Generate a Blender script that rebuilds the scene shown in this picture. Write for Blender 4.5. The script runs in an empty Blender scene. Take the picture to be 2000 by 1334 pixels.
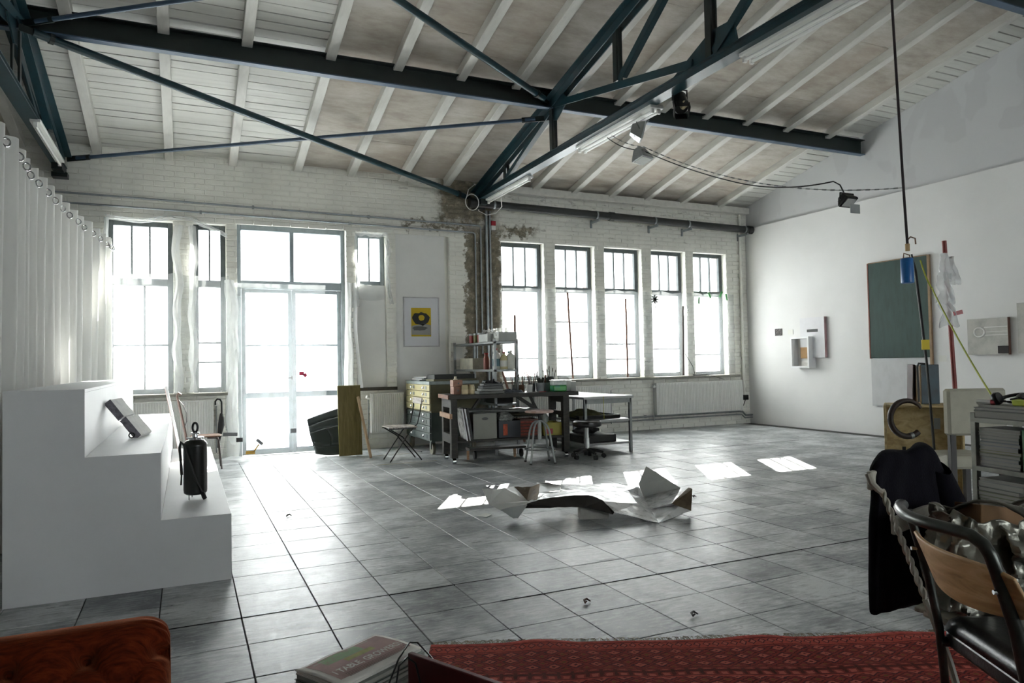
import bpy, bmesh, math, random
from mathutils import Vector, Matrix, noise
random.seed(7)
PI = math.pi
scene = bpy.context.scene
COL = scene.collection

# ------------------------------------------------------------------ camera
YAW, PITCH, ROLL = 0.43025, 0.0291156, -0.0186108
cam_d = bpy.data.cameras.new('camera')
cam_d.sensor_width = 36.0
cam_d.lens = 36.0 * 1388.49 / 2000.0
cam_d.clip_start = 0.05
cam = bpy.data.objects.new('camera', cam_d)
COL.objects.link(cam)
scene.camera = cam
fwd = Vector((math.sin(YAW) * math.cos(PITCH), math.cos(YAW) * math.cos(PITCH), math.sin(PITCH)))
rgt = Vector((math.cos(YAW), -math.sin(YAW), 0))
upv = rgt.cross(fwd)
cr, sr = math.cos(ROLL), math.sin(ROLL)
r2 = rgt * cr + upv * sr
u2 = upv * cr - rgt * sr
M = Matrix((r2, u2, -fwd)).transposed().to_4x4()
M.translation = (0, 0, 1.3)
cam.matrix_world = M

# ------------------------------------------------------------------ sky, sun, exposure
SKY, SUN, EXPO = 3.4, 23.0, 1.58
world = bpy.data.worlds.new('overcast_sky')
scene.world = world
world.use_nodes = True
bg = world.node_tree.nodes['Background']
bg.inputs[0].default_value = (0.93, 0.97, 1.0, 1)
bg.inputs[1].default_value = SKY
sun_d = bpy.data.lights.new('sun', 'SUN')
sun_d.energy = SUN
sun_d.angle = 0.006
sun_d.color = (1.0, 0.96, 0.9)
sun = bpy.data.objects.new('sun', sun_d)
COL.objects.link(sun)
sun.rotation_euler = Vector((-0.577, -1.0, -0.637)).to_track_quat('-Z', 'Y').to_euler()
sun.location = (8, 20, 12)
scene.view_settings.view_transform = 'Standard'
scene.view_settings.look = 'None'
scene.view_settings.gamma = 1.0
scene.view_settings.use_curve_mapping = False
scene.view_settings.exposure = EXPO
scene.cycles.use_denoising = True
scene.cycles.max_bounces = 12
scene.cycles.diffuse_bounces = 8
scene.cycles.transparent_max_bounces = 24
scene.cycles.sample_clamp_indirect = 20.0
scene.cycles.caustics_reflective = False
scene.cycles.caustics_refractive = False

# ------------------------------------------------------------------ materials
def lin(h):
    h = h.lstrip('#')
    out = []
    for i in (0, 2, 4):
        c = int(h[i:i + 2], 16) / 255
        out.append(c / 12.92 if c <= 0.04045 else ((c + 0.055) / 1.055) ** 2.4)
    return tuple(out) + (1,)

MATS = {}
class NT:
    """small node-building helper"""
    def __init__(s, name):
        s.m = bpy.data.materials.new(name)
        s.m.use_nodes = True
        s.n = s.m.node_tree.nodes
        s.l = s.m.node_tree.links
        s.b = s.n['Principled BSDF']
        s.pos = None
    def new(s, t, **kw):
        x = s.n.new(t)
        for k, v in kw.items():
            setattr(x, k, v)
        return x
    def P(s, which='world'):
        if which == 'world':
            if s.pos is None:
                s.pos = s.new('ShaderNodeNewGeometry').outputs['Position']
            return s.pos
        return s.new('ShaderNodeTexCoord').outputs['Object']
    def put(s, sock, v):
        if hasattr(v, 'is_linked') or hasattr(v, 'links'):
            s.l.new(v, sock)
        else:
            sock.default_value = v
    def noise(s, vec, scale, detail=4, rough=0.55, dist=0.0):
        x = s.new('ShaderNodeTexNoise')
        s.l.new(vec, x.inputs['Vector'])
        x.inputs['Scale'].default_value = scale
        x.inputs['Detail'].default_value = detail
        x.inputs['Roughness'].default_value = rough
        x.inputs['Distortion'].default_value = dist
        return x.outputs['Fac']
    def scale(s, vec, sc, loc=(0, 0, 0), rot=(0, 0, 0)):
        x = s.new('ShaderNodeMapping')
        s.l.new(vec, x.inputs['Vector'])
        x.inputs['Scale'].default_value = sc
        x.inputs['Location'].default_value = loc
        x.inputs['Rotation'].default_value = rot
        return x.outputs[0]
    def ramp(s, fac, stops, interp='LINEAR'):
        x = s.new('ShaderNodeValToRGB')
        s.l.new(fac, x.inputs[0])
        cr_ = x.color_ramp
        cr_.interpolation = interp
        while len(cr_.elements) < len(stops):
            cr_.elements.new(0.5)
        for e, (p, c) in zip(cr_.elements, stops):
            e.position = p
            e.color = c if len(c) == 4 else tuple(c) + (1,)
        return x.outputs[0]
    def mix(s, fac, a, b, mode='MIX'):
        x = s.new('ShaderNodeMix', data_type='RGBA', blend_type=mode)
        s.put(x.inputs[0], fac)
        s.put(x.inputs[6], a)
        s.put(x.inputs[7], b)
        return x.outputs[2]
    def math(s, op, a, b=0.0, c=0.0, clamp=False):
        x = s.new('ShaderNodeMath', operation=op, use_clamp=clamp)
        s.put(x.inputs[0], a)
        s.put(x.inputs[1], b)
        s.put(x.inputs[2], c)
        return x.outputs[0]
    def sep(s, vec):
        x = s.new('ShaderNodeSeparateXYZ')
        s.l.new(vec, x.inputs[0])
        return x.outputs
    def smooth(s, v, a, b):
        x = s.new('ShaderNodeMapRange', interpolation_type='SMOOTHSTEP')
        s.put(x.inputs[0], v)
        x.inputs[1].default_value = a
        x.inputs[2].default_value = b
        return x.outputs[0]
    def box(s, v, a0, a1, soft):
        return s.math('MULTIPLY', s.smooth(v, a0 - soft, a0 + soft), s.math('SUBTRACT', 1.0, s.smooth(v, a1 - soft, a1 + soft)))
    def bump(s, h, strength=0.3, dist=0.01):
        x = s.new('ShaderNodeBump')
        s.l.new(h, x.inputs['Height'])
        x.inputs['Strength'].default_value = strength
        x.inputs['Distance'].default_value = dist
        s.l.new(x.outputs[0], s.b.inputs['Normal'])
    def done(s, color=None, rough=0.6, metal=0.0, spec=0.5):
        if color is not None:
            s.put(s.b.inputs['Base Color'], color)
        s.put(s.b.inputs['Roughness'], rough)
        s.put(s.b.inputs['Metallic'], metal)
        s.put(s.b.inputs['Specular IOR Level'], spec)
        return s.m

def simple(name, col, rough=0.6, metal=0.0, var=0.12, scale=9.0, bump=0.0, bscale=60.0, spec=0.5, stretch=(1, 1, 1), col2=None):
    """plain painted / metal / cloth surface with gentle mottling"""
    if name in MATS:
        return MATS[name]
    t = NT(name)
    c = lin(col) if isinstance(col, str) else col
    v = t.scale(t.P('obj'), stretch)
    f = t.noise(v, scale, 5, 0.6)
    c2 = lin(col2) if col2 else tuple(x * (1 - 2.2 * var) for x in c[:3]) + (1,)
    c3 = tuple(min(1, x * (1 + var)) for x in c[:3]) + (1,)
    color = t.ramp(f, [(0.3, c2), (0.52, c), (0.72, c3)])
    if bump:
        t.bump(t.noise(v, bscale, 4, 0.6), bump, 0.01)
    MATS[name] = t.done(color, rough, metal, spec)
    return MATS[name]

def flat(name, col, rough=0.6, metal=0.0, spec=0.5):
    if name not in MATS:
        t = NT(name)
        MATS[name] = t.done(lin(col) if isinstance(col, str) else col, rough, metal, spec)
    return MATS[name]

def m_wall_paint(name, base, bare, brick=True):
    """whitewashed masonry with bare and damp patches"""
    t = NT(name)
    p = t.P()
    x, y, z = t.sep(p)
    n1 = t.noise(p, 1.7, 6, 0.6)
    n2 = t.noise(p, 14, 5, 0.65)
    n3 = t.noise(t.scale(p, (1, 1, 4)), 5, 5, 0.6)
    c = t.ramp(n1, [(0.3, tuple(v * 0.86 for v in base[:3])), (0.6, base), (0.8, tuple(min(1, v * 1.05) for v in base[:3]))])
    c = t.mix(t.smooth(n2, 0.66, 0.8), c, (0.42, 0.41, 0.36, 1))
    jit = t.math('MULTIPLY', t.math('SUBTRACT', t.noise(p, 6, 6, 0.7), 0.5), 0.5)
    xj = t.math('ADD', x, jit)
    zj = t.math('ADD', z, t.math('MULTIPLY', jit, 1.3))
    # bare masonry strip beside the pipes, and damp stains under the truss foot
    m1 = t.math('MULTIPLY', t.box(xj, 4.20, 4.86, 0.025), t.box(z, 0.0, 3.62, 0.2))
    m2 = t.math('MULTIPLY', t.box(xj, 3.75, 4.75, 0.12), t.box(zj, 3.62, 4.4, 0.10))
    m3 = t.math('MULTIPLY', t.box(xj, 3.15, 4.3, 0.1), t.box(zj, 3.52, 3.60, 0.035))
    m4 = t.math('MULTIPLY', t.box(xj, 4.85, 5.5, 0.1), t.box(zj, 3.48, 3.62, 0.04))
    m5 = t.math('MULTIPLY', t.smooth(n3, 0.60, 0.72), t.math('MULTIPLY', t.box(x, 3.0, 9.0, 0.6), t.box(z, 3.45, 4.3, 0.15)))
    m6 = t.math('MULTIPLY', t.math('MULTIPLY', t.smooth(n3, 0.54, 0.68), t.box(z, 4.0, 4.5, 0.12)), t.box(x, 4.8, 10.4, 0.2))
    mask = m1
    for m in (m2, m3, m4):
        mask = t.math('MAXIMUM', mask, m)
    barec = t.ramp(t.noise(p, 11, 6, 0.7), [(0.3, tuple(v * 0.45 for v in bare[:3])), (0.55, bare), (0.75, tuple(v * 1.9 for v in bare[:3]))])
    mm = t.math('MULTIPLY', mask, t.smooth(n2, 0.22, 0.36))
    c = t.mix(mm, c, barec)
    c = t.mix(t.math('MULTIPLY', t.math('MAXIMUM', m5, m6), 0.6), c, (0.13, 0.12, 0.085, 1))
    t.bump(t.noise(p, 45, 5, 0.65), 0.35, 0.01)
    return t.done(c, 0.75, 0.0, 0.3)

M_WALL = m_wall_paint('whitewashed_brick', lin('e3e2da'), lin('827b6b'))
M_PLASTER = simple('white_plaster', 'd8d8d6', 0.75, var=0.025, scale=1.3, bump=0.06, bscale=30, spec=0.3)
M_PANEL = simple('grey_white_plaster', 'dcdcd9', 0.75, var=0.03, scale=2.0, bump=0.08, bscale=25, spec=0.3)

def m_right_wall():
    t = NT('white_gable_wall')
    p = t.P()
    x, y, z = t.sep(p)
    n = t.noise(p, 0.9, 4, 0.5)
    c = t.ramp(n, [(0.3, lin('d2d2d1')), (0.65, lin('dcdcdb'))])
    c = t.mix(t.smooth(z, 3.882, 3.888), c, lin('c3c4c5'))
    c = t.mix(t.math('MULTIPLY', t.box(z, 3.872, 3.892, 0.004), 0.35), c, lin('77777a'))  # shadow line along the ledge seam, painted into the wall colour
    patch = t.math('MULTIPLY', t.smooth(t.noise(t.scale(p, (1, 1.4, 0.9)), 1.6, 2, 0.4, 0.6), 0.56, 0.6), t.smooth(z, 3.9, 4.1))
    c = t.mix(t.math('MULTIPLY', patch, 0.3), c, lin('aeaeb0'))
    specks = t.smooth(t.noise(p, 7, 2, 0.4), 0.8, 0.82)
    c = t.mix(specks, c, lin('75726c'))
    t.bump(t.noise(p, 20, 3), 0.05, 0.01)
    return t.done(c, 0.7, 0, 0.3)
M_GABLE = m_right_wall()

def m_floor():
    t = NT('grey_worn_floor_tile')
    p = t.P()
    sc = t.scale(p, (1 / 0.39, 1 / 0.39, 0), (-0.256 / 0.39, -3.595 / 0.39, 0))
    fl_ = t.new('ShaderNodeVectorMath', operation='FLOOR')
    t.l.new(sc, fl_.inputs[0])
    wn = t.new('ShaderNodeTexWhiteNoise', noise_dimensions='3D')
    t.l.new(fl_.outputs[0], wn.inputs['Vector'])
    per = wn.outputs['Value']
    n1 = t.noise(p, 2.2, 6, 0.65)
    n2 = t.noise(p, 22, 6, 0.7)
    streak = t.noise(t.scale(p, (3, 14, 1), (0, 0, 0), (0, 0, 0.35)), 3, 5, 0.65)
    val = t.math('ADD', t.math('MULTIPLY', n1, 0.55), t.math('ADD', t.math('MULTIPLY', streak, 0.36), t.math('MULTIPLY', per, 0.1)))
    c = t.ramp(val, [(0.41, lin('666a6c')), (0.5, lin('969a9b')), (0.595, lin('c6c9c9'))])
    c = t.mix(t.math('MULTIPLY', t.smooth(n2, 0.54, 0.68), 0.6), c, lin('acafae'))
    fine = t.noise(t.scale(p, (1, 2.4, 1), (0, 0, 0), (0, 0, 0.3)), 60, 6, 0.75)
    c = t.mix(t.math('MULTIPLY', t.smooth(fine, 0.55, 0.72), 0.55), c, lin('3a3c3d'))
    # scuffs and spills that lie at fixed spots on the tiles
    px, py, pz = t.sep(p)
    jit = t.math('MULTIPLY', t.math('SUBTRACT', t.noise(p, 9, 4, 0.7), 0.5), 1.6)
    for (sx, sy, rx, ry, am) in ((0.72, 6.42, .11, .05, .8), (0.66, 5.98, .06, .05, .8), (0.90, 5.92, .13, .10, .6), (1.08, 6.75, .07, .05, .6), (0.55, 3.72, .16, .05, .7), (0.62, 3.85, .1, .04, .6), (1.48, 5.22, .05, .02, .8), (2.5, 4.0, .14, .03, .7), (3.0, 3.55, .1, .03, .6), (0.75, 4.62, .1, .05, .6), (3.1, 3.3, .12, .05, .6), (0.35, 5.9, .12, .06, .6), (4.6, 4.9, .12, .04, .5)):
        dx = t.math('DIVIDE', t.math('SUBTRACT', px, sx), rx)
        dy = t.math('DIVIDE', t.math('SUBTRACT', py, sy), ry)
        rr_ = t.math('ADD', t.math('SQRT', t.math('ADD', t.math('MULTIPLY', dx, dx), t.math('MULTIPLY', dy, dy))), jit)
        c = t.mix(t.math('MULTIPLY', t.math('SUBTRACT', 1.0, t.smooth(rr_, 0.5, 1.0)), am), c, lin('232425'))
    c = t.mix(t.math('MULTIPLY', t.smooth(t.noise(t.scale(p, (1, 2, 1)), 5.5, 5, 0.7), 0.60, 0.70), 0.7), c, lin('2e2f2f'))
    vor = t.new('ShaderNodeTexVoronoi', feature='F1')
    t.l.new(p, vor.inputs['Vector'])
    vor.inputs['Scale'].default_value = 14.0
    dot = t.math('MULTIPLY', t.math('SUBTRACT', 1.0, t.smooth(vor.outputs['Distance'], 0.035, 0.06)), t.smooth(t.noise(p, 2.6, 2), 0.5, 0.62))
    c = t.mix(dot, c, lin('d5d6d4'))
    rough = t.math('ADD', t.math('MULTIPLY', n2, 0.22), t.math('MULTIPLY', n1, 0.3))
    rough = t.math('ADD', rough, 0.14)
    t.bump(t.math('ADD', t.math('MULTIPLY', n2, 0.6), streak), 0.12, 0.003)
    return t.done(c, rough, 0, 0.45)
M_FLOOR = m_floor()
M_JOINT = flat('dark_tile_joint', '4a4a48', 0.9)

def m_wood(name, c1, c2, c3, sc=(1, 14, 14), rough=0.55, bump=0.1):
    t = NT(name)
    v = t.scale(t.P('obj'), sc)
    n = t.noise(v, 2.2, 6, 0.6, 0.6)
    c = t.ramp(n, [(0.28, lin(c1)), (0.5, lin(c2)), (0.72, lin(c3))])
    t.bump(n, bump, 0.01)
    return t.done(c, rough, 0, 0.4)

M_CEILPAN = None
def m_ceiling_panel():
    t = NT('whitewashed_fibreboard')
    p = t.P()
    n1 = t.noise(t.scale(p, (1.0, 2.6, 2.6)), 1.6, 6, 0.68)
    n2 = t.noise(p, 0.9, 5, 0.6)
    n3 = t.noise(t.scale(p, (2, 16, 16)), 6.0, 5, 0.7)
    c = t.ramp(n1, [(0.32, lin('9a9288')), (0.5, lin('afa99f')), (0.66, lin('bdb9b2'))])
    c = t.mix(t.math('MULTIPLY', t.smooth(n2, 0.45, 0.7), 0.45), c, lin('a09183'))
    c = t.mix(t.math('MULTIPLY', t.smooth(n3, 0.52, 0.7), 0.35), c, lin('9c948a'))
    t.bump(n3, 0.2, 0.006)
    return t.done(c, 0.8, 0, 0.2)
M_CEILPAN = m_ceiling_panel()
M_BOARD = simple('white_painted_ceiling_board', 'c4c4be', 0.6, var=0.05, scale=2.5, stretch=(0.6, 6, 6), bump=0.1, bscale=8)
M_RAFTER = simple('white_painted_rafter', 'c4c3bd', 0.65, var=0.06, scale=3.0, stretch=(4, 0.7, 4), bump=0.12, bscale=10)
M_GAP = flat('dark_gap_above_boards', '1d1c1a', 0.95)
M_STEEL = simple('dark_teal_painted_steel', '12323a', 0.36, var=0.16, scale=6, bump=0.05, bscale=40)
M_STEELD = simple('black_green_painted_steel', '15201f', 0.34, var=0.15, scale=6, bump=0.05, bscale=40)
M_STEELB = simple('blue_grey_painted_steel', '3f5266', 0.42, var=0.12, scale=6)
M_GALV = simple('galvanised_pipe', '9aa0a3', 0.38, 0.85, var=0.1, scale=12)
M_PIPE = simple('black_plastic_pipe', '1e2121', 0.45, var=0.1)
M_WHITE = simple('white_enamel', 'dcdcd8', 0.35, var=0.02)
M_WHITEW = simple('white_painted_wood', 'd9dadb', 0.5, var=0.02, scale=3, bump=0.04, bscale=18)
M_FRAME = simple('grey_window_frame', '4c5355', 0.5, var=0.15, scale=8)
M_FRAMEL = simple('pale_grey_door_frame', '7d868a', 0.5, var=0.1, scale=8)
M_BLACK = simple('black_lacquer', '0b0d0d', 0.28, var=0.05)
M_RUBBER = simple('black_rubber', '141515', 0.6, var=0.08)
M_CHROME = simple('chrome', 'c9cccd', 0.18, 1.0, var=0.04)
M_GREYM = simple('grey_metal', '8d9190', 0.42, 0.6, var=0.08, scale=12)
M_SILVER = simple('brushed_aluminium', 'b9bcbd', 0.35, 0.9, var=0.05, scale=15)
M_BRICKO = simple('outside_brick', 'c9a894', 0.8, var=0.1, scale=12)

def m_pane(name, tint, clear):
    t = NT(name)
    out = t.n['Material Output']
    tr = t.new('ShaderNodeBsdfTransparent')
    tr.inputs[0].default_value = tint
    if clear:
        gl = t.new('ShaderNodeBsdfGlossy')
        gl.inputs['Roughness'].default_value = 0.02
        mx = t.new('ShaderNodeMixShader')
        mx.inputs[0].default_value = 0.06
        t.l.new(tr.outputs[0], mx.inputs[1])
        t.l.new(gl.outputs[0], mx.inputs[2])
    else:
        tl = t.new('ShaderNodeBsdfTranslucent')
        tl.inputs[0].default_value = (0.93, 0.95, 0.96, 1)
        df = t.new('ShaderNodeBsdfDiffuse')
        df.inputs[0].default_value = (0.85, 0.87, 0.87, 1)
        mx = t.new('ShaderNodeMixShader')
        mx.inputs[0].default_value = 0.1
        t.l.new(tl.outputs[0], mx.inputs[1])
        t.l.new(df.outputs[0], mx.inputs[2])
    t.l.new(mx.outputs[0], out.inputs[0])
    t.n.remove(t.b)
    return t.m
M_CLEAR = m_pane('clear_window_glass', (0.97, 0.985, 0.98, 1), True)
M_FROST = m_pane('frosted_window_glass', (1, 1, 1, 1), False)

def m_film(name, clear, white):
    """thin milky plastic sheeting"""
    t = NT(name)
    out = t.n['Material Output']
    tr = t.new('ShaderNodeBsdfTransparent')
    tr.inputs[0].default_value = (0.96, 0.97, 0.97, 1)
    tl = t.new('ShaderNodeBsdfTranslucent')
    tl.inputs[0].default_value = white
    df = t.new('ShaderNodeBsdfDiffuse')
    df.inputs[0].default_value = white
    m1 = t.new('ShaderNodeMixShader')
    m1.inputs[0].default_value = 0.8
    t.l.new(tl.outputs[0], m1.inputs[1])
    t.l.new(df.outputs[0], m1.inputs[2])
    gl = t.new('ShaderNodeBsdfGlossy')
    gl.inputs['Roughness'].default_value = 0.25
    m3 = t.new('ShaderNodeMixShader')
    m3.inputs[0].default_value = 0.08
    t.l.new(m1.outputs[0], m3.inputs[1])
    t.l.new(gl.outputs[0], m3.inputs[2])
    fac = t.math('ADD', clear, t.math('MULTIPLY', t.math('SUBTRACT', t.noise(t.P(), 3.5, 4, 0.6), 0.5), 0.35), clamp=True)
    m2 = t.new('ShaderNodeMixShader')
    t.l.new(fac, m2.inputs[0])
    t.l.new(m3.outputs[0], m2.inputs[1])
    t.l.new(tr.outputs[0], m2.inputs[2])
    t.l.new(m2.outputs[0], out.inputs[0])
    t.n.remove(t.b)
    return t.m
M_FILM = m_film('milky_plastic_film', 0.7, (0.62, 0.64, 0.64, 1))
M_FILM2 = m_film('thick_milky_plastic_film', 0.4, (0.72, 0.73, 0.73, 1))

def m_cloth(name, col, trans=0.35, rough=0.9):
    t = NT(name)
    out = t.n['Material Output']
    c = lin(col)
    tl = t.new('ShaderNodeBsdfTranslucent')
    tl.inputs[0].default_value = c
    mx = t.new('ShaderNodeMixShader')
    mx.inputs[0].default_value = trans
    t.l.new(t.b.outputs[0], mx.inputs[1])
    t.l.new(tl.outputs[0], mx.inputs[2])
    t.l.new(mx.outputs[0], out.inputs[0])
    t.bump(t.noise(t.P('obj'), 120, 2), 0.08, 0.002)
    return t.done(c, rough, 0, 0.1)
M_CURTAIN = m_cloth('white_curtain_cloth', 'ecece9', 0.38)

# ------------------------------------------------------------------ mesh builder
class MB:
    def __init__(s):
        s.v, s.f = [], []
    def add(s, vs, fs):
        o = len(s.v)
        s.v += [Vector(p) for p in vs]
        s.f += [tuple(i + o for i in f) for f in fs]
        return s
    def box(s, x0, x1, y0, y1, z0, z1):
        return s.add([(x0, y0, z0), (x1, y0, z0), (x1, y1, z0), (x0, y1, z0), (x0, y0, z1), (x1, y0, z1), (x1, y1, z1), (x0, y1, z1)],
                     [(0, 3, 2, 1), (4, 5, 6, 7), (0, 1, 5, 4), (1, 2, 6, 5), (2, 3, 7, 6), (3, 0, 4, 7)])
    def obox(s, c, size, rot=None):
        m = MB().box(-size[0] / 2, size[0] / 2, -size[1] / 2, size[1] / 2, -size[2] / 2, size[2] / 2)
        if rot is not None:
            m.xf(rot)
        m.mv(c)
        return s.add(m.v, m.f)
    def beam(s, p, q, w, h, up=(0, 0, 1)):
        p, q = Vector(p), Vector(q)
        d = (q - p).normalized()
        sd = d.cross(Vector(up))
        if sd.length < 1e-5:
            sd = d.cross(Vector((1, 0, 0)))
        sd.normalize()
        uu = sd.cross(d)
        vs = []
        for b in (p, q):
            for a, c in ((-1, -1), (1, -1), (1, 1), (-1, 1)):
                vs.append(b + sd * (a * w / 2) + uu * (c * h / 2))
        return s.add(vs, [(0, 1, 2, 3), (7, 6, 5, 4), (0, 4, 5, 1), (1, 5, 6, 2), (2, 6, 7, 3), (3, 7, 4, 0)])
    def tube(s, path, r, n=10, closed=False, caps=True):
        path = [Vector(p) for p in path]
        rs = r if isinstance(r, (list, tuple)) else [r] * len(path)
        k = len(path)
        vs, fs = [], []
        prev = None
        for i, p in enumerate(path):
            if closed:
                d = path[(i + 1) % k] - path[i - 1]
            else:
                d = path[min(i + 1, k - 1)] - path[max(i - 1, 0)]
            d.normalize()
            if prev is None:
                a = d.cross(Vector((0, 0, 1)))
                if a.length < 1e-3:
                    a = d.cross(Vector((1, 0, 0)))
            else:
                a = prev - d * prev.dot(d)
            a.normalize()
            prev = a
            b = d.cross(a)
            for j in range(n):
                t = 2 * PI * j / n
                vs.append(p + (a * math.cos(t) + b * math.sin(t)) * rs[i])
        for i in range(k if closed else k - 1):
            i2 = (i + 1) % k
            for j in range(n):
                j2 = (j + 1) % n
                fs.append((i * n + j, i * n + j2, i2 * n + j2, i2 * n + j))
        if caps and not closed:
            fs.append(tuple(range(n - 1, -1, -1)))
            fs.append(tuple((k - 1) * n + j for j in range(n)))
        return s.add(vs, fs)
    def lathe(s, prof, n=24, c=(0, 0, 0), rot=None):
        vs, fs = [], []
        for (r, z) in prof:
            for j in range(n):
                t = 2 * PI * j / n
                vs.append(Vector((r * math.cos(t), r * math.sin(t), z)))
        for i in range(len(prof) - 1):
            for j in range(n):
                j2 = (j + 1) % n
                fs.append((i * n + j, i * n + j2, (i + 1) * n + j2, (i + 1) * n + j))
        if prof[0][0] > 1e-4:
            fs.append(tuple(range(n - 1, -1, -1)))
        if prof[-1][0] > 1e-4:
            fs.append(tuple((len(prof) - 1) * n + j for j in range(n)))
        if rot is not None:
            vs = [rot @ p for p in vs]
        c = Vector(c)
        return s.add([p + c for p in vs], fs)
    def prism(s, poly, d):
        """closed polygon (3D points) pushed along vector d"""
        k = len(poly)
        d = Vector(d)
        vs = [Vector(p) for p in poly] + [Vector(p) + d for p in poly]
        fs = [tuple(range(k - 1, -1, -1)), tuple(range(k, 2 * k))]
        fs += [(i, (i + 1) % k, k + (i + 1) % k, k + i) for i in range(k)]
        return s.add(vs, fs)
    def grid(s, nu, nv, fn, closed_u=False):
        vs = [Vector(fn(i / (nu - (0 if closed_u else 1)), j / (nv - 1))) for j in range(nv) for i in range(nu)]
        fs = []
        for j in range(nv - 1):
            for i in range(nu if closed_u else nu - 1):
                i2 = (i + 1) % nu
                fs.append((j * nu + i, j * nu + i2, (j + 1) * nu + i2, (j + 1) * nu + i))
        return s.add(vs, fs)
    def xf(s, m):
        s.v = [m @ p for p in s.v]
        return s
    def mv(s, d):
        d = Vector(d)
        s.v = [p + d for p in s.v]
        return s
    def mesh(s, name, mat, smooth=False):
        me = bpy.data.meshes.new(name)
        me.from_pydata([tuple(p) for p in s.v], [], s.f)
        bm = bmesh.new()
        bm.from_mesh(me)
        bmesh.ops.recalc_face_normals(bm, faces=bm.faces)
        bm.to_mesh(me)
        bm.free()
        if mat:
            me.materials.append(mat)
        if smooth:
            me.polygons.foreach_set('use_smooth', [True] * len(me.polygons))
            me.set_sharp_from_angle(angle=math.radians(40))
        me.update()
        return me
    def build(s, name, mat, parent=None, smooth=False, bevel=0.0, seg=2, solid=0.0, sub=0, local=False):
        o = bpy.data.objects.new(name, s.mesh(name, mat, smooth))
        COL.objects.link(o)
        attach(o, parent, local)
        if solid:
            md = o.modifiers.new('thickness', 'SOLIDIFY')
            md.thickness = solid
            md.offset = 0
        if bevel:
            md = o.modifiers.new('bevel', 'BEVEL')
            md.width = bevel
            md.segments = seg
            md.limit_method = 'ANGLE'
            md.angle_limit = math.radians(40)
        if sub:
            md = o.modifiers.new('subsurf', 'SUBSURF')
            md.levels = md.render_levels = sub
        return o

def wm(o):
    m = Matrix.Translation(o.location) @ o.rotation_euler.to_matrix().to_4x4()
    return (wm(o.parent) @ o.matrix_parent_inverse @ m) if o.parent else m

def attach(o, parent, local=False):
    """parts drawn in world coordinates keep their place; local ones follow the parent's frame"""
    if parent is None:
        return
    o.parent = parent
    o.matrix_parent_inverse = Matrix() if local else wm(parent).inverted()

def tag(o, label=None, cat=None, group=None, kind=None):
    if label: o['label'] = label
    if cat: o['category'] = cat
    if group: o['group'] = group
    if kind: o['kind'] = kind
    return o

def thing(name, label, cat, loc=(0, 0, 0), rotz=0.0, group=None, kind=None):
    o = bpy.data.objects.new(name, None)
    o.empty_display_size = 0.1
    COL.objects.link(o)
    o.location = loc
    o.rotation_euler = (0, 0, rotz)
    return tag(o, label, cat, group, kind)

def dup(root, loc=None, rotz=None, label=None, group=None):
    r = root.copy()
    COL.objects.link(r)
    if loc is not None: r.location = loc
    if rotz is not None: r.rotation_euler = (0, 0, rotz)
    if label: r['label'] = label
    if group: r['group'] = group
    for ch in list(root.children):
        c = ch.copy(); COL.objects.link(c); c.parent = r
        for g in list(ch.children):
            d = g.copy(); COL.objects.link(d); d.parent = c
    return r

def RZ(a): return Matrix.Rotation(a, 3, 'Z')
def RX_(a): return Matrix.Rotation(a, 3, 'X')
def RY_(a): return Matrix.Rotation(a, 3, 'Y')
def nz(p, s=1.0): return noise.noise(Vector(p) * s)
def cam2w(lat, f, z=0.0):
    """right / forward metres from the camera's floor point to world"""
    return Vector((lat * math.cos(YAW) + f * math.sin(YAW), -lat * math.sin(YAW) + f * math.cos(YAW), z))

# ================================================================== THE SETTING
YB, XR = 10.97, 10.24            # inner faces of window wall and gable wall
SL = 0.23                        # roof pitch
RIDGE_Y = 1.9
def roof(y): return 4.33 + SL * (YB - max(y, 2 * RIDGE_Y - y)) if y < RIDGE_Y else 4.33 + SL * (YB - y)

# ---- floor: dark joint bed, 300 nearest visible tiles one by one, the rest as one part
floor = tag(MB().box(-7.5, 10.7, -7.4, 11.4, -0.2, -0.006).build('floor', M_JOINT), kind='structure')
T = 0.39
def tile_mesh(name, w, seed):
    g, h, c = 0.002, 0.006, 0.0025
    a, b = g, w - g
    m = MB()
    m.add([(a, a, -h), (b, a, -h), (b, b, -h), (a, b, -h), (a + .001, a + .001, -0.002), (b - .001, a + .001, -0.002), (b - .001, b - .001, -0.002), (a + .001, b - .001, -0.002),
           (a + c, a + c, 0), (b - c, a + c, 0), (b - c, b - c, 0), (a + c, b - c, 0)],
          [(0, 1, 5, 4), (1, 2, 6, 5), (2, 3, 7, 6), (3, 0, 4, 7), (4, 5, 9, 8), (5, 6, 10, 9), (6, 7, 11, 10), (7, 4, 8, 11), (8, 9, 10, 11)])
    return m
TM = tile_mesh('tile', T, 0).mesh('tile', M_FLOOR)
Minv = cam.matrix_world.inverted()
def project(p):
    q = Minv @ Vector(p)
    if q.z > -0.2: return None
    return 1000 + 1388.49 * q.x / -q.z, 667 - 1388.49 * q.y / -q.z
cand, rest = [], []
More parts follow.
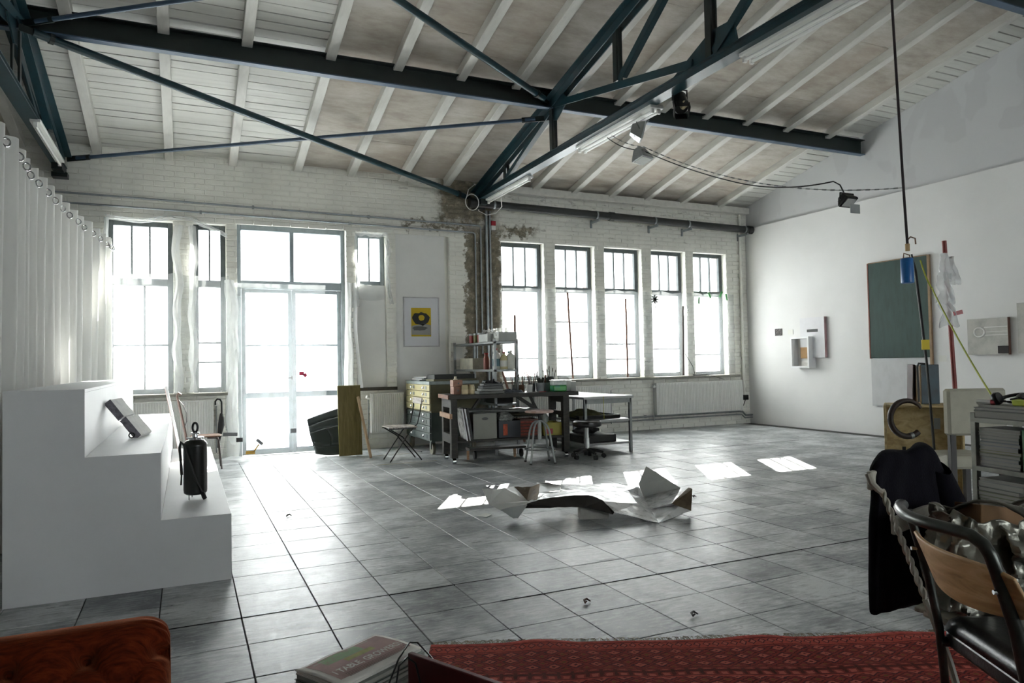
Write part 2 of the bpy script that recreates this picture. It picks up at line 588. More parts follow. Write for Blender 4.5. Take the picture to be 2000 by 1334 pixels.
for i in range(-9, 27):
    for j in range(-8, 20):
        x, y = 0.256 + i * T, 3.595 + j * T
        if x + T > XR + 0.05 or y + T > YB + 0.1 or x < -3.3: continue
        pj = project((x + T / 2, y + T / 2, 0))
        covered = (-0.95 < x and x + T < 0.27 and 4.7 < y and y + T < 8.9)
        if pj and -40 < pj[0] < 2040 and pj[1] < 1370 and not covered:
            d2 = (x + T / 2) ** 2 + (y + T / 2) ** 2 + 1.69
            hid = (pj[0] < 450 and pj[1] < 1130 and x < -0.2) or (pj[0] > 1720 and pj[1] > 900 and x > 3.0) or (pj[1] > 1265 and pj[0] > 850)
            cand.append((d2 + (1000 if hid else 0), x, y))
        else:
            rest.append((x, y))
cand.sort()
def tile_rot(): return (random.uniform(-.0012, .0012), random.uniform(-.0012, .0012), random.uniform(-.002, .002))
for d2, x, y in cand[:300]:
    o = bpy.data.objects.new('tile', TM)
    COL.objects.link(o)
    o.location = (x, y, random.uniform(-0.0012, 0.0))
    o.rotation_euler = tile_rot()
    attach(o, floor)
tm = MB()
for x, y in [(c[1], c[2]) for c in cand[300:]] + rest:
    b = tile_mesh('t', T, 0).mv((x, y, random.uniform(-0.0012, 0)))
    tm.add(b.v, b.f)
tag(tm.build('tile_field', M_FLOOR, floor), kind='stuff')
for (xa, xb, yy) in ((-.55, 1.84, 3.985), (1.55, 4.6, 3.595), (5.4, 8.7, 8.275)):
    MB().box(xa, xb, yy - .0045, yy + .0045, -.006, .0012).build('expansion_joint', flat('black_expansion_joint', '0e0e0e', .9), floor)

# ---- window wall with its openings
WIN_R = [(4.86, 5.68), (5.90, 6.70), (6.91, 7.72), (7.94, 8.73), (8.92, 9.73)]
Z0, Z1 = 0.98, 3.36
openings = [(-0.97, -0.16, .95, 3.36), (0.10, 0.53, .95, 3.36), (0.68, 2.25, -0.02, 3.40), (2.40, 2.88, 2.55, 3.37)] + [(a, b, Z0, Z1) for a, b in WIN_R]
recess = [(2.40, 2.88, 0.93, 2.55), (3.03, 3.93, 0.0, 3.40)]
def wall_cells(x0, x1, z0, z1, holes):
    xs = sorted({x0, x1, *[h[0] for h in holes], *[h[1] for h in holes]})
    zs = sorted({z0, z1, *[h[2] for h in holes], *[h[3] for h in holes]})
    xs = [x for x in xs if x0 <= x <= x1]; zs = [z for z in zs if z0 <= z <= z1]
    out = []
    for a, b in zip(xs, xs[1:]):
        for c, d in zip(zs, zs[1:]):
            mx, mz = (a + b) / 2, (c + d) / 2
            if not any(h[0] < mx < h[1] and h[2] < mz < h[3] for h in holes):
                out.append((a, b, c, d))
    return out
wb = MB()
for a, b, c, d in wall_cells(-7.5, 10.7, -0.05, 4.42, openings + recess):
    wb.box(a, b, YB + 0.008, YB + 0.42, c, d)
for a, b, c, d in recess:
    wb.box(a, b, YB + 0.09, YB + 0.42, c, d)
wall_back = tag(wb.build('wall_back', M_WALL), kind='structure')
MB().box(2.405, 2.875, YB + 0.075, YB + 0.095, 0.95, 2.54).build('plaster_panel', M_PANEL, wall_back)
MB().box(3.035, 3.86, YB + 0.045, YB + 0.095, 0.02, 3.39).build('plaster_panel', M_PANEL, wall_back)
MB().box(2.40, 3.03, YB - 0.01, YB + 0.05, 0.90, 0.95).build('broken_ledge', simple('dark_broken_ledge', '4a4740', 0.9), wall_back)

# ---- bricks: laid in running bond around the openings
CH, BL = 0.0785, 0.26
def brick(w, h, pr):
    e = 0.007
    return MB().add([(0, 0.01, 0), (w, 0.01, 0), (w, 0.01, h), (0, 0.01, h), (e, -pr, e), (w - e, -pr, e), (w - e, -pr, h - e), (e, -pr, h - e)],
                    [(4, 5, 6, 7), (0, 1, 5, 4), (1, 2, 6, 5), (2, 3, 7, 6), (3, 0, 4, 7)])
holes = openings + recess + [(4.17, 4.90, 0, 3.45), (-7.5, -2.6, 0, 5)]
BRICK_MESH = {}
shown, others = [], MB()
rng = random.Random(3)
full = []
for r in range(int(4.32 / CH)):
    z = r * CH
    x = -2.6 - (BL / 2 if r % 2 else 0)
    while x < XR:
        a, b = x + 0.003, min(x + BL - 0.005, XR)
        x += BL
        segs = [(a, b)]
        for h in holes:
            if h[2] < z + CH * 0.6 and h[3] > z + CH * 0.4:
                ns = []
                for (p, q) in segs:
                    if q <= h[0] or p >= h[1]: ns.append((p, q))
                    else:
                        if p < h[0]: ns.append((p, h[0]))
                        if q > h[1]: ns.append((h[1], q))
                segs = ns
        for (p, q) in segs:
            if q - p > 0.04: full.append((p, q, z))
vis = [f for f in full if f[0] > -0.95 and f[2] > 3.36 and f[1] < 10.2]
vis.sort(key=lambda f: (f[0] + f[1]) ** 2 / 4)
vset = set(vis[:300])
for (p, q, z) in full:
    pr = rng.choice((0.0, 0.001, 0.002, 0.004))
    w = round(q - p, 3)
    if (p, q, z) in vset:
        k = (w, pr)
        if k not in BRICK_MESH:
            BRICK_MESH[k] = brick(w, CH - 0.008, pr).mesh('brick', M_WALL)
        o = bpy.data.objects.new('brick', BRICK_MESH[k])
        COL.objects.link(o)
        o.location = (p, YB, z + rng.uniform(-.002, .002))
        o.rotation_euler = (0, rng.uniform(-.006, .006), 0)
        attach(o, wall_back)
    else:
        b = brick(w, CH - 0.008, pr).mv((p, YB, z))
        others.add(b.v, b.f)
tag(others.build('brickwork', M_WALL, wall_back), kind='stuff')

# ---- gable wall (right), left wall, rear wall with unseen windows added for fill light, roof
def gable(x0, x1, z0, ytop=YB + 0.42):
    pts = [(x0, -7.4, z0), (x0, ytop, z0), (x0, ytop, roof(ytop) + 0.1), (x0, RIDGE_Y, roof(RIDGE_Y) + 0.1), (x0, -7.4, roof(-7.4) + 0.1)]
    return MB().prism(pts, (x1 - x0, 0, 0))
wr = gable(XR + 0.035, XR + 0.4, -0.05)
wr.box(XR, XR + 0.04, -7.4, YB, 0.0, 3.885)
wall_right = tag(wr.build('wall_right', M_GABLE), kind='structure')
wall_left = tag(gable(-7.9, -7.5, -0.05).build('wall_left', M_PLASTER), kind='structure')
REAR_FILL = [(2.4, 5.0, 1.3, 3.7), (5.6, 9.8, 0.9, 3.7)]
wf = MB()
for a, b, c, d in wall_cells(-7.9, 10.7, -0.05, 4.42, REAR_FILL):
    wf.box(a, b, -7.4, -7.15, c, d)
wall_front = tag(wf.build('wall_front', M_PLASTER), kind='structure')
for i, (a, b, c, d) in enumerate(REAR_FILL):
    w = tag(thing('window_%d' % (i + 11), None, None, (a, -7.2, c)), kind='structure')
    fr = MB()
    for k in range(5):
        xx = a + (b - a) * k / 4
        fr.box(xx - 0.03, xx + 0.03, -7.32, -7.24, c, d)
    for zz in (c, (c + d) / 2, d):
        fr.box(a, b, -7.31, -7.25, zz - 0.03, zz + 0.03)
    fr.build('window_frame', M_FRAME, w)
    MB().box(a, b, -7.285, -7.28, c, d).build('pane', M_CLEAR, w)

ce = MB()
for ya, yb in ((RIDGE_Y, YB + 0.42), (-7.4, RIDGE_Y)):
    za, zb = roof(ya), roof(yb)
    ce.add([(-7.9, ya, za + .03), (10.7, ya, za + .03), (10.7, yb, zb + .03), (-7.9, yb, zb + .03), (-7.9, ya, za + .2), (10.7, ya, za + .2), (10.7, yb, zb + .2), (-7.9, yb, zb + .2)],
           [(0, 1, 2, 3), (4, 7, 6, 5), (0, 4, 5, 1), (1, 5, 6, 2), (2, 6, 7, 3), (3, 7, 4, 0)])
ceiling = tag(ce.build('ceiling', M_GAP), kind='structure')
def slope_slab(x0, x1, ya, yb, t0, t1):
    """slab hugging the roof pitch: underside t0 below, top t1 below the roof line"""
    za, zb = roof(ya), roof(yb)
    return MB().add([(x0, ya, za - t0), (x1, ya, za - t0), (x1, yb, zb - t0), (x0, yb, zb - t0), (x0, ya, za - t1), (x1, ya, za - t1), (x1, yb, zb - t1), (x0, yb, zb - t1)],
                    [(0, 3, 2, 1), (4, 5, 6, 7), (0, 1, 5, 4), (1, 2, 6, 5), (2, 3, 7, 6), (3, 0, 4, 7)])
RAFT = [-6.9, -6.1, -5.3, -4.5, -3.65, -2.8, -1.95, -1.08, -0.20, 0.63, 1.54, 2.34, 3.15, 3.91, 4.70, 5.47, 6.23, 7.0, 7.77, 8.59, 9.50]
for k, x in enumerate(RAFT):
    m = slope_slab(x - 0.058, x + 0.058, RIDGE_Y - 0.02, YB + 0.05, 0.115, -0.03)
    b = slope_slab(x - 0.058, x + 0.058, -7.2, RIDGE_Y + 0.02, 0.115, -0.03)
    m.add(b.v, b.f)
    m.build('rafter', M_RAFTER, ceiling, bevel=0.006, seg=1)
edges = [-7.5] + RAFT + [XR + 0.03]
rng = random.Random(5)
for k in range(len(edges) - 1):
    a, b = edges[k], edges[k + 1]
    a += 0.05 if k else 0; b -= 0.05 if k < len(RAFT) else 0
    boards = (k in (7, 8, 9, 10)) or k == len(edges) - 2
    y = YB + 0.05
    if boards:
        while y > 4.3:
            w = 0.145 + rng.uniform(-.012, .012) if k < 12 else rng.uniform(.12, .2)
            g = 0.008 + (rng.random() < .3) * 0.007 if k < 12 else 0.02
            slope_slab(a - 0.01, b + 0.01, y - w + g, y, rng.uniform(-.001, .006), -0.022).build('ceiling_board', M_BOARD, ceiling)
            y -= w
        y1 = y
    else:
        y1 = YB + 0.05
    L = 1.25
    off = rng.uniform(0.3, 1.2)
    yy = y1
    first = True
    while yy > RIDGE_Y + 0.01:
        ln = off if first else L
        first = False
        y0 = max(yy - ln, RIDGE_Y)
        slope_slab(a - 0.01, b + 0.01, y0 + 0.003, yy, rng.uniform(-.001, .004), -0.022).build('ceiling_panel', M_CEILPAN if not boards else M_BOARD, ceiling)
        yy = y0
    slope_slab(a - 0.01, b + 0.01, -7.2, RIDGE_Y, 0.0, -0.022).build('ceiling_panel', M_CEILPAN, ceiling)

# ---- windows of the photograph
def window(n, x0, x1, z0, z1, zt, ups, lowbars, lowv, matf, yf=YB + 0.14, y1=0.05):
    w = tag(thing('window_%d' % n, None, None, (x0, yf, z0)), kind='structure')
    fr = MB()
    t = 0.07
    fr.box(x0, x0 + t, yf, yf + 0.07, z0, z1); fr.box(x1 - t, x1, yf, yf + 0.07, z0, z1)
    fr.box(x0 + t, x1 - t, yf, yf + 0.07, z0, z0 + t); fr.box(x0 + t, x1 - t, yf, yf + 0.07, z1 - t, z1)
    fr.build('window_frame', matf, w, bevel=0.006, seg=1)
    if zt:
        MB().box(x0 + t, x1 - t, yf - 0.02, yf + 0.07, zt - 0.05, zt + 0.05).build('transom', matf, w, bevel=0.006, seg=1)
    xs = [x0 + t + (x1 - x0 - 2 * t) * k / (ups + 1) for k in range(ups + 2)]
    for k in range(1, ups + 1):
        MB().box(xs[k] - 0.011, xs[k] + 0.011, yf + 0.01, yf + 0.05, (zt or z0) + 0.05, z1 - t).build('muntin', matf, w)
    lo = (zt + 0.05) if zt else z0 + t
    for k in range(ups + 1):
        MB().box(xs[k], xs[k + 1], yf + 0.032, yf + 0.037, lo, z1 - t).build('pane', M_CLEAR, w)
    if zt:
        for z in lowbars:
            MB().box(x0 + t, x1 - t, yf + 0.0, yf + 0.06, z - 0.012, z + 0.012).build('glazing_bar', matf, w)
        for x in lowv:
            MB().box(x - 0.012, x + 0.012, yf + 0.0, yf + 0.06, z0 + t, zt - 0.05).build('glazing_bar', matf, w)
        zz = [z0 + t] + sorted(lowbars) + [zt - 0.05]
        for a, b in zip(zz, zz[1:]):
            MB().box(x0 + t, x1 - t, yf + 0.032, yf + 0.037, a, b).build('pane', M_FROST, w)
    return w
window(1, -0.97, -0.16, .95, 3.36, 2.51, 2, [1.63], [-0.52], M_FRAME)
window(2, 0.10, 0.53, .95, 3.36, 2.51, 1, [1.38, 1.66], [], M_FRAME)
window(3, 2.40, 2.88, 2.55, 3.37, None, 1, [], [], M_FRAMEL)
for k, (a, b) in enumerate(WIN_R):
    window(4 + k, a, b, Z0, Z1, 2.57, 2, [[1.36], [1.36, 2.0], [1.32, 1.6], [1.5], [1.38]][k], [], M_FRAME)
for k, (a, b) in enumerate(WIN_R):
    MB().box(b - 0.004, b + 0.03, YB + 0.22, YB + 0.43, Z0, Z1).build('outer_reveal', M_BRICKO, bpy.data.objects['window_%d' % (4 + k)])
# sills
tag(MB().box(-1.05, 0.55, YB - 0.07, YB + 0.14, 0.905, 0.945).build('trim_1', simple('stone_sill', '8a8880', 0.7), bevel=0.004), kind='structure')
tag(MB().box(4.80, 9.95, YB - 0.08, YB + 0.14, 0.935, 0.975).build('trim_2', MATS['stone_sill'], bevel=0.004), kind='structure')

# ---- double door with transom lights
door = tag(thing('door_1', None, None, (1.465, YB + 0.14, 0)), kind='structure')
yf = YB + 0.13
d = MB()
d.box(0.68, 0.74, yf, yf + .09, 0, 3.40); d.box(2.19, 2.25, yf, yf + .09, 0, 3.40); d.box(0.74, 2.19, yf, yf + .09, 3.32, 3.40)
d.box(0.74, 2.19, yf - .01, yf + .09, 2.455, 2.575); d.box(1.43, 1.49, yf, yf + .09, 2.575, 3.32)
d.build('door_frame', M_FRAMEL, door, bevel=0.006, seg=1)
for a, b in ((0.74, 1.43), (1.49, 2.19)):
    MB().box(a, b, yf + .04, yf + .046, 2.575, 3.32).build('pane', M_CLEAR, door)
for a, b in ((0.745, 1.455), (1.46, 2.185)):
    lf = MB()
    s = 0.055
    lf.box(a, a + s, yf + .02, yf + .07, 0.01, 2.45); lf.box(b - s, b, yf + .02, yf + .07, 0.01, 2.45)
    lf.box(a + s, b - s, yf + .02, yf + .07, 0.01, 0.09); lf.box(a + s, b - s, yf + .02, yf + .07, 2.40, 2.45)
    lf.box(a + s, b - s, yf + .02, yf + .07, 0.84, 0.92); lf.box(a + s, b - s, yf + .02, yf + .07, 1.60, 1.63)
    leaf = lf.build('door_leaf', M_FRAMEL, door, bevel=0.004, seg=1)
    for c, e in ((0.09, 0.84), (0.92, 1.60), (1.63, 2.40)):
        MB().box(a + s, b - s, yf + .042, yf + .048, c, e).build('pane', M_FROST, leaf)
MB().box(1.37, 1.45, yf - .03, yf - .015, 1.12, 1.135).box(1.435, 1.45, yf - .03, yf + .02, 1.10, 1.155).build('door_handle', M_BLACK, door)

# ================================================================== ROOF STEELWORK
def truss(x, label, near=True):
    """Polonceau-like roof truss spanning front to back at this x"""
    t = thing('roof_truss', label, 'truss', (x, 1.9, 3.95))
    top = lambda y: 4.085 + 0.226 * (10.85 - y)
    def tc(ya, yb):
        m = MB()
        for s in (-1, 1):                     # a pair of angle sections
            m.beam((x + s * .045, ya, top(ya)), (x + s * .045, yb, top(yb)), 0.012, 0.11)
            m.beam((x + s * .085, ya, top(ya) + .05), (x + s * .085, yb, top(yb) + .05), 0.085, 0.012)
        return m
    tc(10.9, RIDGE_Y).build('top_chord', M_STEEL, t)
    m = MB()
    mir = lambda y: 2 * RIDGE_Y - y
    for s in (-1, 1):
        m.beam((x + s * .045, mir(10.9), top(10.9)), (x + s * .045, RIDGE_Y, top(RIDGE_Y)), 0.012, 0.11)
        m.beam((x + s * .085, mir(10.9), top(10.9) + .05), (x + s * .085, RIDGE_Y, top(RIDGE_Y) + .05), 0.085, 0.012)
    m.build('top_chord', M_STEEL, t)
    MB().box(x - .012, x + .012, -7.1, 10.92, 3.975, 4.065).box(x - .075, x + .075, -7.1, 10.92, 3.963, 3.977).box(x - .05, x + .05, -7.1, 10.92, 4.06, 4.07).build('bottom_chord', M_STEEL, t)
    def post(y, z0, z1, w=0.075):
        MB().beam((x - .03, y, z0), (x - .03, y, z1), 0.02, w, (0, 1, 0)).beam((x + .03, y, z0), (x + .03, y, z1), 0.02, w, (0, 1, 0)).build('post', M_STEELD, t)
    def strut(p, q, w=0.075):
        MB().beam((x - .025, *p), (x - .025, *q), 0.012, w).beam((x + .045, p[0], p[1] + w / 2), (x + .045, q[0], q[1] + w / 2), 0.08, 0.012).build('strut', M_STEEL, t)
    for f in ((lambda y: y), mir):
        post(f(8.2), 4.06, 4.62); post(f(9.72), 4.06, 4.28, 0.06); post(f(6.65), 4.42, top(6.65), 0.075); post(f(5.1), 4.06, top(5.1), 0.08)
        strut((f(8.1), 4.66), (f(5.35), 4.11), 0.085)
        strut((f(8.25), 4.6), (f(9.7), 4.09), 0.06)
        strut((f(6.6), 4.42), (f(5.3), top(5.3) - 0.05), 0.08)
        strut((f(5.05), 4.1), (f(2.3), top(2.3) - 0.05), 0.09)
        g = MB()
        g.prism([(x - .008, f(8.42), 4.55), (x - .008, f(8.42), 4.78), (x - .008, f(8.0), 4.82), (x - .008, f(7.78), 4.62), (x - .008, f(8.1), 4.45)], (.016, 0, 0))
        g.build('gusset_plate', M_STEEL, t)
        g = MB().prism([(x - .008, f(5.72), 4.07), (x - .008, f(5.35), 4.22), (x - .008, f(5.1), 4.32), (x - .008, f(4.8), 4.3), (x - .008, f(4.75), 4.07)], (.016, 0, 0))
        g.build('gusset_plate', M_STEEL, t)
        MB().box(x - .06, x + .06, min(f(10.6), f(10.96)), max(f(10.6), f(10.96)), 3.88, 3.97).box(x - .09, x + .09, min(f(10.8), f(10.96)), max(f(10.8), f(10.96)), 3.83, 3.89).build('bearing_foot', M_STEELD, t)
    return t
truss(4.42, 'dark teal steel roof truss hung with strip lights, centre right of the ceiling')
truss(-1.49, 'dark teal steel roof truss above the white curtain at left edge')

def purlin(y, label, zt):
    t = thing('steel_beam', label, 'beam', (4.4, y, zt - .25), group='purlins under the rafters')
    MB().box(-7.4, XR + .03, y - .006, y + .006, zt - .24, zt).build('web', M_STEELD, t)
    MB().box(-7.4, XR + .03, y - .085, y + .012, zt - .252, zt - .238).build('bottom_flange', M_STEELB, t)  # window reflection put into the colour: bluer and paler than the dark web
    MB().box(-7.4, XR + .03, y - .085, y + .012, zt - .012, zt).build('top_flange', M_STEELD, t)
purlin(8.26, 'long dark steel purlin crossing the whole ceiling below the rafters', 4.885)
purlin(5.05, 'dark steel purlin cut off at the top right corner of the picture', 5.60)

def brace(p, q, r, mat, label, name='tie_rod', cat='rod'):
    t = thing(name, label, cat, ((p[0] + q[0]) / 2, (p[1] + q[1]) / 2, (p[2] + q[2]) / 2))
    p, q = Vector(p), Vector(q)
    d = (q - p).normalized()
    MB().tube([p + d * .12, q - d * .12], r, 10).build('rod', mat, t, smooth=True)
    for e, s in ((p, 1), (q, -1)):
        MB().beam(e, e + d * s * .3, 0.012, 0.07).build('end_plate', M_STEELD, t)
        MB().tube([e + d * s * .26, e + d * s * .30], r * 1.35, 8).build('turnbuckle', M_STEELD, t)
brace((-1.45, 8.1, 4.62), (4.30, 10.92, 4.03), 0.042, M_STEEL, 'thick dark green wind brace tube running down to the truss foot')
brace((-1.42, 10.93, 4.10), (4.38, 8.38, 4.56), 0.024, M_STEELB, 'thin blue-grey tie rod rising from curtain corner to truss node')
brace((-1.45, 5.0, 5.34), (4.36, 8.2, 4.72), 0.042, M_STEEL, 'thick dark green wind brace tube entering from the top of the ceiling')
brace((-1.42, 8.15, 4.68), (4.38, 5.15, 5.33), 0.024, M_STEELB, 'blue-grey tie rod along the top left of the ceiling')

# white boxed beam over the right windows and pipes on the window wall
t = thing('boxed_beam', 'white painted timber beam under the rafters above right windows', 'beam', (7.6, YB - .06, 4.2))
MB().box(5.0, XR - .005, YB - .14, YB - .012, 4.165, 4.285).build('beam', M_RAFTER, t, bevel=0.01)

t = thing('waste_pipe', 'black waste pipe running along wall above the right windows', 'pipe', (7.2, YB - .2, 3.9))
MB().tube([(4.22, YB - .2, 3.92), (10.2, YB - .2, 3.83)], 0.068, 16).build('pipe', M_PIPE, t, smooth=True)
for x in (4.22, 6.9, 10.12):
    z = 3.92 - (x - 4.22) * .015
    MB().tube([(x, YB - .2, z), (x + .1, YB - .2, z - .001)], 0.08, 16).build('collar', M_PIPE, t, smooth=True)
for x in (4.62, 6.6, 7.85, 8.62, 10.0):
    z = 3.92 - (x - 4.22) * .015
    MB().tube([(x + .02, YB - .2, z), (x + .05, YB - .2, z)], 0.074, 16).build('clamp', M_GALV, t, smooth=True)
    if x > 5:
        MB().box(x + .02, x + .05, YB - .3, YB, z - .125, z - .085).box(x + .02, x + .05, YB - .03, YB, z - .2, z - .06).build('bracket', M_GALV, t)

def conduit(name, label, path, r, cat='pipe', clips=(), mat=None):
    t = thing(name, label, cat, path[0])
    MB().tube(path, r, 10).build('pipe', mat or M_GALV, t, smooth=True)
    for c in clips:
        MB().obox(c, (.03, .035, .05)).build('clip', M_GREYM, t)
    return t
yc = YB - .035
conduit('conduit', 'upper galvanised conduit along brick wall above door, turning down by pier', [(-2.2, yc, 3.665), (4.44, yc, 3.585), (4.475, yc, 3.57), (4.48, yc, 3.53), (4.48, yc, 1.45)], .014,
        clips=[(0.9, yc, 3.63), (2.6, yc, 3.608), (3.9, yc, 3.59), (4.48, yc, 3.25), (4.48, yc, 2.3)])
conduit('conduit', 'lower galvanised conduit along brick wall just over the door head', [(-2.2, yc, 3.53), (4.34, yc, 3.462), (4.375, yc, 3.445), (4.38, yc, 3.40), (4.38, yc, 1.3)], .014,
        clips=[(0.2, yc, 3.505), (2.3, yc, 3.483), (3.6, yc, 3.47), (4.38, yc, 3.2), (4.38, yc, 2.2)])
conduit('riser_pipe', 'left of two tall grey riser pipes beside the right windows', [(4.575, YB - .06, 0.02), (4.575, YB - .06, 3.84)], .024, clips=[(4.575, YB - .03, 2.0), (4.575, YB - .03, 3.3)])
conduit('riser_pipe', 'right of two tall grey riser pipes, nearest the window edge', [(4.64, YB - .05, 0.02), (4.64, YB - .05, 3.84)], .018, clips=[(4.64, YB - .03, 2.1), (4.64, YB - .03, 3.2)])
conduit('corner_pipe', 'grey pipe running down the far right corner of room', [(10.06, YB - .04, 0.5), (10.06, YB - .04, 4.16)], .028, clips=[(10.06, YB - .02, 1.3), (10.06, YB - .02, 2.9)], mat=M_WALL)
conduit('heating_pipe', 'grey heating pipe low along wall below right radiator', [(5.9, YB - .05, .25), (9.9, YB - .05, .25), (10.0, YB - .05, .24), (10.05, YB - .08, .17), (10.22, YB - .08, .17)], .018, clips=[(7.7, YB - .03, .25), (9.7, YB - .03, .25)], mat=M_GREYM)
conduit('heating_pipe', 'lower grey heating pipe just above floor along right wall foot', [(5.9, YB - .05, .19), (9.85, YB - .05, .19), (9.98, YB - .05, .18), (10.03, YB - .08, .12), (10.22, YB - .08, .12)], .014, mat=M_GREYM)
t = thing('socket_box', 'small black socket box on corner pipe near the floor', 'socket', (10.06, YB - .1, .52))
MB().box(10.0, 10.12, YB - .1, YB - .045, .47, .57).build('box', M_BLACK, t, bevel=.006)
MB().tube([(10.04, YB - .09, .47), (9.99, YB - .1, .38), (9.94, YB - .1, .31)], .008, 6).build('cable', M_RUBBER, t)
t = thing('alarm_sounder', 'small red and white alarm sounder below the black pipe', 'alarm', (4.71, YB - .05, 3.6))
MB().box(4.67, 4.75, YB - .06, YB, 3.60, 3.68).build('red_cap', flat('alarm_red', 'a01a28', .4), t, bevel=.008)
MB().prism([(4.67, YB - .055, 3.60), (4.75, YB - .055, 3.60), (4.75, YB - .055, 3.53), (4.67, YB - .055, 3.53)], (0, .055, 0)).build('white_base', M_WHITE, t, bevel=.006)
ang = [2 * PI * k / 28 for k in range(28)]
t = thing('white_cable', 'white cable looped in a ring beside the truss foot', 'cable', (4.3, YB - .3, 3.88))
MB().tube([(4.22 + .115 * math.cos(a), YB - .33, 3.90 + .13 * math.sin(a)) for a in ang], .0065, 6, closed=True).build('ring', M_WHITE, t, smooth=True)
MB().tube([(4.12, YB - .33, 3.96), (4.16, YB - .33, 4.1), (4.28, YB - .3, 4.2), (4.38, YB - .25, 4.19)], .006, 6).build('tail', M_WHITE, t, smooth=True)
MB().tube([(4.56, 10.2, 4.07), (4.58, 10.3, 3.95), (4.66, 10.45, 3.82), (4.62, 10.6, 3.74), (4.5, 10.7, 3.72), (4.4, 10.8, 3.8), (4.4, 10.88, 3.95)], .007, 6).build('drop', M_WHITE, t, smooth=True)

# ---- strip lights under the trusses
def strip_light(x, y0, y1, z, n, label):
    t = thing('strip_light', label, 'strip light', (x, (y0 + y1) / 2, z), group='strip lights on trusses')
    w = 0.05 if n == 1 else 0.085
    MB().box(x - w, x + w, y0, y1, z - .005, z + .03).build('housing', M_WHITE, t, bevel=.006)
    for k in range(n):
        xx = x + (k - (n - 1) / 2) * .08
        MB().tube([(xx, y0 + .04, z - .035), (xx, y1 - .04, z - .035)], .015, 10).build('tube', flat('unlit_fluorescent_tube', 'e8e9e6', .25), t, smooth=True)
        for yy in (y0 + .02, y1 - .04):
            MB().box(xx - .018, xx + .018, yy, yy + .025, z - .055, z).build('lamp_holder', M_WHITE, t)
    for yy in (y0 + .3, y1 - .3):
        MB().tube([(x, yy, z + .03), (x, yy, z + .09)], .004, 5).build('hanger', M_GREYM, t)
strip_light(4.49, 9.05, 10.62, 3.94, 1, 'single white strip light on the truss just above black pipe')
strip_light(4.50, 6.05, 7.62, 3.94, 2, 'twin-tube white strip light in the middle of the centre truss')
strip_light(4.50, 3.2, 4.75, 3.94, 2, 'twin-tube white strip light at the top edge of the centre truss')
strip_light(-1.44, 8.85, 10.5, 3.94, 1, 'single white strip light on the truss above the curtain')

# ---- flood lights, cable and chain
def flood(name, label, c, head, mat, face, yaw, pitch, yoke=True):
    """box flood light: housing, reflector glass, yoke"""
    t = thing(name, label, 'flood light', c)
    R = RZ(yaw) @ RX_(pitch)
    w, h, d = head
    hs = MB().prism([(-w / 2, 0, -h / 2), (w / 2, 0, -h / 2), (w / 2, 0, h / 2), (-w / 2, 0, h / 2)], (0, .02, 0))
    hs.add([(-w / 2, .02, -h / 2), (w / 2, .02, -h / 2), (w / 2, .02, h / 2), (-w / 2, .02, h / 2), (-w * .28, d, -h * .25), (w * .28, d, -h * .25), (w * .28, d, h * .25), (-w * .28, d, h * .25)],
           [(0, 1, 5, 4), (1, 2, 6, 5), (2, 3, 7, 6), (3, 0, 4, 7), (4, 5, 6, 7)])
    hs.xf(R).mv(c).build('housing', mat, t, bevel=.004)
    MB().box(-w / 2 + .015, w / 2 - .015, -.006, .004, -h / 2 + .015, h / 2 - .015).xf(R).mv(c).build('reflector_glass', face, t)
    for k in range(3):
        MB().box(-w * .3, w * .3, d * .45 + k * .012, d * .45 + k * .012 + .004, -h * .42, h * .42).xf(R).mv(c).build('cooling_fin', mat, t)
    if yoke:
        MB().tube([Vector(c) + R @ Vector((-w / 2 - .01, d * .4, 0)), Vector(c) + Vector((-w / 2 - .01, .02, h * .75)), Vector(c) + Vector((w / 2 + .01, .02, h * .75)), Vector(c) + R @ Vector((w / 2 + .01, d * .4, 0))], .007, 6).build('yoke', M_GREYM if mat is not M_BLACK else M_BLACK, t)
    return t
M_REFL = simple('bright_reflector', 'e6e6e2', .2, .6, var=.03)
flood('flood_light', 'silver flood light clamped under the centre truss, beside strip light', (4.58, 6.42, 3.80), (.17, .2, .14), M_SILVER, M_REFL, 1.1, .25)
flood('flood_light', 'silver pyramid flood light dangling from the chain and cable', (4.66, 6.55, 3.53), (.2, .16, .15), M_SILVER, M_REFL, .3, 1.25, yoke=False)
flood('flood_light', 'black flood light with clear pane hanging in front of gable wall', (5.12, 4.25, 2.60), (.135, .11, .09), M_BLACK, M_REFL, .0, .9)
MB().box(5.03, 5.14, 4.16, 4.166, 2.49, 2.565).build('lamp_shield', M_GREYM, bpy.data.objects['flood_light.002'])
t = thing('theatre_spot', 'black theatre spotlight with barn doors clamped to centre truss', 'spotlight', (4.55, 5.75, 3.9))
R = RZ(-.5) @ RX_(.9)
MB().lathe([(.05, -.1), (.075, -.08), (.075, .1), (.06, .12)], 16, rot=R @ RX_(PI / 2)).mv((4.56, 5.75, 3.9)).build('body', M_BLACK, t, smooth=True)
for a in range(4):
    MB().box(-.06, .06, -.19, -.1, .07, .076).xf(R @ RY_(a * PI / 2)).mv((4.56, 5.75, 3.9)).build('barn_door', M_BLACK, t)
MB().tube([(4.47, 5.75, 3.9), (4.47, 5.75, 4.03), (4.65, 5.75, 4.03), (4.65, 5.75, 3.9)], .01, 6).build('yoke', M_BLACK, t)
MB().lathe([(.03, 0), (.035, .06), (.03, .065)], 12, rot=RX_(1.2)).mv((4.53, 5.68, 3.82)).build('lamp_socket', simple('brass_socket', 'b8a888', .4, .5), t, smooth=True)

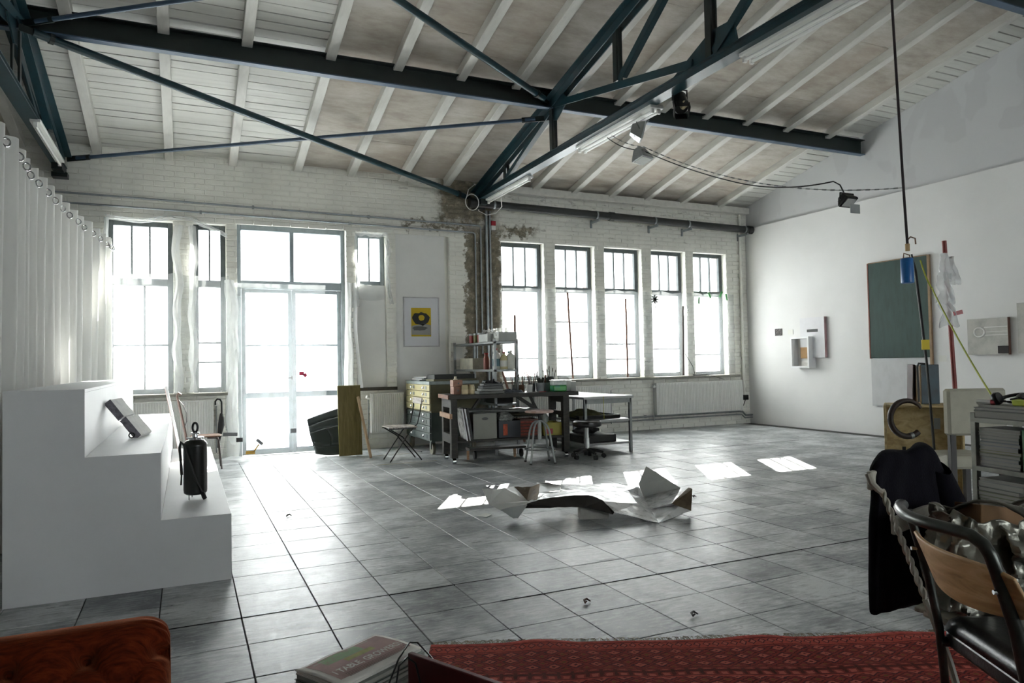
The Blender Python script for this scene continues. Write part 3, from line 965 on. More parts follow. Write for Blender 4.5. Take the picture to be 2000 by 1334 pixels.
def sag(p, q, s, n=20):
    p, q = Vector(p), Vector(q)
    return [p.lerp(q, k / n) - Vector((0, 0, 4 * s * (k / n) * (1 - k / n))) for k in range(n + 1)]
t = thing('lamp_cable', 'dark cable sagging from centre truss across to the hanging black lamp', 'cable', (4.6, 6.6, 3.6))
pth = sag((4.47, 7.1, 3.99), (4.66, 6.58, 3.66), .06, 10) + sag((4.66, 6.58, 3.66), (4.86, 5.3, 3.0), .03, 12)[1:] + sag((4.86, 5.3, 3.0), (5.06, 4.35, 2.80), .05, 12)[1:] + [(5.08, 4.3, 2.76), (5.1, 4.28, 2.69)]
MB().tube(pth, .006, 6).build('cable', M_RUBBER, t, smooth=True)
t = thing('chain', 'thin chain strung from centre truss past silver flood light to rope', 'chain', (5.0, 5.4, 3.2))
cp = sag((4.48, 7.0, 3.97), (4.68, 6.56, 3.69), .04, 12) + sag((4.68, 6.56, 3.69), (5.545, 4.06, 2.72), .18, 70)[1:]
links = MB()
for i in range(0, len(cp) - 1):
    a, b = Vector(cp[i]), Vector(cp[i + 1])
    links.beam(a, b, .012 if i % 2 else .004, .004 if i % 2 else .012)
tag(links.build('links', M_GREYM, t), kind='stuff')
# ---- rope, hook, blue can, rod and yellow cord
RXp, RYp = 5.545, 4.06
t = thing('hanging_rope', 'dark rope hanging from the ceiling to a wire hook, far right', 'rope', (RXp, RYp, 2.25))
MB().tube([(5.50, 4.08, roof(4.08) - .02), (5.507, 4.074, 4.3), (5.545, 4.057, 2.75), (5.562, 4.05, 2.24)], .011, 8).build('rope', simple('dark_red_black_rope', '241a1c', .8), t, smooth=True)
MB().tube([(5.56, 4.05, 2.2), (5.562, 4.05, 2.27), (5.59, 4.04, 2.3), (5.62, 4.02, 2.285), (5.625, 4.02, 2.235)], .006, 6).build('wire_hook', simple('rusty_wire', '6b5140', .5, .6), t, smooth=True)
MB().tube([(5.562, 4.05, 2.18), (5.562, 4.05, 2.24)], .018, 8).build('rope_knot', simple('pale_rope', 'b49a74', .9), t, smooth=True)
t = thing('blue_can', 'blue cylinder can hanging from a wire hook in front of green board', 'can', (5.553, 4.053, 1.91))
MB().lathe([(.0, 0), (.044, 0), (.05, .006), (.05, .205), (.045, .212), (0, .214)], 20, (5.553, 4.053, 1.905)).build('body', simple('blue_enamel', '1f5a94', .35, var=.05), t, smooth=True)
MB().tube([(5.525, 4.066, 2.11), (5.53, 4.062, 2.16), (5.575, 4.045, 2.145), (5.58, 4.04, 2.11)], .005, 6).build('wire_bail', MATS['rusty_wire'], t, smooth=True)
t = thing('black_rod', 'long thin black flexible rod leaning down behind the coat', 'rod', (5.3, 3.8, .02))
pp = [cam2w(3.51, 6.2, 2.18), cam2w(3.54, 6.2, 2.03), cam2w(3.57, 6.2, 1.7), cam2w(3.60, 6.18, 1.2), cam2w(3.62, 6.15, .47), cam2w(3.64, 6.13, .006)]
MB().tube(pp, [.008, .012, .012, .011, .011, .011], 8).build('rod', M_BLACK, t, smooth=True)
MB().obox(cam2w(3.585, 6.165, 1.385), (.065, .01, .085), RZ(-YAW)).build('yellow_tag', flat('yellow_note', 'c7b02a', .7), t)
t = thing('yellow_rope', 'yellow-green cord running from the blue can down to metal shelf', 'cord', (4.9, 3.4, 1.2))
pp = sag(cam2w(3.47, 6.0, 2.1), cam2w(3.56, 6.0, 1.86), .03, 5) + sag(cam2w(3.56, 6.0, 1.86), cam2w(2.98, 4.42, 1.02), .03, 16)[1:]
MB().tube(pp, .006, 6).build('cord', simple('yellow_green_cord', '9aa12a', .6), t, smooth=True)

# ================================================================== PLASTIC SHEETING AND CURTAIN
def sheet(name, label, x0, x1, z0, z1, y, mat, amp=.015, nu=60, nv=40, seed=0, edge=.03, cat='plastic sheet'):
    t = thing(name, label, cat, ((x0 + x1) / 2, y, z0))
    def fn(u, v):
        x = x0 + (x1 - x0) * u; z = z0 + (z1 - z0) * v
        n = nz((x * 5 + seed, z * 2.2, 0)) + .6 * nz((x * 13, z * 9 + seed, 3)) + .35 * nz((x * 31, z * 4, 7 + seed))
        e = edge * nz((seed, z * 5, 2)) * (abs(u - .5) > .47) * (1 if u > .5 else -1)
        ez = edge * nz((x * 4, seed, 5)) * (v > .96)
        return (x + e, y + amp * n, z + ez)
    MB().grid(nu, nv, fn).build('film', mat, t, smooth=True)
    return t
sheet('plastic_sheet', 'milky plastic sheet stretched over the five right windows', 4.80, 9.86, 1.0, 2.56, YB - .035, M_FILM, .018, 130, 44, 1)
t = sheet('plastic_sheet', 'torn milky plastic sheet over the two left windows', -1.02, 0.56, 0.96, 2.60, YB - .045, M_FILM, .03, 50, 70, 5, .05)
def swag(pts, w, seed, name, parent):
    def fn(u, v):
        k = u * (len(pts) - 1); i = min(int(k), len(pts) - 2); f = k - i
        p = Vector(pts[i]).lerp(Vector(pts[i + 1]), f)
        return p + Vector((0.5 * w * nz((u * 6, v * 3, seed)), -.06 - .05 * nz((u * 9, v * 5, seed)), (v - .5) * w * (1 + .5 * nz((u * 5, 0, seed)))))
    MB().grid(40, 8, fn).build(name, M_FILM2, parent, smooth=True)
swag([(-.98, YB, 3.36), (-.55, YB, 3.33), (-.2, YB, 3.40), (.08, YB, 3.40), (.3, YB, 3.3), (.54, YB, 3.18)], .07, 2, 'loose_fold', t)
def vfold(x, z0, z1, w, seed, parent, name='loose_fold'):
    def fn(u, v):
        z = z0 + (z1 - z0) * v
        return (x + (u - .5) * w * (1 + .7 * nz((z * 3, seed, 0))) + .05 * nz((z * 2.2, seed, 4)), YB - .055 - .05 * math.sin(PI * u) * (1 + nz((z * 3, u * 3, seed))), z)
    MB().grid(9, 60, fn).build(name, M_FILM2, parent, smooth=True)
vfold(-.1, .97, 3.3, .1, 3, t); vfold(.09, .97, 3.3, .1, 8, t)
vfold(-.97, 1.0, 3.35, .06, 12, t)
t2 = thing('plastic_sheet', 'plastic curtain hanging over the glazed double door', 'plastic sheet', (1.4, YB - .1, 0))
def fn(u, v):
    z = 2.50 * v + .012
    fl = max(0, .35 - z) / .35
    x = .50 + 1.42 * u + .02 * nz((u * 6, z * 2, 3))
    return (x + .1 * (u - .6) * fl, YB - .07 - .03 * nz((u * 16, z * 1.2, 1)) - .02 * nz((u * 40, z * .8, 2)) - .16 * fl * fl * (1 + .6 * nz((u * 7, 0, 9))), z)
MB().grid(70, 60, fn).build('film', M_FILM, t2, smooth=True)
def fn(u, v):
    return (.30 + .5 * u + .05 * nz((v * 4, u, 1)), YB - .62 + .5 * v + .05 * nz((u * 5, v, 6)), .012 + .03 * (nz((u * 4, v * 4, 2)) + .6) * (v > .1))
MB().grid(20, 16, fn).build('crumpled_foot', M_FILM2, t2, smooth=True)
vfold(.60, .02, 2.55, .16, 21, t2, 'side_strip')
tape = simple('grey_tape', '6d7072', .45)
MB().obox((.56, YB - .2, .36), (.19, .004, .05), RY_(.06)).build('tape_strip', tape, t2)
MB().obox((.68, YB - .2, .275), (.085, .004, .06)).build('tape_strip', simple('black_tape', '2a2a2b', .45), t2)
MB().obox((1.42, YB - .16, .36), (.08, .004, .065)).build('tape_strip', tape, t2)
pk = simple('pink_tape', 'd8385e', .6)
MB().obox((1.55, YB - .13, 1.19), (.07, .004, .05)).obox((1.6, YB - .13, 1.165), (.05, .004, .05), RY_(.8)).build('pink_tape', pk, t2)
ylt = simple('ochre_tape', 'c79a3c', .6)
MB().obox((.82, YB - .27, .095), (.12, .004, .045)).obox((.90, YB - .27, .155), (.13, .004, .02), RY_(-.95)).build('ochre_tape', ylt, t2)
MB().obox((.945, YB - .26, .235), (.11, .004, .045), RY_(.75)).build('tape_strip', tape, t2)
t3 = thing('plastic_sheet', 'plastic strip hanging at the right edge of the door', 'plastic sheet', (2.3, YB - .1, .3))
def fn(u, v):
    z = .95 + 1.62 * v
    w = .16 + .13 * (1 - v) ** 2
    return (2.27 + (u - .3) * w + .02 * nz((z * 2, u, 4)), YB - .04 - .05 * math.sin(u * 7 + 2 * nz((z, 0, 1))) * (1.2 - v * .5), z)
MB().grid(16, 50, fn).build('film', M_FILM2, t3, smooth=True)
t3 = thing('plastic_sheet', 'torn plastic around the small window beside the door', 'plastic sheet', (2.64, YB - .05, 2.3))
def sfold(path, w, seed):
    def fn(u, v):
        k = v * (len(path) - 1); i = min(int(k), len(path) - 2); p = Vector(path[i]).lerp(Vector(path[i + 1]), k - i)
        return p + Vector(((u - .5) * w, -.03 - .03 * nz((u * 4, v * 8, seed)), .02 * nz((v * 7, u * 3, seed))))
    MB().grid(6, 40, fn).build('torn_edge', M_FILM2, t3, smooth=True)
sfold([(2.40, YB, 3.3), (2.39, YB, 2.9), (2.44, YB, 2.62), (2.40, YB, 2.45), (2.42, YB, 2.2)], .05, 1)
sfold([(2.88, YB, 3.3), (2.91, YB, 3.05), (2.87, YB, 2.85), (2.90, YB, 2.5), (2.95, YB, 2.25)], .07, 2)
def fn(u, v): return (2.40 + .5 * u, YB - .03 - .02 * nz((u * 8, v * 3, 4)), 3.30 + .07 * v + .03 * nz((u * 5, 0, 4)))
MB().grid(30, 5, fn).build('torn_edge', M_FILM2, t3, smooth=True)
def fn(u, v): return (2.42 + .42 * u, YB + .02 - .02 * nz((u * 5, v * 3, 9)), 2.3 + .25 * v + .1 * (u - .5) ** 2)
MB().grid(20, 8, fn).build('film', M_FILM, t3, smooth=True)

# eyelet curtain on a wire, running towards the camera along the left
wire = [(-1.0, 10.9), (-1.01, 10.7), (-1.13, 9.5), (-1.22, 8.4), (-1.245, 7.3), (-1.255, 6.4), (-1.26, 5.2), (-1.26, 4.0)]
def wpt(s):
    k = s * (len(wire) - 1); i = min(int(k), len(wire) - 2); f = k - i
    return Vector((*wire[i], 0)).lerp(Vector((*wire[i + 1], 0)), f)
curtain = thing('curtain', 'long white eyelet curtain hanging on a wire along the left side', 'curtain', (-1.2, 7.5, 0))
NP = 22
def cfn(u, v):
    p = wpt(u)
    q = wpt(min(1, u + .01)) - wpt(max(0, u - .01))
    nrm = Vector((q.y, -q.x, 0)).normalized()
    ph = u * NP * 2 * PI
    z = .03 + 3.02 * v
    a = .105 * (1 + .35 * nz((u * 23, v * .8, 2))) * (.75 + .25 * v)
    w = math.sin(ph + 1.3 * nz((u * 18, v * 1.1, 5)) * (1.15 - v) + .6 * nz((u * 9, 0, 2)))
    w = math.copysign(abs(w) ** .65, w)
    return p + nrm * (a * w + .035 * nz((u * 11, v * 1.6, 8)) * (1 - v)) + Vector((0, 0, z + .02 * nz((u * 60, 0, 1)) * (v > .98)))
MB().grid(NP * 16, 22, cfn).build('cloth', M_CURTAIN, curtain, smooth=True)
for k in range(NP * 2):
    u = (k + .5) / (NP * 2)
    if wpt(u).y < 5.6 or not k % 2: continue
    p = wpt(u)
    q = (wpt(min(1, u + .01)) - wpt(max(0, u - .01))).normalized()
    R = Matrix.Rotation(math.atan2(q.y, q.x) + (.8 if k % 2 else -.8), 3, 'Z')
    e = MB().tube([Vector((0, .03 * math.cos(a), .03 * math.sin(a))) for a in [2 * PI * j / 14 for j in range(14)]], .007, 6, closed=True)
    c = Vector(cfn(u, .957))
    e.xf(R).mv(c + Vector((.006, -.006, 0))).build('eyelet', M_CHROME, curtain, smooth=True)
MB().tube([(x, y, 2.92) for x, y in wire], .004, 6).build('wire', M_GREYM, curtain)

# ================================================================== LEFT: STEPPED PLATFORM AND WHAT STANDS ON IT
st = thing('stepped_platform', 'big white painted three-step wooden platform in front of curtain', 'platform', (-.335, 6.8, 0))
YA, YE = 4.74, 8.86
prof = [(-.92, 0), (.25, 0), (.25, .40), (-.14, .40), (-.14, .80), (-.53, .80), (-.53, 1.19), (-.92, 1.19)]
MB().prism([(x, YA, z) for x, z in prof], (0, .02, 0)).build('side_panel', M_WHITEW, st)
MB().prism([(x, YE - .02, z) for x, z in prof], (0, .02, 0)).build('side_panel', M_WHITEW, st)
for k, (x0, x1, z) in enumerate(((-.14, .25, .40), (-.53, -.14, .80), (-.92, -.53, 1.19))):
    MB().box(x0, x1, YA + .02, YE - .02, z - .02, z).build('tread', M_WHITEW, st, bevel=.002, seg=1)
    MB().box(x1 - .018, x1, YA + .02, YE - .02, z - .40 if k else 0.0, z - .02).build('riser', M_WHITEW, st)
MB().box(-.92, -.90, YA + .02, YE - .02, 0, 1.17).build('back_panel', M_WHITEW, st)

M_AERO = simple('white_aerated_block', 'f4f4f2', .85, var=.05, scale=20, bump=.4, bscale=60)
M_AEROS = simple('grey_block_side', '77757c', .9, var=.25, scale=40, bump=.6, bscale=80)
a = math.atan2(.20, .27)
def slab(name, label, s0, s1, y0, y1, dx=0.0):
    t = thing(name, label, 'block', (-.41, (y0 + y1) / 2, .8), group='concrete blocks leaning on platform')
    def pt(s, th, y): return (-.305 + dx - s * math.sin(a) + th * math.cos(a), y, .802 + s * math.cos(a) + th * math.sin(a))
    n = 8
    m = MB()
    poly = [pt(s0, -.025, 0), pt(s0 + .004, .025, 0), pt(s1, .025, 0), pt(s1 - .004, -.025, 0)]
    rows = []
    for i in range(n + 1):
        y = y0 + (y1 - y0) * i / n
        rows.append([(p[0] + .006 * nz((i, k, s0 * 9)), y + .012 * nz((k * 3, i, s1 * 5)), p[2] + (.008 * nz((i * 2, k, 4)) if k > 1 else 0)) for k, p in enumerate(poly)])
    vs = [p for r in rows for p in r]
    fs = [(i * 4 + k, i * 4 + (k + 1) % 4, (i + 1) * 4 + (k + 1) % 4, (i + 1) * 4 + k) for i in range(n) for k in range(4)] + [(3, 2, 1, 0), (n * 4, n * 4 + 1, n * 4 + 2, n * 4 + 3)]
    turn = lambda mb: mb.mv((.40, -5.93, 0)).xf(RZ(-.2)).mv((-.40, 5.93, 0))
    turn(m.add(vs, fs)).build('block', M_AERO, t, bevel=.004, seg=1)
    e = MB().add([tuple(Vector(p) + Vector((0, -.004, 0))) for p in rows[0]], [(0, 1, 2, 3)])
    turn(e).build('rough_end', M_AEROS, t, solid=.006)
    return t
b1 = slab('concrete_block', 'lower white aerated block leaning on the middle step', 0.0, .175, 5.88, 6.18)
slab('concrete_block', 'upper white aerated block leaning on top of the lower one', .178, .335, 5.86, 6.13)
MB().tube([(-.36 + .018 * math.cos(k * PI / 6), 5.85, .822 + .018 * math.sin(k * PI / 6)) for k in range(12)], .005, 6, closed=True).build('iron_ring', M_BLACK, b1)

# pressure sprayer on the lowest step
cx, cy, cz = .055, 5.41, .402
t = thing('pressure_sprayer', 'black pressure sprayer with hose standing on the lowest step', 'sprayer', (cx, cy, cz))
MB().lathe([(0, .03), (.06, .03), (.073, .04), (.076, .06), (.076, .36), (.078, .362), (.078, .375), (.074, .38), (.06, .398), (.035, .405), (0, .405)], 28, (cx, cy, cz)).build('tank', M_BLACK, t, smooth=True)
MB().lathe([(0, .40), (.038, .40), (.038, .41), (.055, .413), (.055, .421), (.02, .424), (.018, .44), (.028, .442), (.028, .452), (.012, .456), (0, .456)], 20, (cx, cy, cz)).build('cap', M_CHROME, t, smooth=True)
MB().tube([(cx + .016 * math.cos(k * 2 * PI / 20), cy, cz + .487 + .032 * math.sin(k * 2 * PI / 20)) for k in range(20)], .0075, 8, closed=True).build('handle', M_BLACK, t, smooth=True)
for k in range(3):
    q = k * 2.1 + 4.0
    MB().tube([(cx + .062 * math.cos(q), cy + .062 * math.sin(q), cz), (cx + .062 * math.cos(q), cy + .062 * math.sin(q), cz + .04)], .004, 6).build('foot', M_GREYM, t)
hp = [(cx - .085, cy - .02, cz + .17), (cx - .092, cy - .03, cz + .28), (cx - .098, cy - .04, cz + .36), (cx - .09, cy - .05, cz + .395), (cx - .07, cy - .06, cz + .375), (cx - .04, cy - .085, cz + .28), (cx, cy - .09, cz + .15), (cx + .045, cy - .08, cz + .045)]
MB().tube(hp, .009, 8).build('hose', M_RUBBER, t, smooth=True)
MB().tube([(cx + .04, cy - .085, cz + .055), (cx + .052, cy - .08, cz + .02), (cx + .06, cy - .08, cz + .004)], [.012, .016, .014], 8).build('nozzle', M_RUBBER, t, smooth=True)
MB().tube([(cx - .09, cy - .02, cz + .10), (cx - .085, cy - .02, cz + .19)], .006, 6).build('lance', M_BLACK, t)

t = thing('framed_picture', 'narrow white picture frame edge leaning against the middle step', 'frame', (-.05, 7.75, .402))
MB().beam((-.043, 7.72, .404), (-.178, 7.72, 1.13), .05, .022, (1, 0, 0)).build('frame_side', M_WHITEW, t, bevel=.002)
MB().beam((-.055, 7.80, .404), (-.19, 7.80, 1.12), .11, .008, (1, 0, 0)).build('backing', simple('pinkish_card', 'b9a09c', .8), t)
t = thing('walking_cane', 'dark cane with looped string leaning behind the white frame', 'cane', (.0, 7.95, .402))
MB().tube([(.03, 7.95, .404), (-.02, 7.97, .70), (-.075, 7.98, .98), (-.085, 7.98, 1.02), (-.07, 7.98, 1.05), (-.05, 7.98, 1.03)], .013, 8).build('stick', simple('dark_brown_stick', '4a3a33', .6), t, smooth=True)
MB().tube([(-.07, 7.96, .98), (-.03, 7.95, .93), (.0, 7.95, .85), (.003, 7.95, .76), (-.02, 7.96, .70)], .004, 6).build('string', M_RUBBER, t)

# small school stool behind the platform
sx, sy = .19, 10.0
t = thing('school_stool', 'small stool with brown plywood seat and bent tube legs near umbrella', 'stool', (sx, sy, 0))
MB().prism([(sx - .17, sy - .15, .42), (sx - .12, sy - .18, .42), (sx + .2, sy - .16, .42), (sx + .23, sy, .42), (sx + .2, sy + .16, .42), (sx - .12, sy + .18, .42)], (0, 0, .016)).build('seat', m_wood('brown_plywood', '5c4235', '7d5c4a', '94705c'), t, bevel=.005)
for ax, ay in ((.17, -.13), (.17, .13), (-.12, -.13), (-.12, .13)):
    o = 1 if ax > 0 else -1
    MB().tube([(sx + ax * .3, sy + ay, .41), (sx + ax * .9, sy + ay, .405), (sx + ax + .012 * o, sy + ay, .385), (sx + ax + .02 * o, sy + ay, .35), (sx + ax + .05 * o, sy + ay * 1.1, .005)], .0105, 8).build('leg', simple('brown_grey_tube', '57504b', .4, .4), t, smooth=True)
# umbrella hooked over the radiator valve
t = thing('umbrella', 'rolled black umbrella hooked on valve of the left radiator', 'umbrella', (.44, YB - .17, .18))
ux, uy = .44, YB - .18
MB().tube([(ux - .07, uy, .78), (ux - .07, uy, .83), (ux - .045, uy, .86), (ux - .01, uy, .855), (ux + .01, uy, .82), (ux + .012, uy, .68), (ux, uy, .55)], .012, 8).build('handle', M_RUBBER, t, smooth=True)
MB().tube([(ux + .005, uy, .66), (ux + .01, uy, .60), (ux + .005, uy, .50), (ux - .02, uy, .35), (ux - .04, uy, .18)], [.016, .036, .045, .028, .008], 10).build('canopy', simple('black_umbrella_cloth', '141416', .7, bump=.4, bscale=30), t, smooth=True)

# ---- panel radiators on the window wall
def radiator(x0, x1, z0, z1, label, valve='right'):
    y = YB - .04
    t = thing('radiator', label, 'radiator', ((x0 + x1) / 2, y - .05, z0))
    d = .075
    n = max(6, int((x1 - x0 - .04) / .034))
    m = MB()
    pts = []
    for i in range(n):
        xa = x0 + .02 + (x1 - x0 - .04) * i / n; w = (x1 - x0 - .04) / n
        pts += [(xa, -.0), (xa + w * .22, -.014), (xa + w * .62, -.014), (xa + w * .84, 0)]
    pts.append((x1 - .02, 0))
    vs = []
    for (px, dy) in pts:
        for z, f in ((z0 + .012, 0), (z0 + .05, 1), (z1 - .05, 1), (z1 - .012, 0)):
            vs.append((px, y - d + dy * f, z))
    fs = [(i * 4 + k, (i + 1) * 4 + k, (i + 1) * 4 + k + 1, i * 4 + k + 1) for i in range(len(pts) - 1) for k in range(3)]
    m.add(vs, fs)
    m.build('fluted_panel', M_WHITE, t, smooth=True)
    MB().box(x0, x0 + .02, y - d - .006, y, z0, z1).build('side_cover', M_WHITE, t, bevel=.004)
    MB().box(x1 - .02, x1, y - d - .006, y, z0, z1).build('side_cover', M_WHITE, t, bevel=.004)
    MB().box(x0 + .02, x1 - .02, y - d - .004, y, z1 - .014, z1).build('top_grille', M_WHITE, t, bevel=.003)
    MB().box(x0 + .02, x1 - .02, y - d + .012, y, z0, z1 - .02).build('rear_panel', M_WHITE, t)
    vx = x1 + .035 if valve == 'right' else x0 - .035
    MB().tube([(vx - .02 if valve == 'right' else vx + .02, y - .04, z1 - .07), (vx + (.03 if valve == 'right' else -.03), y - .055, z1 - .05)], .026, 12).build('valve_knob', M_WHITE, t, smooth=True)
    MB().tube([(vx, y - .04, z1 - .08), (vx, y - .03, .16 if z0 > .2 else .1)], .009, 8).build('feed_pipe', M_GREYM, t, smooth=True)
    return t
radiator(-.85, .35, .20, .85, 'white panel radiator under the two left windows, partly behind platform')
radiator(2.58, 3.10, .25, .86, 'white panel radiator between the leaning board and the plan chest', 'left')
radiator(5.0, 6.90, .26, .85, 'white panel radiator behind the metal table under right windows')
radiator(7.90, 9.96, .27, .865, 'long white panel radiator near the far right corner', 'left')

# ---- leaning things right of the door
M_SHELL = simple('dark_green_grey_leather', '27302f', .42, var=.08, scale=12, bump=.06, bscale=50)
t = thing('seat_shell', 'dark grey padded seat shell leaning against the glazed door', 'seat cushion', (1.9, 10.55, 0))
def shell(u, v):
    # u across, v up; tapered foot, wide shoulders, curved in plan
    w = .50 + .06 * min(1, v * 2)
    x = 1.60 + .56 * .5 + (u - .5) * w + .05 * (1 - v)
    top = .50 + .17 * u
    z = .012 + v * top
    z += .05 * (abs(u - .5) * 2) ** 3 * (1 - v) * (1 if v < .3 else .3)
    y = 10.40 + .30 * v + .06 * math.sin(PI * u) * (1 - .3 * v)
    groove = 0
    for c, wd in ((.18, .016), (.62, .014), (.80, .014)):
        dv = v - c - .04 * math.sin(PI * u)
        groove = max(groove, math.exp(-(dv / wd) ** 2))
    if .18 < v < .62: groove = max(groove, .8 * math.exp(-((u - .45 - .06 * math.sin((v - .2) * 8)) / .02) ** 2))
    return (x, y + .022 * groove - .028 * (math.sin(PI * u) * math.sin(PI * v)) ** .5, z)
MB().grid(44, 60, shell).build('padding', M_SHELL, t, smooth=True, solid=.05)
bd = thing('leaning_board', 'tall ochre-brown board propped upright beside the door', 'board', (2.14, 10.3, 0))
M_OCHRE = m_wood('ochre_stained_board', '4d4314', '5f5427', '6d5f3a', (12, 12, 1), .6)
m = MB().obox((0, 0, .5), (.325, .016, 1.0), None).xf(RX_(-.1)).mv((2.135, 10.23, .012))
m.build('board', M_OCHRE, bd)
MB().obox((-.164, -.001, .5), (.004, .02, 1.0)).obox((0, -.001, .999), (.33, .02, .004)).xf(RX_(-.1)).mv((2.135, 10.23, .012)).build('yellow_edge', simple('yellow_paint_edge', '7d7418', .6), bd)
t = thing('wooden_batten', 'pale wooden batten propping up the ochre board', 'batten', (2.33, 9.9, 0))
MB().beam((2.335, 9.87, .006), (2.235, 10.20, .845), .05, .03, (1, 0, 0)).build('batten', m_wood('pale_pine', '8a7359', 'a88e70', 'bda585', (12, 12, 1)), t, bevel=.003)

# ---- folding bistro chair facing left
t = thing('bistro_chair', 'folding bistro chair with black iron frame and worn wooden slats', 'chair', (2.63, 9.4, 0))
M_IRON = simple('black_iron', '131414', .45, .3)
M_WORN = m_wood('worn_grey_wood', '6b645a', '98908a', 'b9b2ab', (12, 2, 12))
for yy in (9.24, 9.58):
    MB().tube([(2.44, yy, .008), (2.47, yy, .05), (2.70, yy, .38), (2.82, yy, .50), (2.86, yy, .66), (2.885, yy, .84)], .009, 6).build('leg', M_IRON, t, smooth=True)
    y2 = yy + (.02 if yy < 9.4 else -.02)
    MB().tube([(2.88, y2, .008), (2.85, y2, .05), (2.62, y2, .33), (2.44, y2, .445)], .009, 6).build('leg', M_IRON, t, smooth=True)
    MB().beam((2.43, yy, .445), (2.80, yy, .445), .012, .02).build('seat_rail', M_IRON, t)
for k in range(6):
    x = 2.43 + k * .066
    MB().box(x, x + .052, 9.21, 9.61, .452, .468).build('seat_slat', M_WORN, t, bevel=.003)
MB().tube([(2.875, 9.24, .12), (2.875, 9.58, .12)], .007, 6).build('stretcher', M_IRON, t)
MB().obox((2.878, 9.41, .80), (.016, .40, .085), RY_(.1)).build('back_slat', M_WORN, t, bevel=.006)
# ---- poster on the recessed panel
yp = YB + .042
t = thing('framed_poster', 'white framed yellow and black abstract print on wall beside pier', 'picture', (3.45, yp, 1.57))
fr = MB()
for a_, b_, c_, d_ in ((3.15, 3.165, 1.575, 2.375), (3.735, 3.75, 1.575, 2.375), (3.165, 3.735, 1.575, 1.59), (3.165, 3.735, 2.36, 2.375)):
    fr.box(a_, b_, yp - .025, yp, c_, d_)
fr.build('frame', simple('thin_grey_frame', 'a9a9aa', .4), t)
MB().box(3.165, 3.735, yp - .012, yp - .006, 1.59, 2.36).build('mount', simple('pale_mount_board', 'cfd0d4', .7, var=.01), t)
def ell(cx_, cz_, rx, rz, n=28, wob=.0, seed=0):
    return [(cx_ + rx * math.cos(q) * (1 + wob * nz((math.cos(q) * 2, math.sin(q) * 2, seed))), yp, cz_ + rz * math.sin(q) * (1 + wob * nz((math.cos(q) * 2, math.sin(q) * 2, seed + 3)))) for q in [2 * PI * k / n for k in range(n)]]
def deco(name, pts, dy, mat): MB().prism([(p[0], p[1] - dy, p[2]) for p in pts], (0, .0015, 0)).build(name, mat, t)
deco('print', [(3.28, yp, 1.74), (3.61, yp, 1.74), (3.61, yp, 2.20), (3.28, yp, 2.20)], .0155, flat('print_yellow', 'b79c14', .7))
deco('print_black_shape', ell(3.44, 2.03, .145, .105, 28, .35, 4), .0175, flat('print_black', '20211f', .7))
deco('print_yellow_eye', ell(3.45, 2.04, .05, .045, 16, .4, 9), .0195, MATS['print_yellow'])
deco('print_grey_shape', [(3.285, yp, 1.77), (3.605, yp, 1.765), (3.605, yp, 1.92), (3.50, yp, 1.95), (3.285, yp, 1.91)], .0175, flat('print_grey', '8c8c88', .7))
deco('print_dark_blob', ell(3.42, 1.87, .12, .035, 24, .4, 2), .0195, flat('print_charcoal', '50514e', .7))

# ================================================================== PLAN CHEST, RACK AND WORKBENCH
pc = thing('plan_chest', 'wide two-tone plan chest on castors, cream drawers over grey', 'plan chest', (3.5, 10.3, 0))
M_CREAM = simple('cream_painted_metal', 'b9b187', .45, var=.05)
M_GREEN = simple('green_grey_painted_metal', '47524f', .45, var=.08)
M_OLIVE = simple('olive_painted_metal', '4c4a2d', .5, var=.1)
X0, X1, Y0, Y1 = 3.14, 3.90, 9.68, 10.88
MB().box(X0 + .02, X1, Y0, Y1, .60, 1.0).build('upper_case', M_OLIVE, pc, bevel=.004)
MB().box(X0 + .02, X1, Y0, Y1, .19, .60).build('lower_case', M_GREEN, pc, bevel=.004)
MB().box(X0 - .005, X1, Y0 - .005, Y1, 1.0, 1.045).build('top', simple('pale_grey_metal_top', '8e9896', .45), pc, bevel=.004)
zs = [1.0, .905, .81, .715, .62, .605, .52, .415, .31, .205]
for k in range(9):
    if k == 4: continue
    za, zb = zs[k + 1] + .004, zs[k] - .004
    up = k < 4
    dr = MB().box(X0, X0 + .02, Y0 + .012, Y1 - .012, za, zb).build('drawer', M_CREAM if up else M_GREEN, pc, bevel=.003, seg=1)
    for yy in (Y0 + .30, Y1 - .30):
        MB().lathe([(0, 0), (.022, 0), (.02, .012), (.012, .018), (0, .02)], 12, rot=RY_(-PI / 2)).mv((X0, yy, (za + zb) / 2)).build('cup_handle', M_CHROME, dr, smooth=True)
        MB().box(X0 - .004, X0, yy - .16, yy - .08, za + .022, zb - .02).build('label_holder', M_GREYM if up else M_GREEN, dr)
for xx, yy in ((3.2, 9.76), (3.82, 9.76), (3.2, 10.78), (3.82, 10.78)):
    cs = MB().tube([(xx - .02, yy, .085), (xx + .02, yy, .085)], .083, 18).build('castor', simple('worn_castor_wheel', '6d6a5c', .7), pc, smooth=True)
    MB().box(xx - .03, xx + .03, yy - .03, yy + .03, .165, .195).box(xx - .034, xx - .024, yy - .03, yy + .03, .08, .17).box(xx + .024, xx + .034, yy - .03, yy + .03, .08, .17).build('castor_fork', M_GREEN, cs)
t = thing('portfolio', 'long dark portfolio box lying on top of the plan chest', 'portfolio', (3.45, 9.9, 1.045))
MB().box(3.22, 3.88, 9.72, 10.1, 1.047, 1.075).build('tray', M_OLIVE, t, bevel=.003)
MB().box(3.24, 3.86, 9.75, 10.08, 1.075, 1.14).build('box', simple('charcoal_board', '2c2f2d', .7), t, bevel=.004)
t = thing('paper_stack', 'flat stack of pale papers on the far end of plan chest', 'papers', (3.4, 10.5, 1.045))
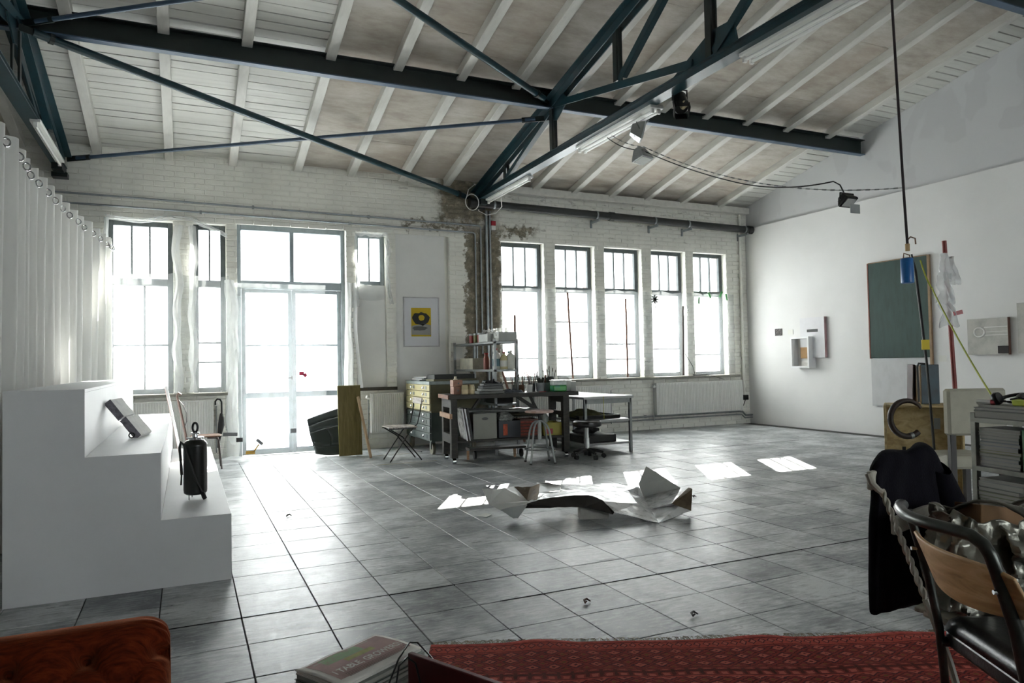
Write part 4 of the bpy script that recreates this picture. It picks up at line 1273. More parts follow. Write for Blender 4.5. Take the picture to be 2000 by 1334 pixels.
for k in range(4):
    MB().obox((3.36 + .02 * k, 10.45, 1.055 + .014 * k), (.38, .6 - .03 * k, .012), RZ(.05 * (k - 1.5))).build('sheet', M_PANEL if k % 2 else simple('blue_grey_paper', '868d90', .8), t)

rk = thing('metal_rack', 'tall grey metal rack loaded with bottles behind the workbench', 'rack', (4.1, 9.98, 0))
RX0, RX1, RY0, RY1 = 3.93, 4.30, 9.17, 10.84
for xx in (RX0, RX1 - .03):
    for yy in (RY0, RY1 - .03):
        MB().box(xx, xx + .034, yy, yy + .034, 0, 1.63).build('post', M_GREYM, rk)
for z in (.25, .72, 1.20, 1.60):
    MB().box(RX0, RX1, RY0, RY1, z - .002, z).box(RX0, RX1, RY0, RY0 + .002, z - .03, z).box(RX0, RX1, RY1 - .002, RY1, z - .03, z).box(RX0, RX0 + .002, RY0, RY1, z - .03, z).box(RX1 - .002, RX1, RY0, RY1, z - .03, z).build('shelf', M_GREYM, rk)

def bottle(c, r, h, mat, label, capm, group=None, neck=.35, name='bottle', labelm=None, liquid=None, flat_=1.0):
    t = thing(name, label, 'bottle', c, group=group)
    b = MB().lathe([(0, 0), (r * .92, 0), (r, .01), (r, h * .62), (r * .8, h * .74), (r * neck, h * .84), (r * neck, h * .92), (0, h * .92)], 16)
    b.v = [Vector((p.x, p.y * flat_, p.z)) for p in b.v]
    b.mv(c).build('body', mat, t, smooth=True)
    MB().lathe([(0, h * .90), (r * neck * 1.25, h * .90), (r * neck * 1.2, h), (0, h)], 12, c).build('cap', capm, t, smooth=True)
    if labelm:
        l = MB().lathe([(r * 1.012, h * .15), (r * 1.012, h * .5)], 16)
        l.v = [Vector((p.x, p.y * flat_, p.z)) for p in l.v]
        l.f = l.f[:16]
        l.mv(c).build('paper_label', labelm, t, smooth=True)
    return t
M_HDPE = simple('milky_plastic', 'c9cbc2', .4, var=.04)
M_REDC = flat('red_plastic', '8f1f22', .4)
M_YLIQ = simple('yellow_liquid_plastic', 'c7bd92', .35, var=.08)
M_LABEL = flat('white_paper_label', 'd6d6d0', .8)
M_BLUEL = flat('blue_paper_label', '5f7f86', .8)
gz = 1.202
gb = 'bottles on the middle rack shelf'
bottle((4.02, 9.30, gz), .055, .30, M_HDPE, 'white spray bottle with red cap and half blue label on rack', M_REDC, gb, .25, labelm=M_BLUEL)
bottle((3.98, 9.58, gz), .045, .24, flat('red_brown_plastic', '7b3a2c', .5), 'red-brown bottle with white base on the rack', M_REDC, gb, .6)
bottle((4.06, 9.44, gz), .035, .25, M_LABEL, 'slim white tube bottle with black cap on rack', M_BLACK, gb, .9)
bottle((4.11, 9.24, gz), .06, .25, M_YLIQ, 'yellowish canister with white label at front of rack', M_REDC, gb, .3, 'canister', M_LABEL, flat_=.8)
bottle((4.21, 9.22, gz), .065, .27, M_HDPE, 'large milky canister with narrow neck on rack', M_LABEL, gb, .25, 'canister', flat_=.8)
bottle((4.26, 9.40, gz), .05, .26, M_HDPE, 'milky canister at the right end of the rack shelf', M_BLUEL, gb, .3, 'canister', flat_=.9)
bottle((4.23, 9.60, gz), .05, .3, M_LABEL, 'tall white bottle at the back of rack shelf', M_LABEL, gb, .3)
def tray_box(name, label, c, size, mat, wall=.008, cat='box', rotz=0, group=None):
    t = thing(name, label, cat, c, rotz, group)
    w, d_, h = size
    MB().box(-w / 2, w / 2, -d_ / 2, d_ / 2, 0, wall).build('base', mat, t, local=True)
    for x0_, x1_, y0_, y1_ in ((-w / 2, w / 2, -d_ / 2, -d_ / 2 + wall), (-w / 2, w / 2, d_ / 2 - wall, d_ / 2), (-w / 2, -w / 2 + wall, -d_ / 2 + wall, d_ / 2 - wall), (w / 2 - wall, w / 2, -d_ / 2 + wall, d_ / 2 - wall)):
        MB().box(x0_, x1_, y0_, y1_, wall, h).build('side', mat, t, local=True)
    return t
M_BOXG = simple('pale_grey_box', '9c9f9c', .6, var=.05)
tb = tray_box('storage_box', 'pale grey box of scraps on the rack top, left', (4.02, 9.55, 1.602), (.2, .34, .11), M_BOXG)
sc_ = MB()
rr = random.Random(11)
for k in range(46):
    sc_.obox((4.02 + rr.uniform(-.08, .08), 9.55 + rr.uniform(-.14, .14), 1.70 + rr.uniform(0, .07)), (rr.uniform(.02, .05), rr.uniform(.02, .05), rr.uniform(.004, .012)), RZ(rr.random() * 6) @ RX_(rr.random() * 2))
tag(sc_.build('scraps', simple('pale_scraps', '8e908f', .6, var=.2, scale=50), tb), kind='stuff')
tb = tray_box('storage_box', 'plain grey box on the rack top, nearest the post', (4.14, 9.28, 1.602), (.28, .24, .13), M_BOXG)
t = thing('jug', 'small white jug standing in the grey box on rack top', 'jug', (4.05, 9.27, 1.62))
MB().lathe([(0, 0), (.035, 0), (.042, .05), (.038, .12), (.042, .17), (.038, .17), (.034, .12), (.0, .02)], 14, (4.05, 9.27, 1.62)).build('body', M_WHITE, t, smooth=True)
MB().tube([(4.01, 9.25, 1.76), (3.985, 9.24, 1.74), (3.99, 9.245, 1.69), (4.01, 9.25, 1.67)], .006, 6).build('handle', M_WHITE, t)
t = thing('figurine', 'white plaster hand figure sticking up from grey box on rack', 'figure', (4.16, 9.28, 1.62))
MB().tube([(4.16, 9.28, 1.62), (4.16, 9.28, 1.74), (4.165, 9.27, 1.80)], [.02, .016, .012], 8).tube([(4.165, 9.27, 1.74), (4.21, 9.26, 1.755), (4.26, 9.25, 1.75)], [.012, .009, .006], 8).build('body', M_WHITE, t, smooth=True)
for k, (cx_, cm) in enumerate(((9.95, '7a2420'), (10.12, '5a5f2e'), (10.3, '7a2420'))):
    t = thing('storage_tin', ['red tin at the far end of the rack top', 'olive tin between the two red tins', 'red tin nearest wall on the rack top'][k], 'tin', (4.05, cx_, 1.602))
    MB().lathe([(0, 0), (.055, 0), (.055, .14), (.05, .145), (0, .145)], 18, (4.05, cx_, 1.602)).build('body', simple('tin_' + cm, cm, .4), t, smooth=True)
    MB().lathe([(.057, .12), (.057, .148), (0, .15)], 18, (4.05, cx_, 1.602)).build('lid', M_GREYM, t, smooth=True)
t = thing('note_paper', 'white note sheets taped on wall behind the rack', 'paper', (4.0, YB - .02, 1.35))
MB().box(3.96, 4.12, YB - .022, YB - .018, 1.28, 1.56).build('sheet', M_LABEL, t)
t = tray_box('storage_box', 'long cream carton at the back of middle rack shelf', (4.1, 10.35, gz), (.28, .55, .17), simple('cream_carton', 'a9a697', .7))
for k in range(3):
    tray_box('storage_box', ['dark box low on the rack below the bench top', 'grey tool box on lower rack shelf', 'dark crate on bottom rack shelf'][k], (4.1, 9.4 + .35 * k, (.722, .722, .252)[k]), (.3, .28, .16), [M_RUBBER, M_GREYM, M_RUBBER][k])

# workbench frame: u along its front edge, v into the room
BO = Vector((3.06, 8.64, 0)); BA = math.radians(-7)
U = Vector((math.cos(BA), math.sin(BA), 0)); V = Vector((-math.sin(BA), math.cos(BA), 0))
def bp(u, v, z=0.0): return BO + U * u + V * v + Vector((0, 0, z))
RB = RZ(BA)
wbn = thing('workbench', 'long dark wooden workbench on castors covered with jars and tools', 'workbench', bp(.9, .32), BA)
M_DARKW = m_wood('dark_stained_wood', '171612', '23211b', '3a352b', (3, 12, 12), .55)
M_ENDW = m_wood('orange_worn_wood', '4a2c1c', '6e4630', '8a6248', (12, 3, 12), .55)
M_LIGHTW = m_wood('light_timber', '80614a', '9a7a5e', 'ab8d70', (2, 14, 14))
def bb(u0, u1, v0, v1, z0, z1, name, mat, parent=wbn, bevel=.003):
    m = MB().box(u0, u1, v0, v1, z0, z1).xf(RB).mv(BO)
    return m.build(name, mat, parent, bevel=bevel, seg=1)
ZT = .89
bb(.0, 1.80, 0, .62, ZT - .055, ZT, 'worktop', M_DARKW)
bb(-.012, .0, 0, .62, ZT - .055, ZT, 'end_grain', M_ENDW)
for (u, v) in ((.03, .02), (.03, .50), (1.58, .02), (1.58, .50)):
    w = .085
    lg = bb(u, u + w, v, v + w + .01, .075, ZT - .055, 'leg', M_DARKW)
    MB().tube([bp(u + .02, v + .045, .036), bp(u + .065, v + .045, .036)], .035, 14).build('castor', M_CHROME, lg, smooth=True)
bb(.03, .10, .11, .50, ZT - .17, ZT - .06, 'end_rail', M_DARKW)
bb(.03, .10, .11, .50, .26, .38, 'end_rail', M_DARKW)
bb(1.60, 1.66, .11, .50, ZT - .15, ZT - .06, 'end_rail', M_DARKW)
bb(1.60, 1.66, .11, .50, .56, .62, 'end_rail', M_DARKW)
bb(.03, 1.66, .04, .58, .27, .30, 'lower_shelf', M_DARKW)
bb(.005, .04, -.01, .62, .585, .65, 'vise_batten', M_LIGHTW)
MB().beam(bp(.34, .3, .62), bp(.5, .3, .83), .06, .03).build('brace', M_DARKW, wbn)
MB().beam(bp(1.36, .3, .60), bp(1.02, .3, .83), .07, .04).build('brace', M_DARKW, wbn)
MB().beam(bp(1.33, .36, .62), bp(1.22, .36, .83), .04, .03).build('brace', M_DARKW, wbn)

# on the bench
def on(name, label, cat, u, v, group=None): return thing(name, label, cat, bp(u, v, ZT), BA, group)
M_BLOCKW = m_wood('reddish_block_wood', '6e4a3a', '8b6350', 'a07a65', (8, 2, 8))
for k, (du, dz, sz, lb) in enumerate(((.0, .0, (.10, .2, .10), 'lower reddish wooden block at left end of the bench'), (.01, .102, (.13, .18, .085), 'upper wooden block balanced on the lower one at bench end'))):
    t = on('wooden_block', lb, 'block', .16 + du, .30, 'wooden blocks on bench')
    MB().box(-sz[0] / 2, sz[0] / 2, -sz[1] / 2, sz[1] / 2, dz, dz + sz[2]).build('block', M_BLOCKW, t, local=True, bevel=.004)
    MB().tube([(.01, -sz[1] / 2 - .002, dz + sz[2] * .5), (.01, -sz[1] / 2 + .01, dz + sz[2] * .5)], .012, 12).build('drill_hole', M_BLACK, t, local=True)
t = on('small_bottle', 'tiny white bottle with dark label on top of wooden blocks', 'bottle', .155, .28)
MB().box(-.025, .025, -.02, .02, .189, .205).box(-.015, .015, -.015, .015, .205, .235).build('body', simple('cream_plastic', 'd5d0b8', .5), t, local=True, bevel=.004)
for k, (u, lb) in enumerate(((.25, 'left glass jar of cream paste on the bench'), (.34, 'right glass jar of cream paste on the bench'))):
    t = on('paste_jar', lb, 'jar', u, .15 + .02 * k, 'jars of paste on bench')
    MB().lathe([(0, .0), (.042, .0), (.045, .008), (.045, .10), (.04, .112), (.04, .125), (.036, .125), (.036, .11), (.0, .10)], 18).build('glass', simple('jar_glass_cream', 'b9ac8a', .2, var=.05), t, smooth=True, local=True)
    MB().lathe([(0, .012), (.0452, .012), (.0455, .065), (0, .066)], 18).build('paste', simple('cream_paste', 'cdbd95', .5), t, smooth=True, local=True)
for k, (z, w, d_, c) in enumerate(((0, .34, .26, '63665f'), (.034, .30, .24, '7a7d7a'), (.068, .28, .25, '4a4d4c'), (.10, .26, .22, '3c3e40'))):
    t = on('flat_case', ['lowest flat grey case in the bench stack', 'second flat pale case in the bench stack', 'third flat dark case in the bench stack', 'topmost black case in the bench stack'][k], 'case', .60 + .01 * k, .22, 'flat cases stacked on bench')
    MB().box(-w / 2, w / 2, -d_ / 2, d_ / 2, z, z + .031).build('case', simple('case_' + c, c, .5), t, local=True, bevel=.005)
    MB().box(-w / 2 - .001, w / 2 + .001, -d_ / 2 - .001, d_ / 2 + .001, z + .018, z + .02).build('lid_seam', M_BLACK, t, local=True)
def rag(name, label, u, v, w, d_, h, mat, seed, cat='rag', z=0):
    t = on(name, label, cat, u, v)
    def fn(a_, b_):
        x, y = (a_ - .5) * w, (b_ - .5) * d_
        e = max(0, 1 - ((a_ - .5) ** 4 + (b_ - .5) ** 4) * 16)
        return (x + .01 * nz((a_ * 5, b_ * 5, seed)), y + .01 * nz((a_ * 5, b_ * 5, seed + 2)), z + .004 + e * h * (.45 + .8 * abs(nz((a_ * 4, b_ * 4, seed + 5)))))
    MB().grid(26, 18, fn).build('cloth', mat, t, smooth=True, local=True)
rag('crumpled_rag', 'dark crumpled plastic bag on top of the flat cases', .62, .22, .24, .18, .06, simple('dark_plastic_bag', '2a2d33', .25, var=.2, scale=30), 3, z=.131)
rag('crumpled_rag', 'grey-blue crumpled rag lying at the middle of the bench', .92, .2, .3, .16, .055, simple('grey_blue_rag', '4c5158', .8, var=.3, scale=25), 8)
rag('crumpled_rag', 'dark crumpled rag between cases and blue rag', .80, .28, .2, .16, .05, simple('dark_rag', '2b2c2b', .8, var=.3, scale=25), 14)
def pot(name, label, u, v, r, h, mat, brushes, seed, group='brush pots on bench', r2=None):
    t = on(name, label, 'pot', u, v, group)
    r2 = r2 or r
    MB().lathe([(0, 0), (r2, 0), (r, h), (r - .004, h), (r2 - .004, .006), (0, .006)], 18).build('pot', mat, t, smooth=True, local=True)
    q = random.Random(seed)
    for k in range(brushes):
        an = q.random() * 6.28; ln = h + q.uniform(.06, .16); le = q.uniform(.2, 1.0) * r * 1.8
        p0 = Vector((.3 * r * math.cos(an), .3 * r * math.sin(an), .02)); p1 = Vector((le * math.cos(an), le * math.sin(an), ln))
        MB().tube([p0, p1], q.uniform(.004, .007), 6).build('brush_handle', simple('brush_%d' % (k % 4), ('2c2a26', '6b3a2a', '8a8f8c', '243a33')[k % 4], .5), t, local=True)
        if q.random() < .6:
            dd = (p1 - p0).normalized()
            MB().tube([p1, p1 + dd * .03], [.009, .004], 6).build('bristles', simple('bristle', '4a4238', .9), t, local=True)
    return t
pot('brush_pot', 'glass of brushes with a red tube, left of the small cans', 1.02, .42, .04, .1, simple('dark_glass', '4c4d47', .3), 6, 1)
pot('brush_pot', 'brownish can of brushes behind the square white tub', 1.12, .40, .04, .095, simple('brown_can', '6d4b32', .5), 5, 2)
pot('white_tub', 'square-looking white tub at the middle of the bench', 1.17, .22, .045, .10, M_WHITE, 3, 3, r2=.038)
pot('brush_pot', 'dark can of brushes beside the white tub', 1.27, .40, .05, .11, M_RUBBER, 6, 4)
pot('paint_bucket', 'left grey bucket of paint rollers on the bench', 1.37, .34, .065, .12, simple('grey_bucket', '94989a', .5), 4, 5, r2=.055)
pot('paint_bucket', 'right blue-grey bucket of paint rollers on the bench', 1.47, .36, .062, .12, simple('bluegrey_bucket', '7b8687', .5), 4, 6, r2=.053)
pot('brush_pot', 'dark cup holding long brushes at right end of bench', 1.56, .44, .045, .2, M_RUBBER, 7, 7)
for k in range(3):
    t = on('roller_pad', ['left dark foam roller pad in bucket', 'middle dark foam roller pad in bucket', 'right dark foam roller pad in bucket'][k], 'roller', (1.36, 1.42, 1.47)[k], .35, 'roller pads in buckets')
    MB().obox((0, 0, .15), (.055, .03, .075), RY_((-.3, .3, .05)[k])).build('pad', simple('dark_foam', '3c3f38', .9), t, local=True, bevel=.008)
    MB().tube([(0, 0, .02), (0, 0, .13)], .005, 6).build('stem', M_GREYM, t, local=True)
t = on('plastic_jug', 'clear plastic tub with bright green liquid on the bench', 'tub', 1.56, .14)
MB().box(-.10, .10, -.07, .07, 0, .085).build('green_liquid', simple('green_liquid', '2f8f35', .3, var=.1, col2='2c6f78'), t, local=True, bevel=.015)
MB().box(-.103, .103, -.073, .073, .082, .145).build('tub', simple('frosted_tub', 'b8c0bd', .25, var=.1, scale=20), t, local=True, bevel=.02)
MB().box(-.107, .107, -.077, .077, .14, .158).build('lid', M_WHITE, t, local=True, bevel=.008)
t = on('carton', 'pale grey carton at the right end of the bench', 'carton', 1.70, .24)
MB().box(-.07, .07, -.08, .08, 0, .15).build('box', M_BOXG, t, local=True, bevel=.003)
MB().obox((0, .02, .165), (.13, .11, .004), RX_(.35)).build('flap', M_BOXG, t, local=True)
t = on('photo_card', 'black and white picture card leaning on carton at bench end', 'card', 1.765, .1)
MB().obox((0, 0, .065), (.07, .01, .13), RZ(-.5)).build('card', M_BOXG, t, local=True)
MB().obox((.004, -.006, .066), (.026, .003, .125), RZ(-.5)).build('black_bar', M_BLACK, t, local=True)
t = on('red_pen', 'small red pen lying at the front of the bench', 'pen', 1.30, .06)
MB().tube([(-.05, 0, .006), (.05, .01, .006)], .005, 6).build('pen', M_REDC, t, local=True)
# under the bench on its lower shelf
t = thing('archive_box', 'grey-white archive box with oval hand hole under the workbench', 'box', bp(.50, .25, .30), BA)
MB().box(-.16, .16, -.16, .17, 0, .33).build('box', simple('grey_white_card', '8d8e86', .8, var=.03), t, local=True, bevel=.003)
MB().prism([(.045 * math.cos(q) , -.163, .265 + .018 * math.sin(q)) for q in [2 * PI * k / 20 for k in range(20)]], (0, .004, 0)).build('hand_hole', M_BLACK, t, local=True)
MB().obox((.0, -.05, .345), (.30, .24, .004), RX_(.12) @ RZ(.2)).build('loose_papers', M_BOXG, t, local=True)
for k in range(3):
    t = thing('picture_board', ['leftmost white canvas board leaning under bench', 'middle white canvas board leaning under bench', 'rightmost thin dark-edged board leaning under bench'][k], 'board', bp(.18 + .04 * k, .2, .30), BA, 'boards leaning under bench')
    MB().obox((.03, 0, .20), (.014, .36 - .03 * k, .42), RY_(-.16)).build('board', M_WHITEW if k < 2 else M_RUBBER, t, local=True)
    MB().obox((.021, 0, .20), (.002, .34 - .03 * k, .40), RY_(-.16)).build('painted_face', simple('black_white_sketch', 'b9b9b6', .8, var=.4, scale=14, col2='1c1c1c'), t, local=True)
t = thing('plastic_roll', 'long roll of clear plastic sheeting lying under bench top', 'roll', bp(.8, .3, .66), BA)
def fn(u, v):
    q = v * 2 * PI
    return (-.52 + 1.02 * u, .12 * math.cos(q) * (1 + .15 * nz((u * 8, v * 4, 1))), .0 + .035 * math.sin(q) * (1 + .3 * nz((u * 9, q, 2))) - .03 * u * u)
MB().grid(40, 14, fn).build('sheeting', simple('cloudy_plastic', '6d706c', .3, var=.2, scale=12), t, smooth=True, local=True)
def fn(u, v):
    q = v * 2 * PI
    return (-.42 + .95 * u, .1 + .12 * math.cos(q), -.05 + .04 * math.sin(q) * (1 + .4 * nz((u * 7, q, 5))) - .03 * u)
MB().grid(36, 14, fn).build('brown_paper', simple('brown_paper', '3f3820', .6, var=.2), t, smooth=True, local=True)
MB().box(-.5, .55, -.02, .2, -.105, -.09).build('support_board', M_DARKW, t, local=True)
def crate(u, w, d_, h, mat, label, name='crate', v=.25):
    t = tray_box(name, label, bp(u, v, .302), (w, d_, h), mat, .01, 'crate', BA)
    return t
c1 = crate(.84, .30, .30, .22, simple('blue_black_plastic', '151c26', .5), 'dark blue crate with orange label under workbench')
MB().box(-.09, -.03, -.154, -.149, .03, .18).build('orange_label', simple('orange_red_label', 'a5472c', .7, var=.3, scale=30), c1, local=True)
t = thing('plastic_bag', 'clear crumpled plastic bag in the dark blue crate', 'bag', bp(.80, .22, .44), BA)
def fn(u, v):
    q = u * 2 * PI
    r = (.11 * math.sin(PI * min(v * .9 + .08, .99)) + .02) * (1 + .35 * nz((math.cos(q) * 2, math.sin(q) * 2, v * 6)))
    return (r * math.cos(q), r * math.sin(q), .02 + .2 * v)
MB().grid(22, 14, fn, closed_u=True).build('bag', simple('clear_bag', '7e817d', .25, var=.3, scale=30), t, smooth=True, local=True)
c2 = crate(1.12, .26, .3, .23, simple('brown_box', '4a2a1e', .6), 'brown box striped with red magazines under workbench', 'magazine_box')
for k in range(5):
    MB().box(-.125, .125, -.155, -.149, .02 + k * .04, .045 + k * .04).build('red_stripe', simple('red_orange_print', '7c2f20', .6, var=.2, scale=30), c2, local=True)
c3 = crate(1.45, .26, .3, .17, simple('yellow_green_crate', '8a7f22', .5, var=.1), 'yellow-green crate with red bottom at right end under bench')
MB().box(-.10, .0, -.154, -.149, .02, .09).build('red_label', M_REDC, c3, local=True)
t = thing('glass_jar', 'cluster jar of clear glass on crate under the bench', 'jar', bp(1.36, .18, .475), BA)
MB().lathe([(0, 0), (.05, 0), (.055, .08), (.03, .12), (.03, .14), (0, .14)], 14).build('jar', simple('clear_grey_glass', '80847f', .15, var=.2), t, smooth=True, local=True)
t = thing('small_trolley', 'low dark trolley on castors standing on floor under bench', 'trolley', bp(.8, .45, 0), BA)
MB().box(-.45, .35, -.1, .12, .12, .15).build('deck', M_DARKW, t, local=True)
for u in (-.38, .28):
    MB().tube([(u, -.05, .055), (u + .03, -.05, .055)], .055, 14).build('castor', M_RUBBER, t, smooth=True, local=True)
    MB().box(u - .1, u - .07, -.08, -.05, .0, .12).build('post', M_LIGHTW, t, local=True)
for k, (x, y, z0, x2, y2, z1) in enumerate(((5.07, YB - .05, 1.0, 5.07, YB - .05, 2.1), (4.92, 10.3, .02, 4.66, YB - .12, 1.55))):
    t = thing('wooden_stick', ['reddish wooden stick standing in front of leftmost right window', 'reddish wooden slat leaning behind the workbench'][k], 'stick', (x, y, z0))
    MB().beam((x, y, z0), (x2, y2, z1), .035, .015, (0, 1, 0)).build('stick', m_wood('reddish_stick', '6b4a40', '84604f', '956f60', (12, 12, 2)) if k == 0 else bpy.data.materials['reddish_stick'], t)
M_STICK = bpy.data.materials['reddish_stick']
for k, (x, z0, x2, z1, lb) in enumerate(((6.16, .99, 6.08, 2.50, 'long crooked stick in front of second right window'), (7.30, .985, 7.29, 2.42, 'thin wooden stick before the middle right window'), (8.55, .99, 8.58, 2.3, 'dark thin stick before the fourth right window'))):
    t = thing('wooden_stick', lb, 'stick', (x, YB - .08, z0), group='sticks in front of right windows')
    pth = [(x + (x2 - x) * f + .012 * nz((f * 6, k, 1)), YB - .085, z0 + (z1 - z0) * f) for f in [i / 12 for i in range(13)]]
    MB().tube(pth, [.018 + .007 * abs(nz((i, k, 4))) for i in range(13)], 7).build('stick', M_STICK if k < 2 else simple('dark_stick', '3a302c', .7), t, smooth=True)
t = thing('foil_star', 'small silver foil star hanging between third and fourth right windows', 'ornament', (7.93, YB - .1, 2.35))
for k in range(4):
    MB().obox((7.93, YB - .09, 2.42), (.16, .02, .03), RY_(k * PI / 4)).build('ray', M_CHROME, t)
MB().tube([(7.94, YB - .09, 2.38), (7.95, YB - .09, 2.22)], .008, 6).build('tassel', M_BLACK, t)
for k, (x, z, a_) in enumerate(((8.98, 2.42, .1), (9.24, 2.53, -.4), (9.52, 2.55, .5), (9.66, 2.5, -.2))):
    t = thing('green_tape', ['green tape strip at the left edge of last window', 'slanted green tape strip in last window, second', 'slanted green tape strip in last window, third', 'green tape strip at the right edge of last window'][k], 'tape', (x, YB - .06, z), group='green tape strips on last window')
    MB().obox((x, YB - .065, z), (.04, .003, .13), RY_(a_)).build('tape', simple('green_tape', '3f9a4c', .5), t)
t = thing('power_strip', 'black power strip with cable on the right window sill', 'power strip', (8.95, YB - .05, .975))
MB().box(8.82, 9.12, YB - .07, YB - .03, .977, 1.005).build('strip', M_BLACK, t, bevel=.004)
MB().tube([(8.85, YB - .05, 1.0), (8.8, YB - .06, 1.15), (8.62, YB - .06, 1.4)], .006, 6).build('cable', M_BLACK, t)
MB().tube([(9.12, YB - .05, .99), (9.25, YB - .09, .96), (9.5, YB - .12, .89)], .005, 6).build('cable', M_BLACK, t)

for k, (xa, xb, yy) in enumerate(((2.25, 3.05, 9.14), (2.42, 3.0, 10.1))):
    t = thing('floor_tape', ['thin yellow tape line on tiles in front of bistro chair', 'thin yellow tape line on tiles behind bistro chair'][k], 'tape', ((xa + xb) / 2, yy, 0))
    MB().box(xa, xb, yy - .006, yy + .006, .0005, .0018).build('tape', simple('worn_yellow_tape', '8a7c3c', .7), t)
# ---- work stools
def adjustable_stool():
    c = Vector((4.13, 8.20, 0))
    t = thing('work_stool', 'tall grey tubular swivel stool with round wooden seat at bench', 'stool', c)
    MB().lathe([(0, .645), (.175, .645), (.185, .655), (.185, .668), (.175, .675), (0, .675)], 30, c).build('seat', m_wood('pale_pink_seat_wood', '94776c', 'b39a90', 'c9b4ab', (4, 4, 4)), t, smooth=True)
    MB().tube([c + Vector((0, 0, .30)), c + Vector((0, 0, .55))], .026, 14).build('socket', M_GREYM, t, smooth=True)
    MB().tube([c + Vector((0, 0, .5)), c + Vector((0, 0, .645))], .016, 12).build('spindle', M_RUBBER, t, smooth=True)
    MB().lathe([(0, .615), (.05, .62), (.09, .645), (0, .648)], 18, c).build('seat_plate', M_RUBBER, t, smooth=True)
    for k in range(4):
        q = k * PI / 2 + .55
        d = Vector((math.cos(q), math.sin(q), 0))
        pth = [c + d * r + Vector((0, 0, z)) for r, z in ((.02, .535), (.06, .53), (.10, .505), (.13, .46), (.15, .40), (.20, .12), (.225, .012))]
        lg = MB().tube(pth, .0135, 10).build('leg', M_GREYM, t, smooth=True)
        MB().tube([c + d * .223 + Vector((0, 0, .02)), c + d * .226 + Vector((0, 0, .0))], .016, 8).build('rubber_foot', M_RUBBER, lg)
    MB().tube([c + Vector((.19 * math.cos(a_), .19 * math.sin(a_), .185)) for a_ in [2 * PI * k / 36 for k in range(36)]], .0105, 8, closed=True).build('foot_ring', M_GREYM, t, smooth=True)
adjustable_stool()
c = Vector((4.88, 8.27, 0))
t = thing('office_stool', 'low black padded swivel stool on castors beside metal table', 'stool', c)
MB().lathe([(0, .42), (.17, .42), (.19, .435), (.195, .46), (.19, .485), (.17, .50), (0, .505)], 30, c).build('seat', M_BLACK, t, smooth=True)
MB().tube([c + Vector((0, 0, .12)), c + Vector((0, 0, .27))], .026, 14).build('lower_column', M_CHROME, t, smooth=True)
MB().tube([c + Vector((0, 0, .27)), c + Vector((0, 0, .42))], .019, 14).build('gas_column', M_CHROME, t, smooth=True)
for k in range(5):
    q = k * 2 * PI / 5 - .35
    d = Vector((math.cos(q), math.sin(q), 0))
    lg = MB().tube([c + Vector((0, 0, .115)), c + d * .12 + Vector((0, 0, .10)), c + d * .21 + Vector((0, 0, .075))], [.024, .02, .016], 10).build('foot_arm', M_RUBBER, t, smooth=True)
    s = Vector((-d.y, d.x, 0))
    MB().tube([c + d * .215 - s * .022 + Vector((0, 0, .03)), c + d * .215 + s * .022 + Vector((0, 0, .03))], .03, 14).build('castor', M_RUBBER, lg, smooth=True)

# ---- metal table with two shelves
mt = thing('metal_table', 'grey metal table with two lower shelves reaching back to radiator', 'table', (5.4, 9.3, 0))
TX0, TX1, TY0, TY1 = 4.97, 5.79, 8.5, 10.2
MB().box(TX0, TX1, TY0, TY1, .765, .80).build('table_top', simple('pale_steel_top', 'a9abaa', .4, .2, var=.05), mt, bevel=.004)
MB().box(TX0 + .03, TX1 - .03, TY0 + .02, TY0 + .05, .70, .765).build('apron', M_GREYM, mt)
MB().box(TX1 - .05, TX1 - .02, TY0 + .05, TY1 - .05, .70, .765).build('apron', M_GREYM, mt)
for xx in (TX0 + .02, TX1 - .06):
    for yy in (TY0 + .02, TY1 - .06):
        MB().box(xx, xx + .04, yy, yy + .04, 0, .765).build('leg', M_GREYM, mt, bevel=.003)
for z in (.44, .12):
    MB().box(TX0 + .02, TX1 - .02, TY0 + .03, TY1 - .03, z, z + .03).build('shelf', simple('pale_steel_top', 'a9abaa'), mt, bevel=.003)
t = thing('black_tray', 'shallow black tray with olive cloth on the upper table shelf', 'tray', (5.40, 9.0, .47))
MB().box(5.02, 5.70, 8.72, 9.35, .472, .48).build('base', M_BLACK, t)
for a_ in ((5.02, 5.70, 8.72, 8.735), (5.02, 5.70, 9.335, 9.35), (5.02, 5.035, 8.735, 9.335), (5.685, 5.70, 8.735, 9.335)):
    MB().box(*a_, .48, .52).build('rim', M_BLACK, t)
def fn(u, v): return (5.0 + .55 * u, 8.78 + .5 * v, .50 + .09 * math.sin(PI * u) ** .6 * math.sin(PI * v) ** .6 * (1 + .5 * nz((u * 6, v * 6, 2))))
MB().grid(22, 18, fn).build('olive_cloth', simple('olive_cloth', '56552f', .85, var=.2, scale=14), t, smooth=True)
t = thing('black_box', 'flat black box on the bottom shelf of metal table', 'box', (5.38, 8.9, .15))
MB().box(5.02, 5.56, 8.62, 9.1, .152, .25).build('box', M_BLACK, t, bevel=.006)
MB().box(5.018, 5.562, 8.618, 9.102, .215, .218).build('lid_seam', M_RUBBER, t)
t = thing('black_camera_bag', 'black lumpy bag lying on the flat black box', 'bag', (5.25, 8.95, .25))
def fn(u, v):
    q = v * 2 * PI
    r = .055 * math.sin(PI * min(max(u, .04), .96)) ** .4 * (1 + .35 * nz((u * 7, math.cos(q) * 2, math.sin(q) * 2)))
    return (5.03 + .42 * u, 8.92 + 1.3 * r * math.cos(q), .30 + r * math.sin(q))
MB().grid(26, 14, fn).build('bag', M_RUBBER, t, smooth=True)
t = thing('wood_offcut', 'small orange wood offcut on the bottom shelf of table', 'offcut', (5.5, 9.3, .15))
MB().box(5.35, 5.62, 9.3, 9.42, .152, .26).build('offcut', M_LIGHTW, t)
